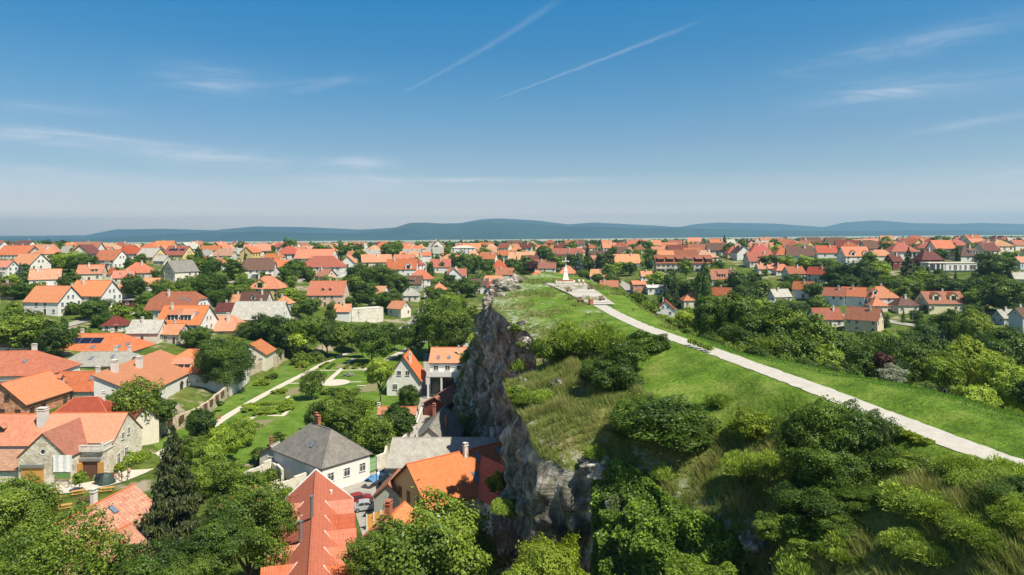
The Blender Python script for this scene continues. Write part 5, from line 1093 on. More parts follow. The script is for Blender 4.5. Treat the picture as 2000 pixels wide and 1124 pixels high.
TOWN = [
 (38,506,105,-8,'gable','orange','white',1,{'label':'large white gable far left under a long orange roof, on the skyline'}),
 (60,531,82,-18,'gable','salmon','white',1.4,{}),(12,541,50,-10,'gable','orange','white',1.8,{'bal':(0,1,.7)}),(90,563,66,28,'gable','tan','white',1.3,{}),
 (166,498,38,-14,'gable','maroon','cream',1,{}),(142,501,52,0,'gable','grey','cream',1,{}),(218,524,74,-16,'gable','orange','white',1.7,{'sky':S3,'bal':(.2,1,.4)}),(205,502,45,-10,'gable','orange','white',1,{}),
 (254,501,44,-8,'gable','maroon','cream',1,{}),(296,516,64,-20,'gable','grey','yellow',1.6,{}),(318,519,38,-18,'gable','grey','cream',1,{}),
 (180,551,62,14,'gable','orange','cream',1.4,{'shed':((.2,-1,3),)}),(214,547,26,-10,'gable','rust','cream',1,{}),(272,549,72,0,'hip','orange','cream',1.5,{}),(243,555,46,20,'gable','orange','cream',1,{'sky':S2}),
 (352,554,74,58,'gable','darkgrey','cream',2,{'label':'large cream gabled house with grey roof, above the dark green trees left of centre','ra':.9}),(298,569,36,10,'gable','tan','white',1,{}),
 (426,528,36,0,'hip','orange','white',1.6,{}),(402,519,28,0,'hip','orange','white',1,{}),(468,528,24,0,'hip','salmon','white',1,{}),
 (506,546,72,12,'half','brown','white',1.8,{'label':'brown roofed white house with long wooden balconies, left of the centre','bal':(.15,1,.6)}),(545,538,46,38,'gable','orange','white',1.6,{}),(535,522,55,-8,'half','orange','cream',1.2,{'dorm':((-.2,-1,1.2),(.1,-1,1.2))}),
 (185,604,112,-8,'gable','bright','white',1.8,{'label':'white house with dark wooden gable under sweeping orange roof, left of the park'}),(105,618,118,-10,'gable','bright','white',1.8,{'label':'white gabled house with wide orange roof and brown balcony, left of the park','chim':((-.2,.2),)}),
 (268,600,60,0,'flat','darkgrey','darkred',.9,{'label':'flat roofed dark open carport, right of the white house with wooden gable','chim':()}),
 (350,630,142,-6,'half','rust','white',1.5,{'sky':((.1,.4,-1),(.2,.4,-1),(.32,.5,-1)),'label':'long white house with rust half hipped roof, behind the orange skylit roof'}),
 (366,655,126,-5,'gable','bright','white',1.2,{'label':'long house with bright orange roof, four skylights and shed dormers','shed':((-.15,-1,4),(.15,-1,4)),'sky':((-.28,.45,-1),(.33,.45,-1))}),
 (290,671,84,0,'gable','grey','oldplaster',1.2,{}),(345,674,38,-15,'gable','salmon','cream',1.2,{}),(228,648,36,0,'hip','maroon','white',.7,{'label':'small open pavilion with dark red roof above the solar panels','chim':()}),
 (463,604,34,20,'gable','tan','white',1,{}),(500,607,68,0,'gable','brown','white',1.2,{'dorm':((0,-1,1.8),)}),(510,640,125,0,'gable','grey','white',1.0,{}),(443,622,20,0,'gable','maroon','white',1,{}),(556,606,34,-10,'hip','salmon','white',1,{}),
 (524,584,80,-4,'hip','orange','yellow',1.7,{'label':'yellow house with orange roof and big balconied gable, above the park trees','dorm':((-.1,-1,4.2,'yellow',.98),)}),
 (632,540,102,-4,'hip','red','white',2,{'label':'large white house with broad red hipped roof and balcony, centre left','bal':(.15,1,.4)}),(618,518,96,-6,'gable','orange','white',1.6,{}),(577,507,56,-10,'gable','orange','white',1,{}),
 (637,556,44,-38,'gable','orange','peach',1.6,{}),(642,601,84,0,'gable','bright','peach',2.1,{'label':'beige two storey house with orange roof, twin dormers and balconies','dorm':((-.08,-1,1.6),(.12,-1,1.6)),'bal':(-.38,1,.22)}),
 (671,628,32,0,'gable','bright','white',1.6,{}),(780,622,46,-35,'gable','salmon','cream',1.6,{}),(735,588,54,-14,'gable','tan','white',1,{}),(805,568,44,0,'gable','brown','greygreen',1.4,{'shed':((0,-1,4),)}),
 (802,589,38,0,'hip','grey','cream',1.1,{}),(822,556,50,0,'hip','orange','white',1.2,{}),(858,575,28,0,'hip','salmon','cream',1,{}),(786,541,66,0,'gable','orange','white',1.8,{'dorm':((.25,-1,4,'white',.98),)}),(790,520,44,0,'gable','orange','white',1,{'sky':S3}),
 (861,534,42,0,'gable','red','white',1.6,{'label':'white house with arched porch, red roof and green gable, behind the big tree','dorm':((.1,-1,3.6,'greenboard',.95),)}),(893,549,38,0,'gable','rust','white',1.2,{'dorm':((-.2,-1,1.2),)}),
 (975,531,34,0,'pyr','red','white',1,{}),(986,545,34,0,'gable','rust','cream',1,{}),(964,560,32,0,'gable','salmon','white',1,{'sky':S3}),(937,574,34,0,'gable','brown','white',1.8,{}),(966,578,24,-40,'gable','red','white',1.8,{}),
 (905,496,48,0,'hip','paleroof','white',2,{'label':'long white columned hall with pale grey roof, on the skyline left of the hill','pitch':18,'chim':()}),(754,496,50,0,'hip','orange','cream',2,{'label':'tall cream house with orange hipped roof on the skyline, above the park'}),
 (727,506,38,-10,'gable','grey','white',1,{}),(727,520,38,0,'gable','rust','yellow',1.3,{'chim':()}),(705,508,26,-30,'gable','orange','yellow',1.3,{}),(805,508,40,0,'gable','grey','cream',1.2,{'shed':((0,-1,5),)}),(850,503,36,0,'gable','grey','white',1.2,{}),(620,501,34,0,'hip','tan','cream',1,{}),
 (690,508,26,-20,'gable','orange','white',1.4,{}),(834,512,12,0,'gable','orange','white',2,{}),(875,508,24,0,'gable','salmon','cream',1,{}),(800,512,40,0,'gable','tan','cream',1,{}),(930,506,26,0,'gable','salmon','white',1,{}),(985,507,32,-25,'gable','orange','white',1.2,{}),(987,492,30,-30,'gable','rust','cream',1.5,{}),
 (1022,516,56,0,'gable','tan','cream',1.2,{}),(1065,533,44,-6,'gable','rust','white',1.1,{'sky':S3}),(1109,544,38,0,'hip','bright','white',1.2,{}),(1107,509,66,0,'gable','rust','white',1.4,{'label':'row of rust roofed houses with three white gables, behind the stone cross','dorm':((-.4,-1,3.6,'white',.98),(-.02,-1,3.2,'white',.98),(.3,-1,3.2,'white',.98))}),
 (1168,513,40,0,'gable','brown','white',1.4,{'dorm':((.1,-1,4,'cream',.9),)}),(1223,523,56,0,'gable','salmon','white',1.1,{}),(1172,550,40,-18,'gable','tan','cream',1.1,{}),(1246,573,31,6,'gable','bright','brick',1.8,{'label':'narrow brown brick house with orange roof, right of the hill path','ra':.9,'pitch':30}),
 (1262,549,22,0,'gable','salmon','white',1,{}),(1302,515,50,0,'gable','orange','cream',1.2,{}),(1352,509,40,0,'gable','rust','cream',1.5,{'pitch':45,'chim':()}),(1218,500,34,0,'gable','brown','cream',1,{'dorm':((0,-1,1.5),(.3,-1,1.5))}),(1190,491,30,0,'gable','orange','white',1.2,{}),(1205,490,26,0,'gable','orange','white',1,{}),
 (1412,566,60,-4,'gable','rust','white',2,{'shed':((-.1,-1,4),(.3,-1,3))}),(1430,575,46,-10,'gable','orange','cream',1.4,{}),(1352,603,48,0,'hip','bright','cream',1.5,{'sky':((0,.5,-1),(.3,.5,-1))}),(1404,602,56,-30,'gable','rust','white',1.8,{}),(1300,622,36,78,'gable','red','white',1.5,{'label':'small white gabled house with red verges, alone among trees below the hill','ra':1.1}),
 (1283,575,48,0,'gable','paleroof','white',1.2,{'pitch':14}),(1190,570,34,-8,'gable','orange','cream',.8,{}),(1435,504,46,0,'hip','red','yellow',1.2,{}),(1482,503,50,0,'hip','red','yellow',1.6,{'label':'yellow house with red hipped roof, above right of the terraced block'}),(1482,522,62,0,'gable','red','cream',1.3,{'dorm':((-.1,-1,1.4),(.1,-1,1.4),(.35,-1,1.4))}),
 (1492,535,36,0,'gable','salmon','cream',1,{}),(1522,592,48,10,'gable','grey','white',1,{}),(1529,512,48,0,'hip','orange','white',1.8,{}),(1582,503,36,18,'gable','tan','bluegrey',1.4,{}),(1612,505,48,-8,'gable','red','white',1.4,{}),(1667,516,68,0,'gable','bright','white',1.8,{'label':'white house with orange roof and two tall white gables, on the right','dorm':((-.2,-1,3.2,'white',.95),(.3,-1,3,'white',.95))}),
 (1717,512,42,0,'half','tan','cream',1.5,{}),(1745,527,38,20,'gable','maroon','darkred',1.8,{'pitch':50}),(1812,521,62,0,'hip','maroon','darkred',1.5,{'label':'maroon house with steep tower roof, right of a dark spruce','pitch':50}),(1842,503,36,0,'hip','salmon','cream',1,{}),(1888,511,72,0,'hip','brown','white',1.2,{'shed':((.1,-1,5),)}),
 (1881,482,42,-12,'gable','rust','cream',1.6,{}),(1927,490,38,30,'gable','rust','pink',1.3,{'label':'pink walled house with rust roof, on the right skyline'}),(1985,490,40,12,'gable','rust','cream',1.5,{}),(1990,528,34,20,'gable','salmon','bluegrey',1.6,{}),
 (1550,550,48,10,'gable','rust','cream',1.5,{}),(1598,555,46,-42,'gable','red','cream',1.8,{'label':'tall white gable with small windows and dark red roof, right of centre'}),(1508,534,28,0,'gable','orange','white',1,{}),(1527,538,40,0,'hip','salmon','white',1,{}),
 (1571,586,46,-32,'gable','rust','white',1.7,{}),(1632,600,50,-38,'gable','rust','white',1.7,{}),(1668,602,54,-36,'gable','bright','white',1.8,{}),(1718,604,78,0,'hip','bright','white',1.8,{'dorm':((-.3,-1,2.4),)}),(1712,610,42,0,'hip','salmon','cream',1,{}),(1766,613,58,0,'hip','brown','cream',1.3,{}),
 (1836,614,108,-3,'gable','rust','paleyellow',1.6,{'label':'pale yellow house with long rust roof and two tower dormers','dorm':((-.25,-1,3.4,'paleyellow',.75),(.2,-1,3.4,'paleyellow',.75)),'pitch':36}),
 (1612,640,72,0,'gable','rust','white',1.2,{}),(1688,655,78,-42,'gable','rust','beige',2,{'label':'beige gabled house with rust roof and terrace, above the dark green slope'}),
 (1998,652,52,10,'gable','brown','bluegrey',2.4,{'label':'grey blue house with brown roof at the right edge of the photo'}),(1962,636,34,10,'gable','grey','bluegrey',1,{}),(1990,560,34,-10,'gable','grey','bluegrey',1.3,{}),
 (20,585,34,0,'gable','brown','cream',1.2,{}),(-30,600,60,0,'hip','brown','cream',1.5,{}),(130,585,50,0,'hip','darkgrey','white',.8,{}),(240,583,32,0,'gable','orange','cream',1,{}),
 (372,531,30,0,'gable','grey','white',1,{}),(440,508,46,0,'half','tan','cream',1.1,{}),(403,508,38,-14,'gable','grey','white',1.1,{}),(470,504,40,-14,'gable','grey','white',1,{}),(390,492,40,-16,'gable','orange','white',1.2,{}),(505,497,50,0,'gable','salmon','cream',1,{}),(350,507,66,-14,'gable','red','yellow',1.1,{'label':'bright yellow house with red roof and blue solar panels, far left rows','solar':((-2,.45,-1,(3,2.4,2.2)),(5,.45,-1,(2,2.0,2.2)))}),
]
for t in TOWN: ph(*t[:8], **t[8])
# ---- special forms
def terrace_block():
    x, y, z = ground_hit(1340, 534); L = 112*y/F; root = thing('apartment_block', 'long terraced apartment block with red roofs and recessed dormers', 'apartment block', (x, y+6, z), math.radians(-3))
    g = MB(); g.box(-L/2, L/2, -5, 5, -2, 6.4, 0); g.box(-L*.1, L*.28, 5.01, 13, -2, 9.0, 0); g.build('wall', M['peach'], root)
    g = MB(); g.slab([(-L/2-.3, -5.6, 6.2), (L/2+.3, -5.6, 6.2), (L/2+.3, 4.6, 11.2), (-L/2-.3, 4.6, 11.2)], .2, 0, 1, [(0,0),(L,0),(L,12),(0,12)])
    g.slab([(-L*.12, 4.8, 9.8), (L*.3, 4.8, 9.8), (L*.3, 12, 14.6), (-L*.12, 12, 14.6)], .2, 0, 1, [(0,0),(L,0),(L,9),(0,9)]); g.slab([(-L/2, 4.7, 11.3), (-L*.13, 4.7, 11.3), (-L*.13, 9, 8), (-L/2, 9, 8)], .2, 0, 1)
    ro_ = g.build('roof', [M['rust'], M['brownframe']], root)
    for i in range(6):
        cx = -L/2+L*(i+.5)/6; w = L/6*.68; g = MB(); g.box(cx-w/2, cx+w/2, -3.9, -1.0, 7.3, 9.2, 0); g.slab([(cx-w/2-.2, -4.6, 9.1), (cx+w/2+.2, -4.6, 9.1), (cx+w/2+.2, 2.2, 10.4), (cx-w/2-.2, 2.2, 10.4)], .14, 1, 1, [(0,0),(3,0),(3,5),(0,5)]); g.box(cx-w*.42, cx+w*.42, -3.95, -3.91, 7.7, 8.9, 2); g.build('dormer', [M['brownframe'], M['rust'], M['glass']], ro_)
        for s in range(2): 
            for q_ in (-.25, .25): add_window(root, cx+q_*L/6, -5.03, 1.6+s*2.9, 0, 1.5, 1.4, 1)
        g = MB(); g.box(cx-L/14, cx+L/14, -6.2, -5.02, 2.9, 3.05); g.box(cx-L/14, cx+L/14, -6.2, -6.1, 3.05, 3.9); g.build('balcony', M[('cream', 'bluegrey', 'whitepaint')[i % 3]], root)
    HREC.append((x, y+6, L/2, 1340, 534, 112))
terrace_block()
def flat_villa():
    x, y, z = ground_hit(1864, 533); L = 100*y/F; root = thing('villa', 'long white flat roofed modern villa with large openings, on the right slope', 'villa', (x, y+4, z), 0)
    g = MB(); g.box(-L/2, L/2, -3.4, 3.6, -2.5, 1.2, 1); g.box(-L*.17, L/2, -4, 3.6, 1.21, 5.2, 0); g.box(-L/2, -L*.17-.01, 1.4, 3.6, 1.21, 5.2, 0)
    for q_ in (-.49, -.36, -.27, -.2): g.box(L*q_-.35, L*q_+.35, -4, -3.3, 1.21, 5.0, 0)
    g.build('wall', [M['white'], M['greygreen']], root); g = MB(); g.box(-L/2-.2, L/2+.2, -4.3, 3.9, 5.21, 5.6, 0); g.build('roof', M['cream'], root)
    for q_, w_ in ((-.08, .8), (.02, 1.6), (.12, .8), (.22, 1.0), (.36, 3.2)): add_window(root, L*q_, -4.03, 3, 0, w_, 2.4, 1)
    HREC.append((x, y+4, L/2, 1864, 533, 100))
flat_villa()
def blank_wall():
    x0, y0, z0 = ground_hit(686, 628); x1, y1, z1 = ground_hit(748, 628); L = math.hypot(x1-x0, y1-y0); root = thing('ruin', 'blank beige stone building shell with a thin wooden cross', 'ruin', ((x0+x1)/2, (y0+y1)/2, (z0+z1)/2), math.atan2(y1-y0, x1-x0))
    g = MB(); g.box(-L/2, L/2, -.4, 5, -1, 5.6, 0); g.box(-L/2+.1, L/2-.1, -.5, 5.1, 5.61, 5.8, 0); g.build('wall', M['oldplaster'], root); g = MB(); g.box(-L*.28-.07, -L*.28+.07, -.5, -.41, 1.8, 5, 0); g.box(-L*.28-.6, -L*.28+.6, -.52, -.42, 4.0, 4.15, 0); g.build('wooden_cross', M['darkwood'], root)
    HREC.append(((x0+x1)/2, (y0+y1)/2, L/2, 718, 628, 62))
blank_wall()
def hall():
    x, y, z = ground_hit(548, 483); x, y = x*1.6, y*1.6; z = float(terrain(x, y)); root = thing('factory_hall', 'low white factory hall with a stepped box, on the left horizon', 'factory', (x, y, z), 0); g = MB(); g.box(-34, 34, -12, 12, -2, 9, 0); g.box(-12, 2, -8, 8, 9.01, 15, 0); g.build('wall', M['whitepaint'], root); g = MB(); g.slab([(36, -14, 8), (110, -14, 8), (110, 14, 9.5), (36, 14, 9.5)], .6); g.box(38, 108, -12, 12, -2, 7.2); g.build('roof', M['metal'], root)
hall()
# ---- far rows: every house its own object, sharing a few shapes
FAR = []
def far_proto(kind, roof, wall, L, W, h, r):
    w = MB(); a, b_ = L/2, W/2
    for s in (-1, 1):
        w.poly([(-a*s, b_*-s, -1.5), (a*s, b_*-s, -1.5), (a*s, b_*-s, h), (-a*s, b_*-s, h)])
        w.poly([(a*s, -b_*s, -1.5), (a*s, b_*s, -1.5), (a*s, b_*s, h)]+([(a*s, 0, h+r)] if kind == 'gable' else [])+[(a*s, -b_*s, h)])
    for i in range(3): w.box(-a+L*(i+.5)/3-.6, -a+L*(i+.5)/3+.6, -b_-.05, -b_-.01, h*.35, h*.8, 1)
    w.box(a+.01, a+.05, -.7, .7, h*.35, h*.8, 1); w.box(-a-.05, -a-.01, -.7, .7, h*.35, h*.8, 1)
    rf = MB()
    for pts, uv in roof_polys(kind, L, W, h, r, .5): rf.slab([(p[0], p[1], p[2]+.2) for p in pts], .2, 0, None, uv)
    return w.mesh('wall', [M[wall], M['glass']]), rf.mesh('roof', [M[roof]]), L, h+r
FP = [('gable','orange','white',13,9,3.6,3.8),('gable','salmon','cream',15,9,3.4,3.6),('hip','orange','cream',12,11,4.2,4.0),('gable','rust','white',12,10,4.5,4.4),('hip','red','white',13,11,4.2,4.2),('gable','maroon','cream',12,9,4,4.2),
      ('gable','brown','white',12,10,4.4,4.6),('gable','grey','cream',14,9,3.4,3.4),('hip','tan','cream',13,10,3.6,3.6),('gable','salmon','white',17,9,3.6,3.8),('gable','orange','yellow',12,9,4.4,4.0),('hip','rust','cream',14,11,4.0,3.8),('gable','grey','white',12,9,4,4.0),('gable','orange','white',10,8.5,5.4,4.0)]
fchim = chimney_mesh(1.0, .8, 1.3)
rf_ = random.Random(12)
fl = []
for yrow in (440, 478, 516, 556, 600, 650, 705, 770, 845, 930, 1040, 1180):
    x = -.80*yrow-30
    while x < .80*yrow+30:
        x += rf_.uniform(17, 30)*(1+yrow/2400)
        if rf_.random() < .10: continue
        fl.append((x, yrow+rf_.uniform(-14, 14)))
nf = 0
for x, y in sorted(fl, key=lambda q: q[1]):
    px, py = proj(x, y, float(terrain(x, y)))
    if px < -40 or px > 2040: continue
    if any(math.hypot(x-a, y-b_) < r_+9 for a, b_, r_, *_ in HREC): continue
    if 1380 < px < 1500 and y < 470: continue
    if nf >= 240: break
    nf += 1; k = rf_.randrange(len(FP)) if px < 1500 or rf_.random() < .5 else rf_.choice((0, 3, 4, 5, 6, 11)); kind, roof, wall = FP[k][:3]
    wm, rm_, L_, H_ = cached(('far', k), lambda: far_proto(*FP[k])); rz = rf_.choice((0, 0, math.pi/2))+rf_.uniform(-.35, .35)
    look = f"{'tiny far' if y > 800 else 'far'} {WN[wall]} house with {RN[roof]} {KN[kind]} roof"; root = thing('house', locate(look, px, py-8), 'house', (x, y, float(terrain(x, y))), rz, 'houses in the far rows of the town')
    s_ = rf_.uniform(1.0, 1.3); root.scale = (s_, s_, s_); link('wall', wm, root); ro_ = link('roof', rm_, root); link('chimney', fchim, ro_, (rf_.uniform(-3, 3), rf_.choice((-1.2, 1.2)), H_-1.0))
    HREC.append((x, y, 8, px, py, 16*F/y))
# ================================================================ garden, street, hilltop furniture
LMK += [(655,747,'the round garden plaza'),(625,860,'the hipped white house'),(90,890,'the stone barn'),(332,950,'the tall spruce'),(795,715,'the very steep orange roof'),(870,710,'the white terrace house'),(1290,830,'the big round hilltop bush'),
        (1630,900,'the tallest hilltop bush'),(1462,830,'the yellow hilltop shrub'),(437,715,'the walnut tree'),(290,740,'the arcaded white house'),(868,630,'the tallest park tree'),(250,1000,'the patchwork tiled roof'),(510,690,'the little house on the retaining wall')]
zero = lambda X, Y: np.zeros(np.shape(X))
m, n, b, out = newmat('garden_lawn'); geo = nd(n, 'NewGeometry'); pos = geo.outputs['Position']; t1 = noise_n(n, pos, .25, 6, .65); t2 = noise_n(n, pos, 2.2, 5, .7)
r = ramp(n, [(.3, (.065,.125,.013)), (.5, (.11,.195,.022)), (.72, (.19,.24,.05))], t1.outputs[0]); r2 = ramp(n, [(.3, (.65,.65,.65)), (.7, (1.2,1.2,1.2))], t2.outputs[0])
n.links.new(mixc(n, 1.0, r.outputs[0], r2.outputs[0], 'MULTIPLY'), b.inputs['Base Color']); b.inputs['Roughness'].default_value = .9; b.inputs['Specular IOR Level'].default_value = .15; bump(n, b, t2.outputs[0], .8, .15); M['garden_lawn'] = m
M['gravel'] = m_noise('gravel_path', (.46,.41,.33), (.62,.57,.48), 3, .95, .3)
M['asphalt'] = m_noise('old_asphalt', (.20,.19,.17), (.33,.31,.28), 1.5, .95, .25, c3=(.38,.35,.31))
M['soil'] = m_noise('flower_bed_soil', (.08,.12,.03), (.24,.20,.11), 2.2, .95, .5, c3=(.12,.17,.04))
def sheet(name, px, mat, lift, z=0.0):
    lift += .01; pts = [at(a, b_, z) for a, b_ in px]; g = MB(); g.poly([(p[0], p[1], z+lift) for p in pts]); me = g.mesh(name, [M[mat]])
    o = structure(link(name, me))
    import bmesh
    bm = bmesh.new(); bm.from_mesh(me); bmesh.ops.triangulate(bm, faces=bm.faces); bm.to_mesh(me); bm.free()
    if me.polygons[0].normal.z < 0: me.flip_normals()
    return o
sheet('lawn', [(300,870),(445,782),(490,748),(560,712),(700,690),(770,655),(862,650),(870,660),(838,700),(812,760),(806,800),(822,840),(760,905),(700,880),(610,850),(560,870),(500,900),(420,930),(330,900)], 'garden_lawn', .03)
def zstrip(name, px, w, mat='gravel', lift=.05, sm=2): return strip(name, chaikin([at(a, b_, 0) for a, b_ in px], sm), w, zero, M[mat], lift, .8, jag=.12)
zstrip('garden_path', [(375,862),(440,815),(500,780),(560,748),(600,728),(640,706),(694,683)], 2.1)
zstrip('garden_path', [(880,652),(845,660),(815,672),(785,688),(762,700),(735,712),(705,722)], 2.6, lift=.055)
zstrip('garden_path', [(692,700),(664,724),(637,748)], 1.5, lift=.06, sm=1)
zstrip('garden_path', [(600,724.5),(735,723)], .9, lift=.065, sm=0); zstrip('garden_path', [(556,749.5),(628,749)], .9, lift=.066, sm=0); zstrip('garden_path', [(664,748),(706,746)], .9, lift=.067, sm=0)
zstrip('garden_path', [(484,822),(512,805),(528,812),(552,813),(568,797)], 1.1, lift=.07, sm=0); zstrip('garden_path', [(520,792),(545,795),(568,770)], 1.0, lift=.071, sm=1)
g = MB(); cx_, cy_ = at(653, 748, 0); N_ = 28; g.poly([(cx_+4.3*math.cos(2*math.pi*i/N_), cy_+4.3*math.sin(2*math.pi*i/N_), .078) for i in range(N_)]); structure(g.build('garden_plaza', M['gravel']))
for px_ in ([(470,838),(500,822),(540,820),(500,842)], [(610,738),(640,732),(625,745)], [(555,762),(590,756),(598,768),(560,775)], [(660,712),(700,712),(708,720),(655,720)], [(705,755),(740,745),(735,765),(700,768)]): sheet('flower_bed', px_, 'soil', .085)
sheet('courtyard', [(300,862),(372,770),(470,752),(440,775),(385,822)], 'garden_lawn', .04, 0) if 0 else None
sheet('street', [(640,958),(712,930),(733,921),(752,905),(772,930),(742,968),(752,1000),(768,1060),(758,1160),(700,1160),(712,1060),(684,970)], 'asphalt', .05)
zstrip('alley', [(836,690),(838,730),(834,770),(828,806),(812,848),(782,884),(752,912)], 3.2, 'asphalt', .045)
zstrip('forecourt', [(30,962),(120,958),(200,946),(262,925),(300,903),(345,872)], 4.2, 'gravel', .05)
sheet('square', [(735,668),(800,640),(830,612),(812,606),(770,622),(730,640)], 'gravel', .25, 3) if 0 else None
for nm, pts_, w_ in (('road', [(760,664),(800,640),(832,610),(842,575),(832,540),(820,505)], 6), ('road', [(1335,595),(1400,602),(1500,598),(1580,612),(1700,622),(1800,640),(1950,650)], 5), ('road', [(1240,580),(1215,552),(1185,545),(1160,520),(1255,500),(1262,480)], 5), ('road', [(330,560),(420,556),(480,548),(590,560),(600,520)], 4), ('road', [(120,640),(200,618),(290,612),(360,600)], 4), ('road', [(1460,582),(1500,588),(1560,600)], 5)):
    P3 = []
    for a, b_ in pts_: x_, y_, z_ = ground_hit(a, b_); P3.append((x_, y_))
    strip(nm, chaikin(P3, 2), w_, lambda X, Y: np.maximum(terrain(X, Y), 0), M['asphalt'], .25, 3)
# ---- lamps and poles
def lamp(px, py, h, label, mat='metal', head='disc', z=0.0, hit=False, cat='street lamp', name='street_lamp'):
    if hit: x, y, z = ground_hit(px, py)
    else: x, y = at(px, py, z)
    r_ = thing(name, label, cat, (x, y, z), 0); g = MB(); g.tube((0,0,-.1), (0,0,h), .07, .05, 8); g.tube((0,0,0), (0,0,.5), .11, .09, 8); g.build('pole', M[mat], r_)
    g = MB()
    if head == 'disc': g.tube((0,0,h), (0,0,h+.25), .10, .34, 10); g.tube((0,0,h+.25), (0,0,h+.33), .36, .10, 10)
    elif head == 'lantern': g.tube((0,0,h), (0,0,h+.45), .12, .22, 6); g.tube((0,0,h+.45), (0,0,h+.7), .26, .03, 6)
    elif head == 'arm': g.tube((0,0,h), (.9,0,h+.2), .05, .04, 6); g.box(.7, 1.3, -.12, .12, h+.14, h+.26)
    elif head == 'cross': g.box(-.9, .9, -.06, .06, h-.5, h-.38); g.box(-.7, .7, -.06, .06, h-1.1, h-1.0)
    g.build('lamp_head' if head != 'cross' else 'crossarm', M['metal'] if head != 'lantern' else M['gutter'], r_)
lamp(483,785,4.2,'slim park lamp on the lawn left of the garden path, nearest'); lamp(556,741,4.2,'slim park lamp beside the middle of the long garden path'); lamp(630,701,3.8,'slim park lamp near the far end of the garden path'); lamp(612,680,4.0,'slim park lamp under the row of park trees')
lamp(736,977,4.3,'black lantern street lamp beside the covered boat trailer','gutter','lantern'); lamp(249,938,3.9,'lamp post on the barn forecourt beside the hedge'); lamp(130,800,6.6,'brown wooden utility pole in front of the raw brick house','darkwood','cross',z=1.5,cat='utility pole',name='utility_pole')
lamp(1484,594,7,'concrete lamp pole beside the road right of the hill','chimney','arm',hit=True); lamp(623,560,7,'thin concrete utility pole above the beige house with dormers','chimney','cross',hit=True,cat='utility pole',name='utility_pole'); lamp(835,612,8,'white concrete pole beside the big park trees','whitepaint','arm',hit=True)
lamp(1920,506,12,'tall pole on the right skyline by the pink house','chimney','cross',hit=True,cat='utility pole',name='utility_pole'); lamp(1951,590,7,'lamp pole among trees below the flat white villa','chimney','arm',hit=True); lamp(312,562,6,'concrete pole between the grey gable and dark trees','chimney','cross',hit=True,cat='utility pole',name='utility_pole')
lamp(1245,530,7,'thin pole beside the salmon roofed long house','darkwood','cross',hit=True,cat='utility pole',name='utility_pole'); lamp(1782,635,6,'thin lamp pole before the tower dormer roof','metal','arm',hit=True); lamp(1130,500,9,'slim mast on the skyline above the stone cross','metal','cross',hit=True,cat='utility pole',name='utility_pole')
# ---- cars
def car(px, py, rz, paint, label, z=0.0, hit=False, kind='car', group=None):
    if hit: x, y, z = ground_hit(px, py)
    else: x, y = at(px, py, z)
    r_ = thing('parked_'+kind, label, kind, (x, y, z+.06), rz, group); van = kind == 'van'
    if van: prof = [(-2.4,.35),(-2.45,1.2),(-2.4,2.05),(-2.2,2.2),(1.1,2.2),(1.5,2.0),(1.95,1.25),(2.4,1.05),(2.5,.6),(2.45,.35)]; gl = [(.75,2.0,1.3,1.35)]
    else: prof = [(-2.05,.32),(-2.1,.75),(-2.0,.93),(-1.55,1.0),(-1.05,1.4),(-.3,1.46),(.35,1.42),(1.0,.98),(1.8,.86),(2.05,.62),(2.05,.32)]; gl = None
    g = MB(); nP = len(prof); hw = .84 if not van else .95
    def yy(zz): return hw*(1-.16*max(0, (zz-.95)/.5)) if not van else hw*(1-.04*max(0, zz-1))
    for s_ in (-1, 1): g.poly([(p_[0], s_*yy(p_[1]), p_[1]) for p_ in (prof if s_ < 0 else prof[::-1])])
    for i in range(nP):
        a_, b_ = prof[i], prof[(i+1) % nP]; g.poly([(a_[0], -yy(a_[1]), a_[1]), (a_[0], yy(a_[1]), a_[1]), (b_[0], yy(b_[1]), b_[1]), (b_[0], -yy(b_[1]), b_[1])])
    g.build('body', M[paint], r_)
    w = MB()
    if van:
        for s_ in (-1, 1): q = [(1.0,1.3),(1.78,1.3),(1.45,1.9),(1.0,1.9)]; w.poly([(p_[0], s_*(yy(p_[1])+.012), p_[1]) for p_ in (q if s_ < 0 else q[::-1])])
        w.poly([(1.90,-.8,1.36),(1.90,.8,1.36),(1.56,.76,1.93),(1.56,-.76,1.93)])
    else:
        for s_ in (-1, 1):
            for q in ([(-1.3,1.0),(-.35,1.0),(-.35,1.36),(-.95,1.33)], [(-.27,1.0),(.72,1.0),(.3,1.34),(-.27,1.37)]): w.poly([(p_[0], s_*(yy(p_[1])+.012), p_[1]) for p_ in (q if s_ < 0 else q[::-1])])
        w.poly([(.95,-.7,1.03),(.95,.7,1.03),(.42,.64,1.40),(.42,-.64,1.40)]); w.poly([(-1.50,.7,1.05),(-1.50,-.7,1.05),(-1.12,-.64,1.36),(-1.12,.64,1.36)])
    w.build('window', M['glass'], r_)
    for a_ in (-1.3, 1.3):
        for s_ in (-1, 1):
            t = MB(); t.tube((0,-.1*s_,0), (0,.1*s_,0), .31, .31, 14, 0); ob = t.build('wheel', M['tyre'], r_, (a_, s_*(hw-.06), .30)); t2_ = MB(); t2_.tube((0,.1*s_,0), (0,.115*s_,0), .18, .17, 10); t2_.build('rim', M['metal'], ob)
    for s_ in (-1, 1): h_ = MB(); h_.box(2.0 if not van else 2.44, 2.08 if not van else 2.52, s_*.6-.17, s_*.6+.17, .62, .78); h_.build('headlight', M['skyglass'], r_)
    return r_
M['tyre'] = plain('rubber', (.02,.02,.02), .8)
for k, c in dict(silver=(.50,.53,.55), carwhite=(.8,.8,.8), carred=(.35,.03,.03), carblack=(.03,.035,.04), carblue=(.05,.10,.25)).items(): M[k] = plain('car_paint_'+k, c, .25, .3 if k != 'carwhite' else 0, .6)
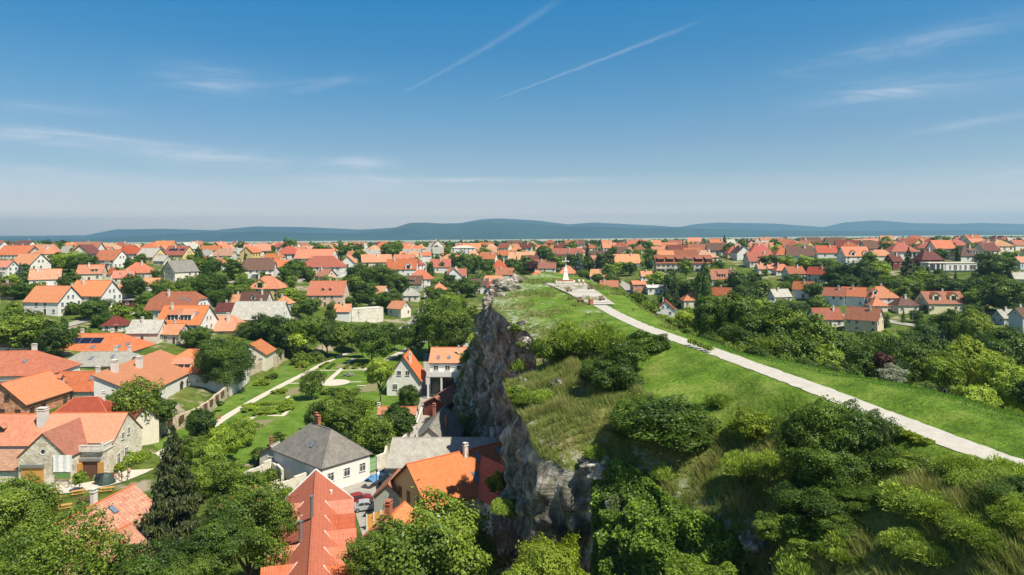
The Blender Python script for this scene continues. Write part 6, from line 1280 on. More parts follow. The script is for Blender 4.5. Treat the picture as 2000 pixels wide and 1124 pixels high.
car(716, 997, math.radians(12), 'silver', 'silver hatchback car parked in the street, nearest the ribbed red roof'); car(701, 983, math.radians(25), 'carred', 'dark red car parked close behind the silver car')
car(795, 627, .5, 'carwhite', 'white van parked at the square by the park trees', z=1.0, kind='van'); car(779, 634, .2, 'carblack', 'dark car parked beside the white van at the square', z=.8)
car(1184, 551, .2, 'silver', 'silver car parked on the road right of the stone cross', hit=True); car(1207, 552, .1, 'carblack', 'black car parked right of the silver one beyond the hill', hit=True)
car(1507, 594, .1, 'carwhite', 'white car parked beside the small grey roofed white house', hit=True); car(1541, 601, .2, 'carblack', 'dark car on the road right of the white parked car', hit=True); car(1938, 492, .0, 'silver', 'silver car parked in front of the pink house on the skyline', hit=True); car(1968, 493, .1, 'carwhite', 'white car right of the pink house on the skyline', hit=True)
car(820, 545, 1.2, 'carblack', 'dark car on the road below the red gabled arched house', hit=True)
# covered boat on its trailer
x_, y_ = at(735, 946, 0); r_ = thing('boat_trailer', 'white boat under a blue cover standing on its trailer by the street lamp', 'boat', (x_, y_, 0), math.radians(72)); g = MB()
prof = [(-2.6,.9,.5),(-1.5,1.05,.55),(0,1.05,.55),(1.4,.85,.6),(2.6,.15,.9)]
for (a0, w0, z0), (a1, w1, z1) in zip(prof[:-1], prof[1:]):
    for s_ in (-1, 1): g.poly([(a0, s_*w0, 1.25), (a1, s_*w1, 1.35), (a1, 0, z1), (a0, 0, z0)])
g.poly([(-2.6,-.9,1.25),(-2.6,.9,1.25),(-2.6,0,.5)]); g.build('hull', M['whitepaint'], r_)
g = MB()
for (a0, w0, z0), (a1, w1, z1) in zip(prof[:-1], prof[1:]):
    for s_ in (-1, 1): g.poly([(a0, s_*w0*1.03, 1.24), (a1, s_*w1*1.03, 1.34), (a1, 0, 1.7), (a0, 0, 1.8)], 0 if a0 < -1 or a0 > 1 else 1)
g.build('cover', [plain('blue_cover', (.08,.22,.42), .6), M['whitepaint']], r_)
for s_ in (-1, 1): t = MB(); t.tube((-.5, s_*1.0, .3), (-.5, s_*.85, .3), .3, .3, 12); t.build('wheel', M['tyre'], r_)
# ---- beer garden
def picnic(px, py, rz, label, mat='wood'):
    x, y = at(px, py, 0); r_ = thing('picnic_table', label, 'picnic table', (x, y, .03), rz, 'picnic tables on the beer garden lawn'); g = MB()
    for i in range(5): g.box(-.95, .95, -.38+i*.155, -.24+i*.155, .72, .77)
    g.build('tabletop', M[mat], r_)
    for s_ in (-1, 1): g = MB(); g.box(-.95, .95, s_*.72-.14, s_*.72+.14, .43, .48); g.build('bench', M[mat], r_)
    for s_ in (-1, 1):
        g = MB(); xx = s_*.7
        for q in (-1, 1): g.tube((xx, q*.68, 0), (xx, q*.2, .72), .05, .05, 4)
        g.box(xx-.04, xx+.04, -.8, .8, .38, .43); g.build('leg_frame', M[mat], r_)
for i, (a_, b_, r2_, lb, mt) in enumerate([(153,968,.5,'topmost golden picnic table on the beer garden lawn','wood'),(114,980,.45,'golden picnic table left of the dark picnic table','wood'),(126,996,.5,'golden picnic table lowest in the middle of the lawn','wood'),(165,982,.4,'dark brown picnic table between two golden ones','darkwood'),(209,962,.3,'golden picnic table half hidden behind the patchwork roof','wood'),(78,992,.5,'golden picnic table partly hidden by the left leafy tree','wood'),(92,1011,.5,'golden picnic table beside a white chimney top, lowest left','wood')]): picnic(a_, b_, r2_, lb, mt)
def bench(px, py, rz, L, label, mat='wood', z=0, back=True, name='bench'):
    x, y = at(px, py, z); z = surf(x, y) if z != 0 else 0; r_ = thing(name, label, 'bench', (x, y, z+.04), rz); g = MB(); g.box(-L/2, L/2, -.22, .22, .42, .48); g.build('seat', M[mat], r_)
    for s_ in (-1, 1): g = MB(); g.box(s_*(L/2-.2)-.05, s_*(L/2-.2)+.05, -.2, .2, 0, .42); g.build('leg', M[mat], r_)
    if back: g = MB(); g.box(-L/2, L/2, .18, .23, .55, .72); g.box(-L/2, L/2, .2, .25, .78, .95); g.build('backrest', M[mat], r_)
bench(124,942,.12,5.5,'long golden wooden bench along the stone barn wall',back=False); bench(212,936,.3,2,'brown bench beside the barn doorway','darkwood'); bench(92,970,.35,3,'golden bench with backrest at the upper edge of the beer garden'); bench(706,757,0,2.2,'grey stone bench on the lawn right of the round plaza','chimney',back=False)
# covered grill, bicycle, sign
x_, y_ = at(206, 945, 0); tag(link('covered_stall', None), 'x', 'x'); bpy.data.objects.remove(bpy.data.objects['covered_stall'])
g = MB(); N_ = 14; ring = lambda r, z, k=.15: [(r*1.2*(1+k*math.sin(i*2.7))*math.cos(2*math.pi*i/N_), r*(1+k*math.sin(i*1.9))*math.sin(2*math.pi*i/N_), z+.08*math.sin(i*3.1)) for i in range(N_)]
rs_ = [ring(1.25, .06), ring(1.1, .6), ring(.85, 1.3), ring(.35, 1.75), ring(.03, 1.8, 0)]
for a_, b_ in zip(rs_[:-1], rs_[1:]):
    for i in range(N_): j = (i+1) % N_; g.poly([a_[i], a_[j], b_[j], b_[i]])
tag(g.build('tarpaulin', plain('green_tarpaulin', (.035,.06,.05), .6), None, (x_, y_, 0)), 'dark green tarpaulin cover over a stall on the barn forecourt', 'tarpaulin')
g = MB(); g.box(-.7, .7, -.5, .5, .5, 1.3); g.tube((-.7,0,1.3), (.7,0,1.3), .5, .5, 10)
for a_ in (-.5, .5):
    for b_ in (-.35, .35): g.tube((a_, b_, 0), (a_, b_, .5), .05, .05, 5)
x_, y_ = at(197, 946, 0); tag(g.build('grill', M['carblack'], None, (x_, y_, .02), .2), 'black barrel grill left of the green tarpaulin', 'grill')
x_, y_ = at(137, 953, 0); r_ = thing('bicycle', 'dark bicycle standing in front of the long golden bench', 'bicycle', (x_, y_, .06), .1)
for a_ in (-.52, .52):
    g = MB()
    for i in range(14): t0, t1 = 2*math.pi*i/14, 2*math.pi*(i+1)/14; g.tube((a_+.33*math.cos(t0), 0, .34+.33*math.sin(t0)), (a_+.33*math.cos(t1), 0, .34+.33*math.sin(t1)), .025, .025, 4, 0, False)
    g.build('wheel', M['tyre'], r_)
g = MB(); 
for a_, b_ in (((-.52,0,.34),(-.15,0,.8)), ((-.15,0,.8),(0,0,.32)), ((0,0,.32),(.38,0,.82)), ((.38,0,.82),(-.15,0,.8)), ((-.52,0,.34),(0,0,.32)), ((.52,0,.34),(.36,0,1.0))): g.tube(a_, b_, .022, .022, 5)
g.build('frame', M['carblack'], r_); g = MB(); g.box(-.28, 0, -.07, .07, .86, .92); g.build('saddle', M['tyre'], r_); g = MB(); g.tube((.34,-.28,1.0), (.34,.28,1.0), .02, .02, 5); g.build('handlebar', M['tyre'], r_)
def bin_(px, py, label, z=0):
    x, y = at(px, py, z if z else 0); zz = surf(x, y) if z else 0; g = MB(); g.box(-.32, .32, -.32, .32, .05, .85); g.box(-.37, .37, -.37, .37, .86, .93); g.box(-.25, .25, -.25, .25, 0, .05); tag(g.build('litter_bin', M['bricktrim'], None, (x, y, zz+.02), .3), label, 'litter bin')
bin_(428, 819, 'red brown wooden bin on the lawn beside the garden path'); bin_(1154, 595, 'red brown wooden bin at the foot of the hilltop steps', 29.3); bin_(585, 724, 'small red brown bin beside the yellow flowering shrub')
# ---- stone cross on the hill with its steps
cx0, cy0 = at(1106, 556, 29.9); cz0 = surf(cx0, cy0)+.1
rz_ = math.radians(-6)
mon = thing('stone_cross', 'white stone crucifix on a tall tapering pedestal at the end of the hill path', 'monument', (cx0, cy0+1.2, cz0+.16), rz_)
g = MB(); g.box(-2.3, 2.1, -1.9, 1.9, 0, .55, 0); g.box(-1.9, 1.7, -1.5, 1.5, .55, .8, 1); g.build('plinth', [M['oldplaster'], M['bricktrim']], mon)
def tap(g, x, w0, w1, z0, z1, m=0):
    a = [(x-w0, -w0, z0), (x+w0, -w0, z0), (x+w0, w0, z0), (x-w0, w0, z0)]; b2 = [(x-w1, -w1, z1), (x+w1, -w1, z1), (x+w1, w1, z1), (x-w1, w1, z1)]
    for i in range(4): j = (i+1) % 4; g.poly([a[i], a[j], b2[j], b2[i]], m)
    g.poly(b2, m)
g = MB(); tap(g, 0, .72, .68, .8, 1.0); tap(g, 0, .62, .36, 1.0, 2.7); tap(g, 0, .44, .44, 2.7, 2.82); tap(g, 0, .36, .17, 2.82, 3.8); tap(g, 0, .22, .22, 3.8, 3.9); g.build('pedestal', M['whitestone'] if 'whitestone' in M else M['whitepaint'], mon)
g = MB(); g.box(-.11, .11, -.09, .09, 3.9, 5.75); g.box(-.62, -.111, -.085, .085, 4.95, 5.17); g.box(.111, .62, -.085, .085, 4.95, 5.17)
for q in ((-.66,0,5.06),(.66,0,5.06),(0,0,5.8)): g.tube((q[0],-.09,q[2]), (q[0],.09,q[2]), .15, .15, 8)
g.build('cross', M['whitepaint'], mon); g = MB(); g.tube((0,-.16,4.2), (0,-.16,4.75), .05, .09, 6); g.tube((0,-.16,4.75), (0,-.18,4.95), .1, .05, 6); g.tube((0,-.18,4.97), (0,-.18,5.12), .07, .06, 6)
for s_ in (-1, 1): g.tube((s_*.06,-.16,4.85), (s_*.5,-.13,5.06), .035, .025, 5)
g.build('corpus', M['gutter'], mon)
g = MB()
for i in range(9):
    for xx, yy in ((-2.9+i*.65, 2.2), (-2.9, -2.2+i*.55), (2.5, -2.2+i*.55)): g.tube((xx, yy, 0), (xx, yy, 1.0), .02, .02, 4)
for a_, b_ in (((-2.9,2.2,1),(2.5,2.2,1)), ((-2.9,-2.2,1),(-2.9,2.2,1)), ((2.5,-2.2,1),(2.5,2.2,1))): g.tube(a_, b_, .025, .025, 4)
tag(g.build('railing', M['gutter'], None, (cx0, cy0+1.2, cz0+.16), rz_), 'thin dark metal railing round the stone cross', 'railing')
for a_, b_, l_ in ((1112,571,'dark bench on the left of the upper hilltop steps'),(1153,567,'dark bench on the right of the upper hilltop steps'),(1134,586,'dark bench on the left of the lower hilltop steps'),(1176,583,'dark bench on the right of the lower hilltop steps')):
    bench(a_, b_, .9, 1.6, l_, 'darkwood', z=29.8)
for a_, b_, l_ in ((1062,554,'small dark floodlight in the grass left of the stone cross'),(1155,558,'small dark floodlight in the grass right of the stone cross')):
    x_, y_ = at(a_, b_, 30); g = MB(); g.box(-.25, .25, -.2, .2, .12, .5); g.tube((0,0,0), (0,0,.15), .06, .06, 6); tag(g.build('floodlight', M['gutter'], None, (x_, y_, surf(x_, y_)), .4), l_, 'floodlight')
# ---- people
def skin_obj(name, nodes, edges, radii, mat, parent):
    me = bpy.data.meshes.new(name); me.from_pydata(nodes, edges, []); me.materials.append(M[mat]); o = link(name, me, parent)
    md = o.modifiers.new('skin', 'SKIN'); sv = me.skin_vertices[0].data if me.skin_vertices else None
    if sv is None:
        bpy.context.view_layer.objects.active = o; sv = me.skin_vertices[0].data
    for v, r_ in zip(sv, radii): v.radius = (r_, r_) if not isinstance(r_, tuple) else r_
    sv[0].use_root = True; o.modifiers.new('sub', 'SUBSURF').levels = 1; o.modifiers['sub'].render_levels = 1; return o
for k, c in dict(skin=(.52,.30,.20), hair=(.06,.035,.02), shirt_white=(.75,.75,.74), shirt_green=(.03,.38,.10), shirt_pink=(.62,.30,.30), shirt_red=(.45,.05,.05), shorts=(.25,.22,.17), trousers=(.04,.05,.08)).items(): M[k] = plain('cloth_'+k, c, .8)
def person(x, y, z, rz, label, shirt, pants, sit=False, walk=.12, group=None):
    p = thing('person', label, 'person', (x, y, z), rz, group)
    if sit: K = {'hip':(0,0,.5), 'kl':(-.1,-.42,.5), 'kr':(.1,-.42,.5), 'al':(-.1,-.45,.06), 'ar':(.1,-.45,.06), 'tl':(-.1,-.6,.03), 'tr':(.1,-.6,.03)}; d = -.42; hr = (-.3,-.3,.78)
    else: K = {'hip':(0,0,.93), 'kl':(-.09,-walk*.6,.5), 'kr':(.09,walk*.5,.5), 'al':(-.09,-walk,.07), 'ar':(.09,walk,.09), 'tl':(-.09,-walk-.17,.03), 'tr':(.09,walk-.17,.03)}; d = 0; hr = None
    N_ = [K['hip'], (0,0,1.15+d), (0,0,1.38+d), (0,0,1.5+d), (0,-.01,1.6+d), (0,-.01,1.70+d), (-.18,0,1.4+d), (-.25,.03,1.12+d), (-.24,-.08,.88+d), (-.24,-.11,.8+d), (.18,0,1.4+d), (.25,-.03,1.12+d), (.24,-.12,.9+d), (.24,-.15,.82+d),
          (-.09, K['hip'][1], K['hip'][2]-.05), K['kl'], K['al'], K['tl'], (.09, K['hip'][1], K['hip'][2]-.05), K['kr'], K['ar'], K['tr']]
    E = [(0,1),(1,2),(2,3),(3,4),(4,5),(2,6),(6,7),(7,8),(8,9),(2,10),(10,11),(11,12),(12,13),(0,14),(14,15),(15,16),(16,17),(0,18),(18,19),(19,20),(20,21)]
    R_ = [.13,.12,.14,.06,.09,.085,.06,.045,.035,.03,.06,.045,.035,.03,.09,.06,.045,.035,.09,.06,.045,.035]
    skin_obj('body', N_, E, R_, 'skin', p)
    skin_obj('shirt', [N_[0], N_[1], N_[2], N_[6], tuple(.5*(a+b2) for a, b2 in zip(N_[6], N_[7])), N_[10], tuple(.5*(a+b2) for a, b2 in zip(N_[10], N_[11]))], [(0,1),(1,2),(2,3),(3,4),(2,5),(5,6)], [.155,.15,.165,.085,.07,.085,.07], shirt, p)
    skin_obj('shorts', [(K['hip'][0], K['hip'][1], K['hip'][2]+.01), N_[14], tuple(.35*a+.65*b2 for a, b2 in zip(N_[14], K['kl'])), N_[18], tuple(.35*a+.65*b2 for a, b2 in zip(N_[18], K['kr']))], [(0,1),(1,2),(0,3),(3,4)], [.15,.12,.09,.12,.09], pants, p)
    g = MB(); g.tube((0,.02,1.63+d), (0,.0,1.80+d), .11, .06, 9); g.build('hair', M['hair'], p, smooth=True)
    return p
def on_hill(px, py, zz):
    x, y = at(px, py, zz); return x, y, surf(x, y)+.25
x_, y_, z_ = on_hill(1131, 560.5, 30); person(x_, y_, z_, .3, 'person in white top walking on the hill steps, left of the pair', 'shirt_white', 'shorts', group='the couple near the cross')
x_, y_, z_ = on_hill(1139, 560.5, 30); person(x_, y_, z_, .2, 'person in white shirt and tan shorts, right of the walking pair', 'shirt_white', 'shorts', walk=-.1, group='the couple near the cross')
x_, y_ = at(186, 947, 0); person(x_, y_, .06, .8, 'person in bright green shirt standing left of the black grill', 'shirt_green', 'trousers', walk=.04)
x_, y_ = at(226, 939, 0); person(x_, y_, .06, .4, 'person in pink top seated beside the brown bench', 'shirt_pink', 'shorts', sit=True); x_, y_ = at(233, 938, 0); person(x_, y_, .06, -.6, 'person in white top among the group by the barn corner', 'shirt_white', 'shorts', walk=.05); x_, y_ = at(238, 942, 0); person(x_, y_, .06, 2.4, 'person in red shirt facing away by the barn corner', 'shirt_red', 'shorts', walk=.05)
x_, y_ = at(252, 933, 0); person(x_, y_, .06, 1.0, 'person in pink and dark shorts beside the forecourt lamp post', 'shirt_pink', 'trousers', walk=.15)

# ---- clipped hedges of the garden
def hedge(px, w, h, label, kind='dark'):
    R_ = resample([at(a, b_, 0) for a, b_ in px], .1); rs = np.random.RandomState(hash_(label)); L = len(R_)*.1; k = int(L*(w+2*h)*650); i = rs.randint(0, len(R_), k); t = np.gradient(R_[:, :2], axis=0); t = unit(t); nn = np.stack([t[:, 1], -t[:, 0]], -1)
    side = rs.randint(0, 3, k); o = np.where(side == 0, rs.uniform(-.5, .5, k)*w, np.where(side == 1, w/2, -w/2)); z = np.where(side == 0, h, rs.uniform(0, h, k)); o = o+rs.normal(size=k)*.05; z = z+rs.normal(size=k)*.05+.05
    P = np.concatenate([R_[i, :2]+nn[i]*o[:, None], z[:, None]], 1); P[:, :2] += rs.normal(size=(k, 2))*.05; nz = np.stack([nn[i, 0]*np.sign(o)*(side > 0), nn[i, 1]*np.sign(o)*(side > 0), (side == 0)*1.0+.2], -1)
    V, Fc, tt = leaf_quads(P, unit(nz+rs.normal(size=(k, 3))*.5), .085, rs, np.clip(rs.normal(.5, .2, k), 0, 1), .8); tag(link('hedge', np_mesh('hedge', V, Fc, [LM_[kind]], attrs={'tint': ('FACE', tt)})), label, 'hedge', 'low clipped hedges of the garden')
for i_, (px_, w_, h_, lb_) in enumerate([([(598,716),(628,708),(655,700)],.6,.5,'long clipped hedge nearest the far part of the garden path'),([(640,722),(652,712)],.8,.4,'short clipped hedge left of the diagonal path, lower'),([(625,719),(640,710)],.8,.4,'short clipped hedge between the two others left of the diagonal path'),([(672,722),(690,708)],.8,.4,'short clipped hedge right of the diagonal path, first'),([(690,722),(706,708)],.8,.4,'short clipped hedge right of the diagonal path, second'),([(708,721),(722,709)],.8,.4,'short clipped hedge right of the diagonal path, third'),
    ([(476,808),(500,792),(556,793)],1.0,.6,'thick bright hedge bending beside the garden path'),([(495,815),(512,801),(550,801)],.6,.5,'inner clipped hedge of the angular garden bed'),([(590,690),(640,684)],1.6,2.0,'tall green hedge behind the park lawn'),([(235,915),(262,902),(290,893)],1.6,.8,'bright green hedge on the barn forecourt')]): hedge(px_, w_, h_, lb_, 'light' if i_ in (6, 9) else 'mid')
# ================================================================ trees and shrubs
TL = dict(round='round dark green tree', broad='broad mid green tree', bright='fresh green leafy tree', lime='yellow green tree', walnut='loose feathery green tree', spruce='dark spruce', bluespruce='blue grey spruce', poplar='tall dense dark tree', bush='round dark shrub', bushm='green shrub', bushl='light green shrub', bushy='yellow green shrub', brush='olive green bush', olive='loose olive green tree', silver='silvery pale shrub', purple='dark purple leaved tree')
SPOT = {}
def T_d(px, d, ytop, rpx, kind, label=None, group=None, R=None, zmin=None):
    """a tree by picture column, distance, the row its top reaches and its half width in pixels"""
    x, k = ray(px, 500); x *= d; z = surf(x, d); zt = CZ+ray(px, ytop)[1]*d; h = max(1.0, zt-z)
    R = R or rpx*d/F
    if CROWN_KIND[kind][0] in ('bush', 'brush') and h < .7*R: z -= .7*R-h; h = .7*R
    return tree(kind, x, d, h, R, label or locate(TL[kind], px, (ytop+proj(x, d, z)[1])/2), z-.05, group)
def T_g(px, pyb, hpx, rpx, kind, label=None, z0=None):
    if z0 is None: x, y, z = ground_hit(px, pyb)
    else: x, y = at(px, pyb, z0); z = z0
    return tree(kind, x, y, .93*hpx*y/F, .9*rpx*y/F, label or locate(TL[kind], px, pyb-hpx*.5), z-.05)
# foreground
T_d(838, 68, 986, 128, 'broad', 'large leafy tree at the bottom centre, below the planked gable'); T_d(745, 66, 1040, 70, 'broad', 'leafy tree bottom centre, left shoulder of the large leafy tree')
T_d(1065, 52, 1056, 84, 'lime', 'bright yellow green tree at the bottom, before the cliff foot'); T_d(482, 74, 940, 84, 'broad', 'dense leafy tree at the bottom, left of the ribbed red roof'); T_d(420, 66, 1010, 60, 'round')
T_d(335, 83, 824, 98, 'spruce', 'tall dark spruce rising beside the beer garden'); T_d(14, 70, 930, 86, 'broad', 'leafy tree in the bottom left corner, left of the patchwork roof'); T_d(128, 58, 1005, 98, 'olive', 'spreading feathery tree over the white cottage, bottom left'); T_d(35, 54, 1060, 90, 'walnut'); T_d(285, 62, 1052, 90, 'round'); T_d(350, 60, 1085, 60, 'broad'); T_d(560, 62, 1105, 30, 'round') if 0 else None
# park and gardens (level ground)
for a in [(437,770,118,60,'round','large dark walnut tree in front of the arcaded white house'),(275,862,140,50,'olive'),(222,845,80,34,'round'),(312,858,92,32,'round'),(205,815,50,22,'round'),(440,905,84,36,'bright'),(470,872,66,30,'bright'),(408,935,80,36,'bright'),(372,905,62,30,'broad'),(428,965,80,42,'broad'),(382,985,80,38,'broad'),(460,945,44,26,'bushl'),(505,905,34,20,'bushm'),(392,880,84,34,'round'),
 (607,782,66,28,'olive','weeping birch beside the round garden plaza'),(725,712,92,40,'round','dense dark tree standing in the middle of the park'),(744,797,108,30,'bright','slender light green tree left of the steep orange roof'),(640,850,84,42,'broad'),(680,862,86,40,'broad'),(612,846,52,24,'bushm'),(730,885,82,48,'walnut'),(775,862,70,40,'round'),(700,835,60,34,'bright'),(796,795,48,26,'round'),(668,800,46,30,'bushm'),
 (868,702,136,62,'broad','tallest broad tree of the park, left of the cliff'),(800,704,80,30,'round'),(905,700,90,36,'round'),(838,690,90,34,'broad'),(520,692,86,34,'round'),(556,700,92,36,'round'),(598,702,92,34,'broad'),(638,700,84,32,'round'),(668,700,72,26,'broad'),(485,690,70,26,'round'),(580,705,60,22,'bright'),(688,690,64,24,'round'),(760,690,60,24,'round'),(708,700,50,20,'broad'),(770,685,44,18,'bright'),
 (528,700,48,12,'bluespruce'),(562,705,54,16,'round'),(648,668,58,12,'spruce'),(540,712,36,14,'bushm'),(590,712,26,22,'bushm'),(615,708,24,20,'bushm'),(482,735,44,16,'poplar'),
 (388,838,42,20,'bush'),(404,822,22,12,'bushm'),(430,805,24,8,'bush'),(347,790,18,9,'bush'),(368,788,20,10,'bushm'),(402,782,10,8,'bushm'),(905,858,52,30,'bright'),(930,866,44,22,'round'),(255,908,26,24,'bushl'),(232,920,16,12,'bushy'),(278,898,18,16,'bushl'),(155,962,44,14,'bright'),(545,872,30,16,'bushm'),(560,890,26,14,'bush'),(500,960,40,24,'broad'),(525,945,30,18,'bushm'),(560,975,26,16,'bushl'),
 (590,718,16,14,'bushy','yellow flowering shrub beside the upper garden path'),(515,752,12,18,'bushy'),(530,740,12,14,'bushm'),(555,802,12,22,'bushl'),(520,808,12,26,'bushl'),(490,800,14,20,'bushl'),(500,835,10,14,'brush'),(560,790,12,14,'bushl'),(545,768,10,16,'bushy'),(700,715,7,12,'brush'),(680,735,7,12,'silver'),(620,737,8,10,'bushm'),(730,735,8,12,'bush'),(860,765,26,14,'bush') if 0 else (775,830,40,22,'bush'),(640,770,14,16,'bushm')]:
    T_g(a[0], a[1], a[2], a[3], a[4], a[5] if len(a) > 5 else None, z0=.0)
# left and middle town, explicit
for a in [(45,690,92,58,'broad','huge broad tree at the left edge, above the tan roofed house'),(105,700,75,40,'round'),(85,665,40,30,'round'),(155,665,30,24,'bushm'),(185,625,46,34,'round'),(135,615,26,20,'bushm'),(205,640,34,28,'bush'),(240,620,24,20,'bushl'),(30,585,34,26,'round'),(65,580,30,24,'broad'),(20,560,26,18,'bushl'),(40,548,38,13,'bluespruce'),(100,548,26,22,'broad'),(135,532,44,34,'bright'),(165,535,44,28,'round'),(120,525,34,24,'round'),(150,548,20,20,'bushm'),
 (262,585,50,26,'round'),(255,532,34,12,'poplar'),(275,525,30,14,'round'),(320,585,40,26,'broad'),(345,598,50,32,'broad'),(395,590,62,44,'round','largest dark tree cluster left of the park houses'),(430,600,40,26,'round'),(290,605,36,26,'round'),(410,545,46,26,'round'),(458,548,44,22,'round'),(385,545,42,18,'broad'),(388,522,44,9,'poplar'),(430,570,34,18,'round'),(470,590,40,26,'broad'),(485,575,34,20,'round'),(450,590,34,18,'broad'),(360,662,26,14,'bush'),(380,680,44,28,'broad'),(395,670,34,18,'round'),
 (568,500,36,15,'round','dark round tree breaking the skyline left of centre'),(640,505,30,20,'bright'),(665,505,26,18,'round'),(575,545,40,24,'round'),(560,552,38,20,'round'),(600,545,24,16,'round'),(530,512,22,14,'broad'),(700,560,50,28,'round'),(730,570,60,34,'round'),(760,575,56,26,'broad'),(715,590,44,26,'round'),(690,570,34,22,'broad'),(760,512,40,20,'round'),(775,500,30,16,'broad'),(680,600,22,16,'round'),(645,560,22,14,'broad'),(560,590,30,22,'bushl'),(590,600,26,18,'bushm'),(615,606,24,18,'broad'),(765,610,44,28,'round'),(745,600,30,22,'round'),(650,612,24,12,'round'),
 (905,540,50,24,'round'),(925,535,40,22,'broad'),(895,530,40,18,'round'),(950,540,34,16,'round'),(915,580,40,26,'round'),(880,610,40,30,'bright'),(910,560,20,16,'bushm'),(930,560,24,18,'broad'),(840,545,34,8,'poplar'),(880,560,26,14,'round'),(850,585,24,20,'broad'),(785,575,40,20,'round'),(860,600,34,22,'broad'),
 (1000,525,20,14,'round'),(1022,545,38,16,'round'),(1040,548,40,14,'purple'),(1062,515,36,18,'round'),(1080,530,34,18,'round'),(1130,535,46,14,'bluespruce'),(1148,528,56,15,'spruce','dark spruce right of the white stone cross'),(1095,530,30,18,'broad'),(1118,530,34,16,'round'),(1180,530,40,22,'round'),(1190,545,30,20,'broad'),(1168,558,26,14,'bush'),(1212,535,26,18,'bushl'),(1195,558,20,20,'bushm'),(1140,548,24,16,'bushm'),(1100,550,14,20,'bushl'),(1070,545,14,20,'bushm'),(1268,525,32,9,'poplar'),(1075,500,26,16,'round'),(1025,490,16,10,'round'),(1262,490,14,12,'round'),
 (1340,550,46,16,'bright'),(1310,575,40,20,'round'),(1280,560,30,22,'bright'),(1300,612,66,18,'spruce'),(1318,600,70,14,'spruce'),(1375,600,96,18,'poplar','tall dark columnar tree before the terraced block'),(1392,560,40,22,'broad'),(1440,575,50,22,'round'),(1430,560,40,12,'spruce'),(1375,545,36,12,'spruce'),(1415,575,34,24,'broad'),(1455,590,40,28,'round'),(1470,560,30,22,'round'),(1490,580,34,22,'broad'),(1415,496,40,13,'spruce','dark spruce rising over the roofs right of the terraced block'),(1400,540,34,16,'round'),(1350,585,40,22,'round'),(1330,580,34,20,'broad'),(1460,560,20,16,'bushm'),(1300,600,30,20,'bushm')]:
    T_g(*a[:5], label=a[5] if len(a) > 5 else None)
for a in [(1500,530,34,22,'round'),(1535,530,34,24,'bright'),(1575,535,36,24,'bright'),(1610,545,46,28,'round'),(1640,560,50,34,'round'),(1680,560,56,34,'round'),(1715,555,46,26,'bright'),(1700,530,40,18,'broad'),(1740,590,60,36,'broad'),(1780,585,50,34,'broad'),(1820,580,46,32,'broad'),(1860,585,46,32,'round'),(1900,585,44,30,'round'),(1775,545,66,22,'spruce','dark spruce left of the maroon towered house'),(1945,555,68,38,'round','big dark tree right of the flat white villa'),(1960,610,80,44,'broad'),(1910,610,50,26,'broad'),(1990,600,60,30,'round'),(1560,620,34,26,'round'),(1600,610,34,24,'poplar'),(1530,610,30,24,'olive'),(1590,585,34,22,'round'),
 (1655,575,40,30,'round'),(1800,560,34,20,'bushl'),(1730,640,20,9,'poplar'),(1735,500,30,18,'round','dark round tree on the right skyline'),(1812,490,18,12,'round'),(1845,482,22,9,'spruce'),(1560,500,24,18,'bright'),(1600,495,20,14,'round'),(1835,510,26,20,'round'),(1870,505,24,20,'round'),(1650,500,14,12,'round'),(1900,500,26,14,'broad'),(1515,500,22,16,'bright'),(1480,640,34,16,'round'),(1795,540,20,12,'bushm'),(1545,560,26,16,'round'),(1625,560,30,20,'round'),(1930,570,30,26,'bright'),(1570,560,24,10,'spruce')]:
    T_g(*a[:5], label=a[5] if len(a) > 5 else None)
# wooded flank right of the hill
for a in [(1345,150,600,30,'bright'),(1395,142,570,40,'round'),(1372,160,575,22,'poplar'),(1440,140,576,42,'broad'),(1490,132,600,46,'round'),(1540,126,606,50,'broad','broad tree crown rising over the hill lawn, tallest of the flank'),(1585,120,618,48,'broad'),(1625,118,640,42,'round'),(1510,112,650,40,'broad'),(1565,106,662,46,'broad'),(1610,104,676,36,'bright'),(1455,120,640,30,'round'),(1425,125,632,26,'bushm'),(1285,150,612,22,'bushl'),(1265,150,592,20,'bushm'),(1310,140,622,24,'bushm'),
 (1680,150,648,36,'round'),(1730,165,640,40,'broad'),(1775,175,640,36,'round'),(1690,112,680,36,'round'),(1735,108,700,40,'round'),(1745,92,712,26,'silver','silvery white flowering shrub beside the purple tree'),(1722,98,690,20,'purple','small dark purple tree on the right flank'),(1790,112,672,42,'broad'),(1805,190,625,30,'round'),(1840,170,640,34,'bluespruce'),(1850,105,690,36,'bright'),(1885,112,662,44,'lime','large yellow green tree on the right flank'),(1930,116,676,46,'lime'),(1960,100,700,44,'bright'),(1900,88,745,42,'bright'),(1990,92,735,44,'bright'),(1960,170,640,40,'round'),(1995,150,660,36,'poplar'),(1900,200,610,34,'lime'),(1850,210,610,34,'round'),(1800,88,742,30,'broad'),
 (1650,98,712,28,'round'),(1660,96,700,26,'poplar'),(1690,88,738,30,'brush'),(1725,82,745,30,'brush'),(1765,78,752,30,'brush'),(1800,74,762,30,'brush'),(1840,72,772,30,'brush'),(1870,70,780,28,'bushm'),(1925,66,790,30,'brush'),(1975,63,798,32,'brush'),(2010,90,740,30,'round'),(1820,130,660,40,'round'),(1765,130,660,36,'round'),(1935,140,655,38,'round'),(1440,105,668,26,'bushm'),(1480,100,676,26,'bush'),(1530,95,690,26,'bushm'),(1580,92,700,26,'bush'),(1620,90,708,24,'bushm'),(1385,118,650,24,'bushm'),(1340,122,640,22,'bushm'),(1240,160,570,16,'bushm'),(1215,170,566,16,'bushm'),(1200,175,560,14,'bushm')]:
    T_d(*a[:5], label=a[5] if len(a) > 5 else None)
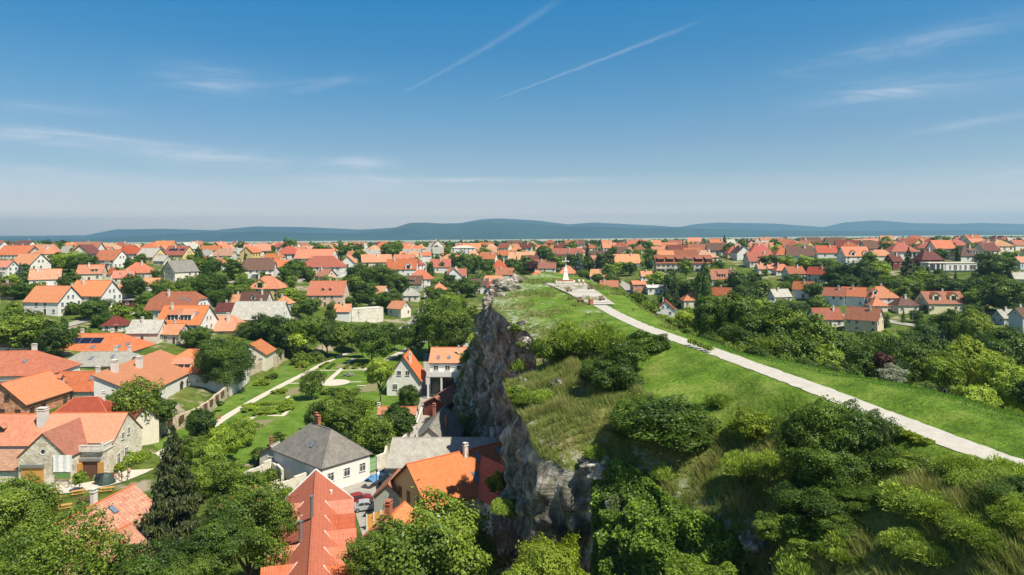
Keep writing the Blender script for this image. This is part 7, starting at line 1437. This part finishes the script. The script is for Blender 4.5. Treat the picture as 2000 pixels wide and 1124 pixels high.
# bushes on the hill itself
for a in [(1290,59,768,98,'bush','big round dark bush on the hill above the ivy'),(1345,58,790,50,'bush'),(1235,60,778,50,'bushm'),(1190,70,690,64,'bush','round dark bush left of the lawn, above the promontory'),(1215,71,664,40,'bush'),(1256,77,646,42,'bush'),(1285,76,652,26,'bush'),(1085,84,652,38,'bushm'),(1120,82,640,34,'brush'),(1060,87,660,26,'bushm'),(1160,80,640,36,'brush'),(1110,86,626,34,'brush'),(1180,84,632,30,'brush'),(1210,80,650,28,'brush'),
 (1632,45.5,782,84,'round','tallest dark bush on the hill, before the pale path'),(1688,44.5,800,60,'round'),(1575,46,805,60,'broad'),(1620,44,860,76,'round'),(1570,43.5,930,60,'bush'),(1560,42,1000,44,'bush'),(1630,42,950,80,'bush'),(1700,43,880,60,'bush'),(1745,43,885,56,'bush'),(1790,41.5,935,50,'bushm'),(1700,41,975,60,'bush'),(1640,40.5,1015,60,'bush'),(1590,40.5,1040,44,'bushm'),
 (1464,55,800,42,'bushy','round yellow green shrub on the hill, right of the big bush'),(1400,60,825,24,'brush'),(1890,38.5,955,64,'brush'),(1950,37,985,50,'brush'),(1770,38.5,1010,54,'brush'),(1960,35.5,1030,64,'brush'),(1985,34.5,1045,70,'bush','dark bush in the bottom right corner'),(2030,34,1080,60,'bush'),(1850,35.5,1060,64,'brush'),(1640,39,1090,50,'brush'),(1800,35,1105,60,'brush'),(1990,33,1115,60,'brush'),
 (1340,43,1092,46,'bushl'),(1560,40,1075,50,'brush'),(1500,43,1000,36,'bushm'),(1920,33,1110,60,'brush'),(1400,41,1105,44,'bushl'),(1165,60,868,22,'brush'),(1060,72,772,24,'brush'),(1030,72,760,22,'brush'),(1010,73,752,20,'bushl'),(1445,52,880,34,'brush'),(1500,50,880,34,'brush'),(1290,56,905,30,'brush'),(1260,160,585,16,'brush'),(1225,150,585,14,'brush')]:
    T_d(*a[:5], label=a[5] if len(a) > 5 else None)
for i, t in enumerate(np.linspace(0, 1, 8)): T_d(1722+88*t, 45.9-3.6*t, 819+36*t, 13, 'bushy', ['first','second','third','fourth','fifth','sixth','seventh','eighth'][i]+' yellow green shrub from the left in the row beside the path', 'low yellow green shrubs beside the path')
for i, t in enumerate(np.linspace(0, 1, 5)): T_d(1348+38*t, 76-4*t, 677+13*t, 7, 'brush', ['first','second','third','fourth','fifth'][i]+' tiny olive shrub from the left below the middle of the path', 'tiny olive shrubs below the path')
for i, (a, d, yt, r_) in enumerate([(1008,100,640,12),(985,121,612,10),(1018,95,668,9),(938,150,680,22),(925,150,720,24),(915,152,745,20),(955,138,770,18),(980,66,1000,22),(1000,72,1010,26),(975,92,960,26),(965,96,990,22),(1010,96,720,16),(995,88,745,12)]):
    x_, k_ = ray(a, yt+8); x_ *= d; z_ = CZ+k_*d-.8; tree(('bushm','brush')[i % 2], x_, d, 2.2*r_*d/F, r_*d/F, locate('shrub clinging to the cliff', a, yt), z_)
# fill between the houses
rt_r = random.Random(5); nt_ = 0; kinds = ['round']*6+['broad']*5+['bright']*2+['spruce', 'walnut', 'poplar', 'lime']+['bush', 'bushm']
HB = [(px-w/2, px+w/2, py-20-w*.18, py+2, y) for (x, y, r_, px, py, w) in HREC if y < 480]
def try_tree(px, py, h, R, kind):
    global nt_
    x, y, z = ground_hit(px, py)
    if any(math.hypot(x-a, y-b_) < r_*.9+R*.6 for a, b_, r_, *_ in HREC): return False
    if any(math.hypot(x-a, y-b_) < (R+r_)*.55 for a, b_, r_ in TREES): return False
    t0, t1 = px-R*F/y, px+R*F/y; ty = py-h*F/y
    for a, b_, c, d_, hy_ in HB:
        if y < hy_:
            ox = min(t1, b_)-max(t0, a); oy = min(py, d_)-max(ty, c)
            if ox > 0 and oy > 0 and ox*oy > .16*(b_-a)*(d_-c): return False
    if surf(x, y) > z+.3: return False
    tree(kind, x, y, h, R, locate(TL[kind], px, py-h*.5*F/y), z-.05); nt_ += 1; return True
def ok_region(px, py):
    if 300 < px < 960 and py > 642: return False
    if px < 300 and py > 650: return False
    if px > 930 and px < 1250 and py > 555: return False
    return py < 700
tries = 0
while nt_ < 92 and tries < 5000:
    tries += 1; px = rt_r.uniform(-20, 2020); py = 484+rt_r.random()**1.3*190
    if not ok_region(px, py): continue
    k = rt_r.choice(kinds); h = rt_r.uniform(4.5, 9.5)*(1.25 if px > 1400 and py > 530 else 1); R = h*rt_r.uniform(.38, .55)*(.45 if k in ('spruce', 'poplar') else 1)
    if k.startswith('bush'): h *= .4; R = h*.7
    try_tree(px, py, h, R, k)
# beyond the trees above: the many small ones of the far gardens as one mass
def far_mass():
    VV = []; FF = []; TT = []; off = 0; n1 = 0
    def put(shape, lod, v, x, y, z, R, h):
        nonlocal off
        n_, lf = LODN[shape][lod]; V, Fc, t = cached(('raw', shape, lod, v), lambda: crown_round(300+v, n_, lf, 18) if shape == 'round' else crown_conifer(300+v, n_, lf, 12))
        a = rt_r.uniform(0, 6.28); c, s_ = math.cos(a), math.sin(a); W_ = np.stack([(V[:, 0]*c-V[:, 1]*s_)*R+x, (V[:, 0]*s_+V[:, 1]*c)*R+y, V[:, 2]*h+z], -1)
        VV.append(W_); FF.append(Fc+off); TT.append(np.clip(t+rt_r.uniform(-.3, .3), 0, 1)); off += len(V)
    global nt_
    tr = 0; real = globals()['tree']
    def fake(kind, x, y, h, R, label, z=None, group=None): put('conifer' if kind in ('spruce', 'poplar') else 'round', 2 if y < 420 else 3, rt_r.randrange(3), x, y, z, R, h); TREES.append((x, y, R))
    globals()['tree'] = fake
    loc_ = globals()['locate']; globals()['locate'] = lambda *a: ''
    cnt = 0; t2_ = 0
    while cnt < 230 and t2_ < 4200:
        t2_ += 1; px = rt_r.uniform(-20, 2020); py = 482+rt_r.random()**1.4*150
        if not ok_region(px, py): continue
        k = rt_r.choice(kinds[:16]); h = rt_r.uniform(3.5, 7); cnt += bool(try_tree(px, py, h, h*(.5 if k not in ('spruce', 'poplar') else .2), k))
    globals()['tree'] = real; globals()['locate'] = loc_
    for i in range(620):
        y = math.exp(rt_r.uniform(math.log(480), math.log(1900))); x = rt_r.uniform(-.8, .8)*y; z = float(terrain(x, y))
        if any(math.hypot(x-a, y-b_) < 9 for a, b_, *_ in HREC): continue
        h = rt_r.uniform(6, 11); sp = rt_r.random() < .15; put('conifer' if sp else 'round', 3, rt_r.randrange(3), x, y, z-.1, h*(.5 if not sp else .2), h)
    me = np_mesh('trees', np.concatenate(VV), np.concatenate(FF), [LM_['mid']], attrs={'tint': ('FACE', np.concatenate(TT))}); stuff(link('trees', me), 'the many small green trees in the gardens of the distant rows', 'trees')
far_mass()
for px, d, yt, r_ in [(8,700,470,22),(40,760,474,16),(58,740,472,14),(82,720,470,16),(100,800,472,14),(118,780,472,15),(128,720,470,15),(148,780,474,12),(66,690,476,14),(865,900,474,14),(840,900,475,14),(820,950,476,12),(885,950,475,12),(720,900,476,12),(930,1000,474,12)]:
    T_d(px, d, yt, r_, 'round', locate('dark skyline tree', px, yt))
T_d(69, 640, 473, 13, 'lime', 'bright yellow green tree on the left skyline'); T_d(218, 900, 475, 9, 'lime', 'small yellow green tree on the skyline left of centre')
# the far wood that reads as one mass
def far_wood():
    rs = np.random.RandomState(4); k = 26000; u = rs.uniform(-.85, .85, k); Y = np.exp(rs.uniform(math.log(1450), math.log(4300), k)); X = u*Y
    d = np.array([noise.noise(Vector((x*.0016, y*.0009, 0))) for x, y in zip(X, Y)]); m_ = d > -.18; X, Y = X[m_], Y[m_]; Z = terrain(X, Y)+rs.uniform(1, 9, len(X))
    N = unit(rs.normal(size=(len(X), 3))*.5+np.array([0, -.5, .8])); V, Fc, t = leaf_quads(np.stack([X, Y, Z], -1), N, 6.5, rs, np.clip(rs.normal(.45, .2, len(X)), 0, 1), .8)
    stuff(link('wood', np_mesh('wood', V, Fc, [LM_['round' if 0 else 'dark']], attrs={'tint': ('FACE', t)})), 'dark far-off wood between the last roofs and the pale plain', 'wood')
far_wood()
# ---- ivy hanging over the cliff
def ivy():
    rs = np.random.RandomState(9); C = CLIFF; ns, nt = C.shape[:2]; P0 = C.reshape(-1, 3)
    pxs = np.array([proj(c[0], max(c[1], 5), c[2])[0] for c in C[:, 0]]); rows = [i for i in range(ns) if C[i, 0, 1] < 61.5 and C[i, 0, 0] > 7.0 and C[i, 0, 1] > 20]
    VV = []; FF = []; TT = []; off0 = 0
    for k, sz, dz, tm in ((190000, .095, .55, .8), (70000, .2, .2, .8)):
        ri = rs.choice(rows, k); tj = np.minimum((rs.rand(k)**.9*(nt*tm)).astype(int), nt-2); a_ = rs.rand(k)[:, None]; r2_ = np.minimum(ri+1, ns-1)
        P = (C[ri, tj]*(1-a_)+C[r2_, tj]*a_); P = P+(C[ri, tj+1]-C[ri, tj])*rs.rand(k)[:, None]; nrm = unit(np.concatenate([CLN[ri], np.full((k, 1), .9)], 1))
        lump = np.array([noise.fractal(Vector((p[0]*.42, p[1]*.42, p[2]*.42)), 1.0, 2.1, 4) for p in P]); P = P+nrm*(dz+lump*.9+rs.rand(k)*.3)[:, None]
        N = unit(nrm+rs.normal(size=(k, 3))*.55+np.array([0, 0, .35])); V, Fc, t = leaf_quads(P, N, sz, rs, np.clip(.5+lump*.35+rs.normal(size=k)*.18, 0, 1), .8); VV.append(V); FF.append(Fc+off0); TT.append(t); off0 += len(V)
    V, Fc, t = np.concatenate(VV), np.concatenate(FF), np.concatenate(TT)
    # the mat also creeps over the rim
    tag(link('ivy', np_mesh('ivy', V, Fc, [LM_['ivy']], attrs={'tint': ('FACE', t)})), 'dense dark green ivy hanging over the near face of the cliff', 'ivy')
ivy()
# ---- grass, tall weeds
def blades(k, region, h0, h1, w, mat, seed, name, label, dens=None, lean=.5, z_=None):
    rs = np.random.RandomState(seed); x0, x1, y0, y1 = region; X = rs.uniform(x0, x1, k*3); Y = y0+(y1-y0)*rs.rand(k*3)**1.25
    hz, ins, dr, dc = hill_surface(X, Y); ix = np.clip(((X-hx[0])/.5).astype(int), 0, len(hx)-1); iy = np.clip(((Y-hy[0])/.5).astype(int), 0, len(hy)-1)
    r = HR[iy, ix]; clump = np.array([noise.fractal(Vector((a*.5, b_*.5, 5)), 1.0, 2.2, 3) for a, b_ in zip(X, Y)])
    a = X/np.maximum(Y, 1)*F+1000; ok = ~np.isnan(hz) & (a > -50) & (a < 2150) & (HDP[iy, ix] > 1.2); ok &= dens(r, dc, dr, clump, rs) & (np.nan_to_num(hz) > terrain(X, Y)-.5)
    X, Y, hz, r, clump = X[ok][:k], Y[ok][:k], HZs[iy, ix][ok][:k], r[ok][:k], clump[ok][:k]; hz = np.where(np.isnan(hz), hill_z(X, Y), hz); n_ = len(X)
    H = rs.uniform(h0, h1, n_)*(1+clump*.7); a = rs.uniform(0, 6.28, n_); wnd = np.stack([np.full(n_, -.5), np.full(n_, -.1)], -1)*lean+rs.normal(size=(n_, 2))*.28
    b0 = np.stack([X, Y, hz-.04], -1); sd = np.stack([np.cos(a)*w, np.sin(a)*w, np.zeros(n_)], -1); tip = b0+np.stack([wnd[:, 0]*H, wnd[:, 1]*H, H], -1)
    V = np.stack([b0-sd, b0+sd, tip], 1).reshape(-1, 3); Fc = np.arange(n_*3).reshape(n_, 3); t = np.clip(.5+clump*.5+rs.normal(size=n_)*.2, 0, 1)
    o = link(name, np_mesh(name, V, Fc, [mat], attrs={'tint': ('FACE', t)})); stuff(o, label, 'grass'); return o
GR_dry = m_leaf('grass_rough', (.08,.15,.022), (.18,.25,.05), (.38,.36,.14), .3, .7); GR_lawn = m_leaf('grass_lawn', (.05,.14,.014), (.085,.20,.022), (.16,.27,.045), .3, .7)
blades(520000, (-4, 46, 24, 80), .25, .85, .034, GR_dry, 3, 'tall_grass', 'tall rough grass and weeds on the near hill slope', lambda r, dc, dr, c, rs: (r > .5) & (rs.rand(len(r)) < .35+c*.9))
blades(60000, (-5, 40, 74, 190), .25, .6, .06, GR_dry, 4, 'dry_grass', 'dry tufted grass along the far cliff edge and steps', lambda r, dc, dr, c, rs: (r > .25) & (rs.rand(len(r)) < .3+c*.9))
blades(90000, (8, 45, 30, 85), .05, .13, .028, GR_lawn, 6, 'lawn_grass', 'short mown grass beside the hill path', lambda r, dc, dr, c, rs: (r < .5) & (rs.rand(len(r)) < .6))
# ---- outcrops and boulders
def boulder(px, d, py, r, seed, label, sq=(1, 1, .7)):
    x, k = ray(px, py); x *= d; z = surf(x, d) if -0.5 < 1 else 0; zt = CZ+k*d; rs = random.Random(seed)
    import bmesh
    bm = bmesh.new(); bmesh.ops.create_icosphere(bm, subdivisions=4, radius=1)
    for v in bm.verts:
        p = v.co.copy(); f_ = 1+.38*noise.fractal(p*1.1+Vector((seed, 0, 0)), 1.0, 2.1, 5); c = noise.voronoi(p*1.6+Vector((0, seed, 0)))[0]; f_ += min(.35, (c[1]-c[0])*.8)-.15; v.co = Vector((p.x*sq[0], p.y*sq[1], p.z*sq[2]))*f_*r
    me = bpy.data.meshes.new('rock'); bm.to_mesh(me); bm.free(); me.materials.append(M['limestone']); at_ = me.attributes.new('moss', 'FLOAT', 'POINT'); at_.data.foreach_set('value', np.full(len(me.vertices), .15, np.float32))
    tag(link('rock', me, None, (x, d, (zt if abs(zt-z) < 6 else z)-r*.25), seed), label, 'rock')
for a in [(1172,60,902,1.5,1,'pale limestone rock standing above the ivy'),(1195,60.5,898,.9,2,'small pale rock right of the rock above the ivy'),(1106,70,797,.55,3,'small white boulder in the grass of the promontory'),(1132,66,832,.5,4,'grey stone in the grass below the white boulder'),(985,150,560,3.2,5,'craggy limestone outcrop at the far cliff top'),(972,140,585,3.0,6,'pale jagged rock on the far cliff edge'),(1005,165,548,2.6,7,'mossy outcrop at the far end of the hill'),
          (1020,104,640,1.8,8,'pale ledge rock on the middle of the cliff'),(1036,98,668,1.9,9,'white broken rock face at the middle spur'),(1020,78,745,.9,11,'pale block between the two promontories'),(1470,46,1052,.8,12,'weathered stone in the rough grass near the bottom'),(1465,44,1110,.7,14,'grey stones at the bottom beside the ivy'),(1030,185,540,2.0,15,'low mossy rocks behind the hill top'),(1090,74,745,.8,16,'grey rock under the bush above the promontory')]: boulder(*a)
V, Fc = ground_mesh()
structure(link('ground', np_mesh('ground', V, Fc, [M['town_ground']], True)))
# ================================================================ air
def haze():
    mb = MB(); mb.box(-21000, 21000, -400, 17000, -60, 520); m = bpy.data.materials.new('haze'); m.use_nodes = True; n = m.node_tree; n.nodes.clear()
    out = n.nodes.new('ShaderNodeOutputMaterial'); v = n.nodes.new('ShaderNodeVolumePrincipled'); v.inputs['Color'].default_value = (.42,.75,1,1)
    v.inputs['Density'].default_value = HAZE; v.inputs['Anisotropy'].default_value = .25; n.links.new(v.outputs[0], out.inputs['Volume'])
    stuff(mb.build('haze', m), 'pale blue summer haze over the plain and the far hills', 'haze')
HAZE = 1.0e-4
haze()
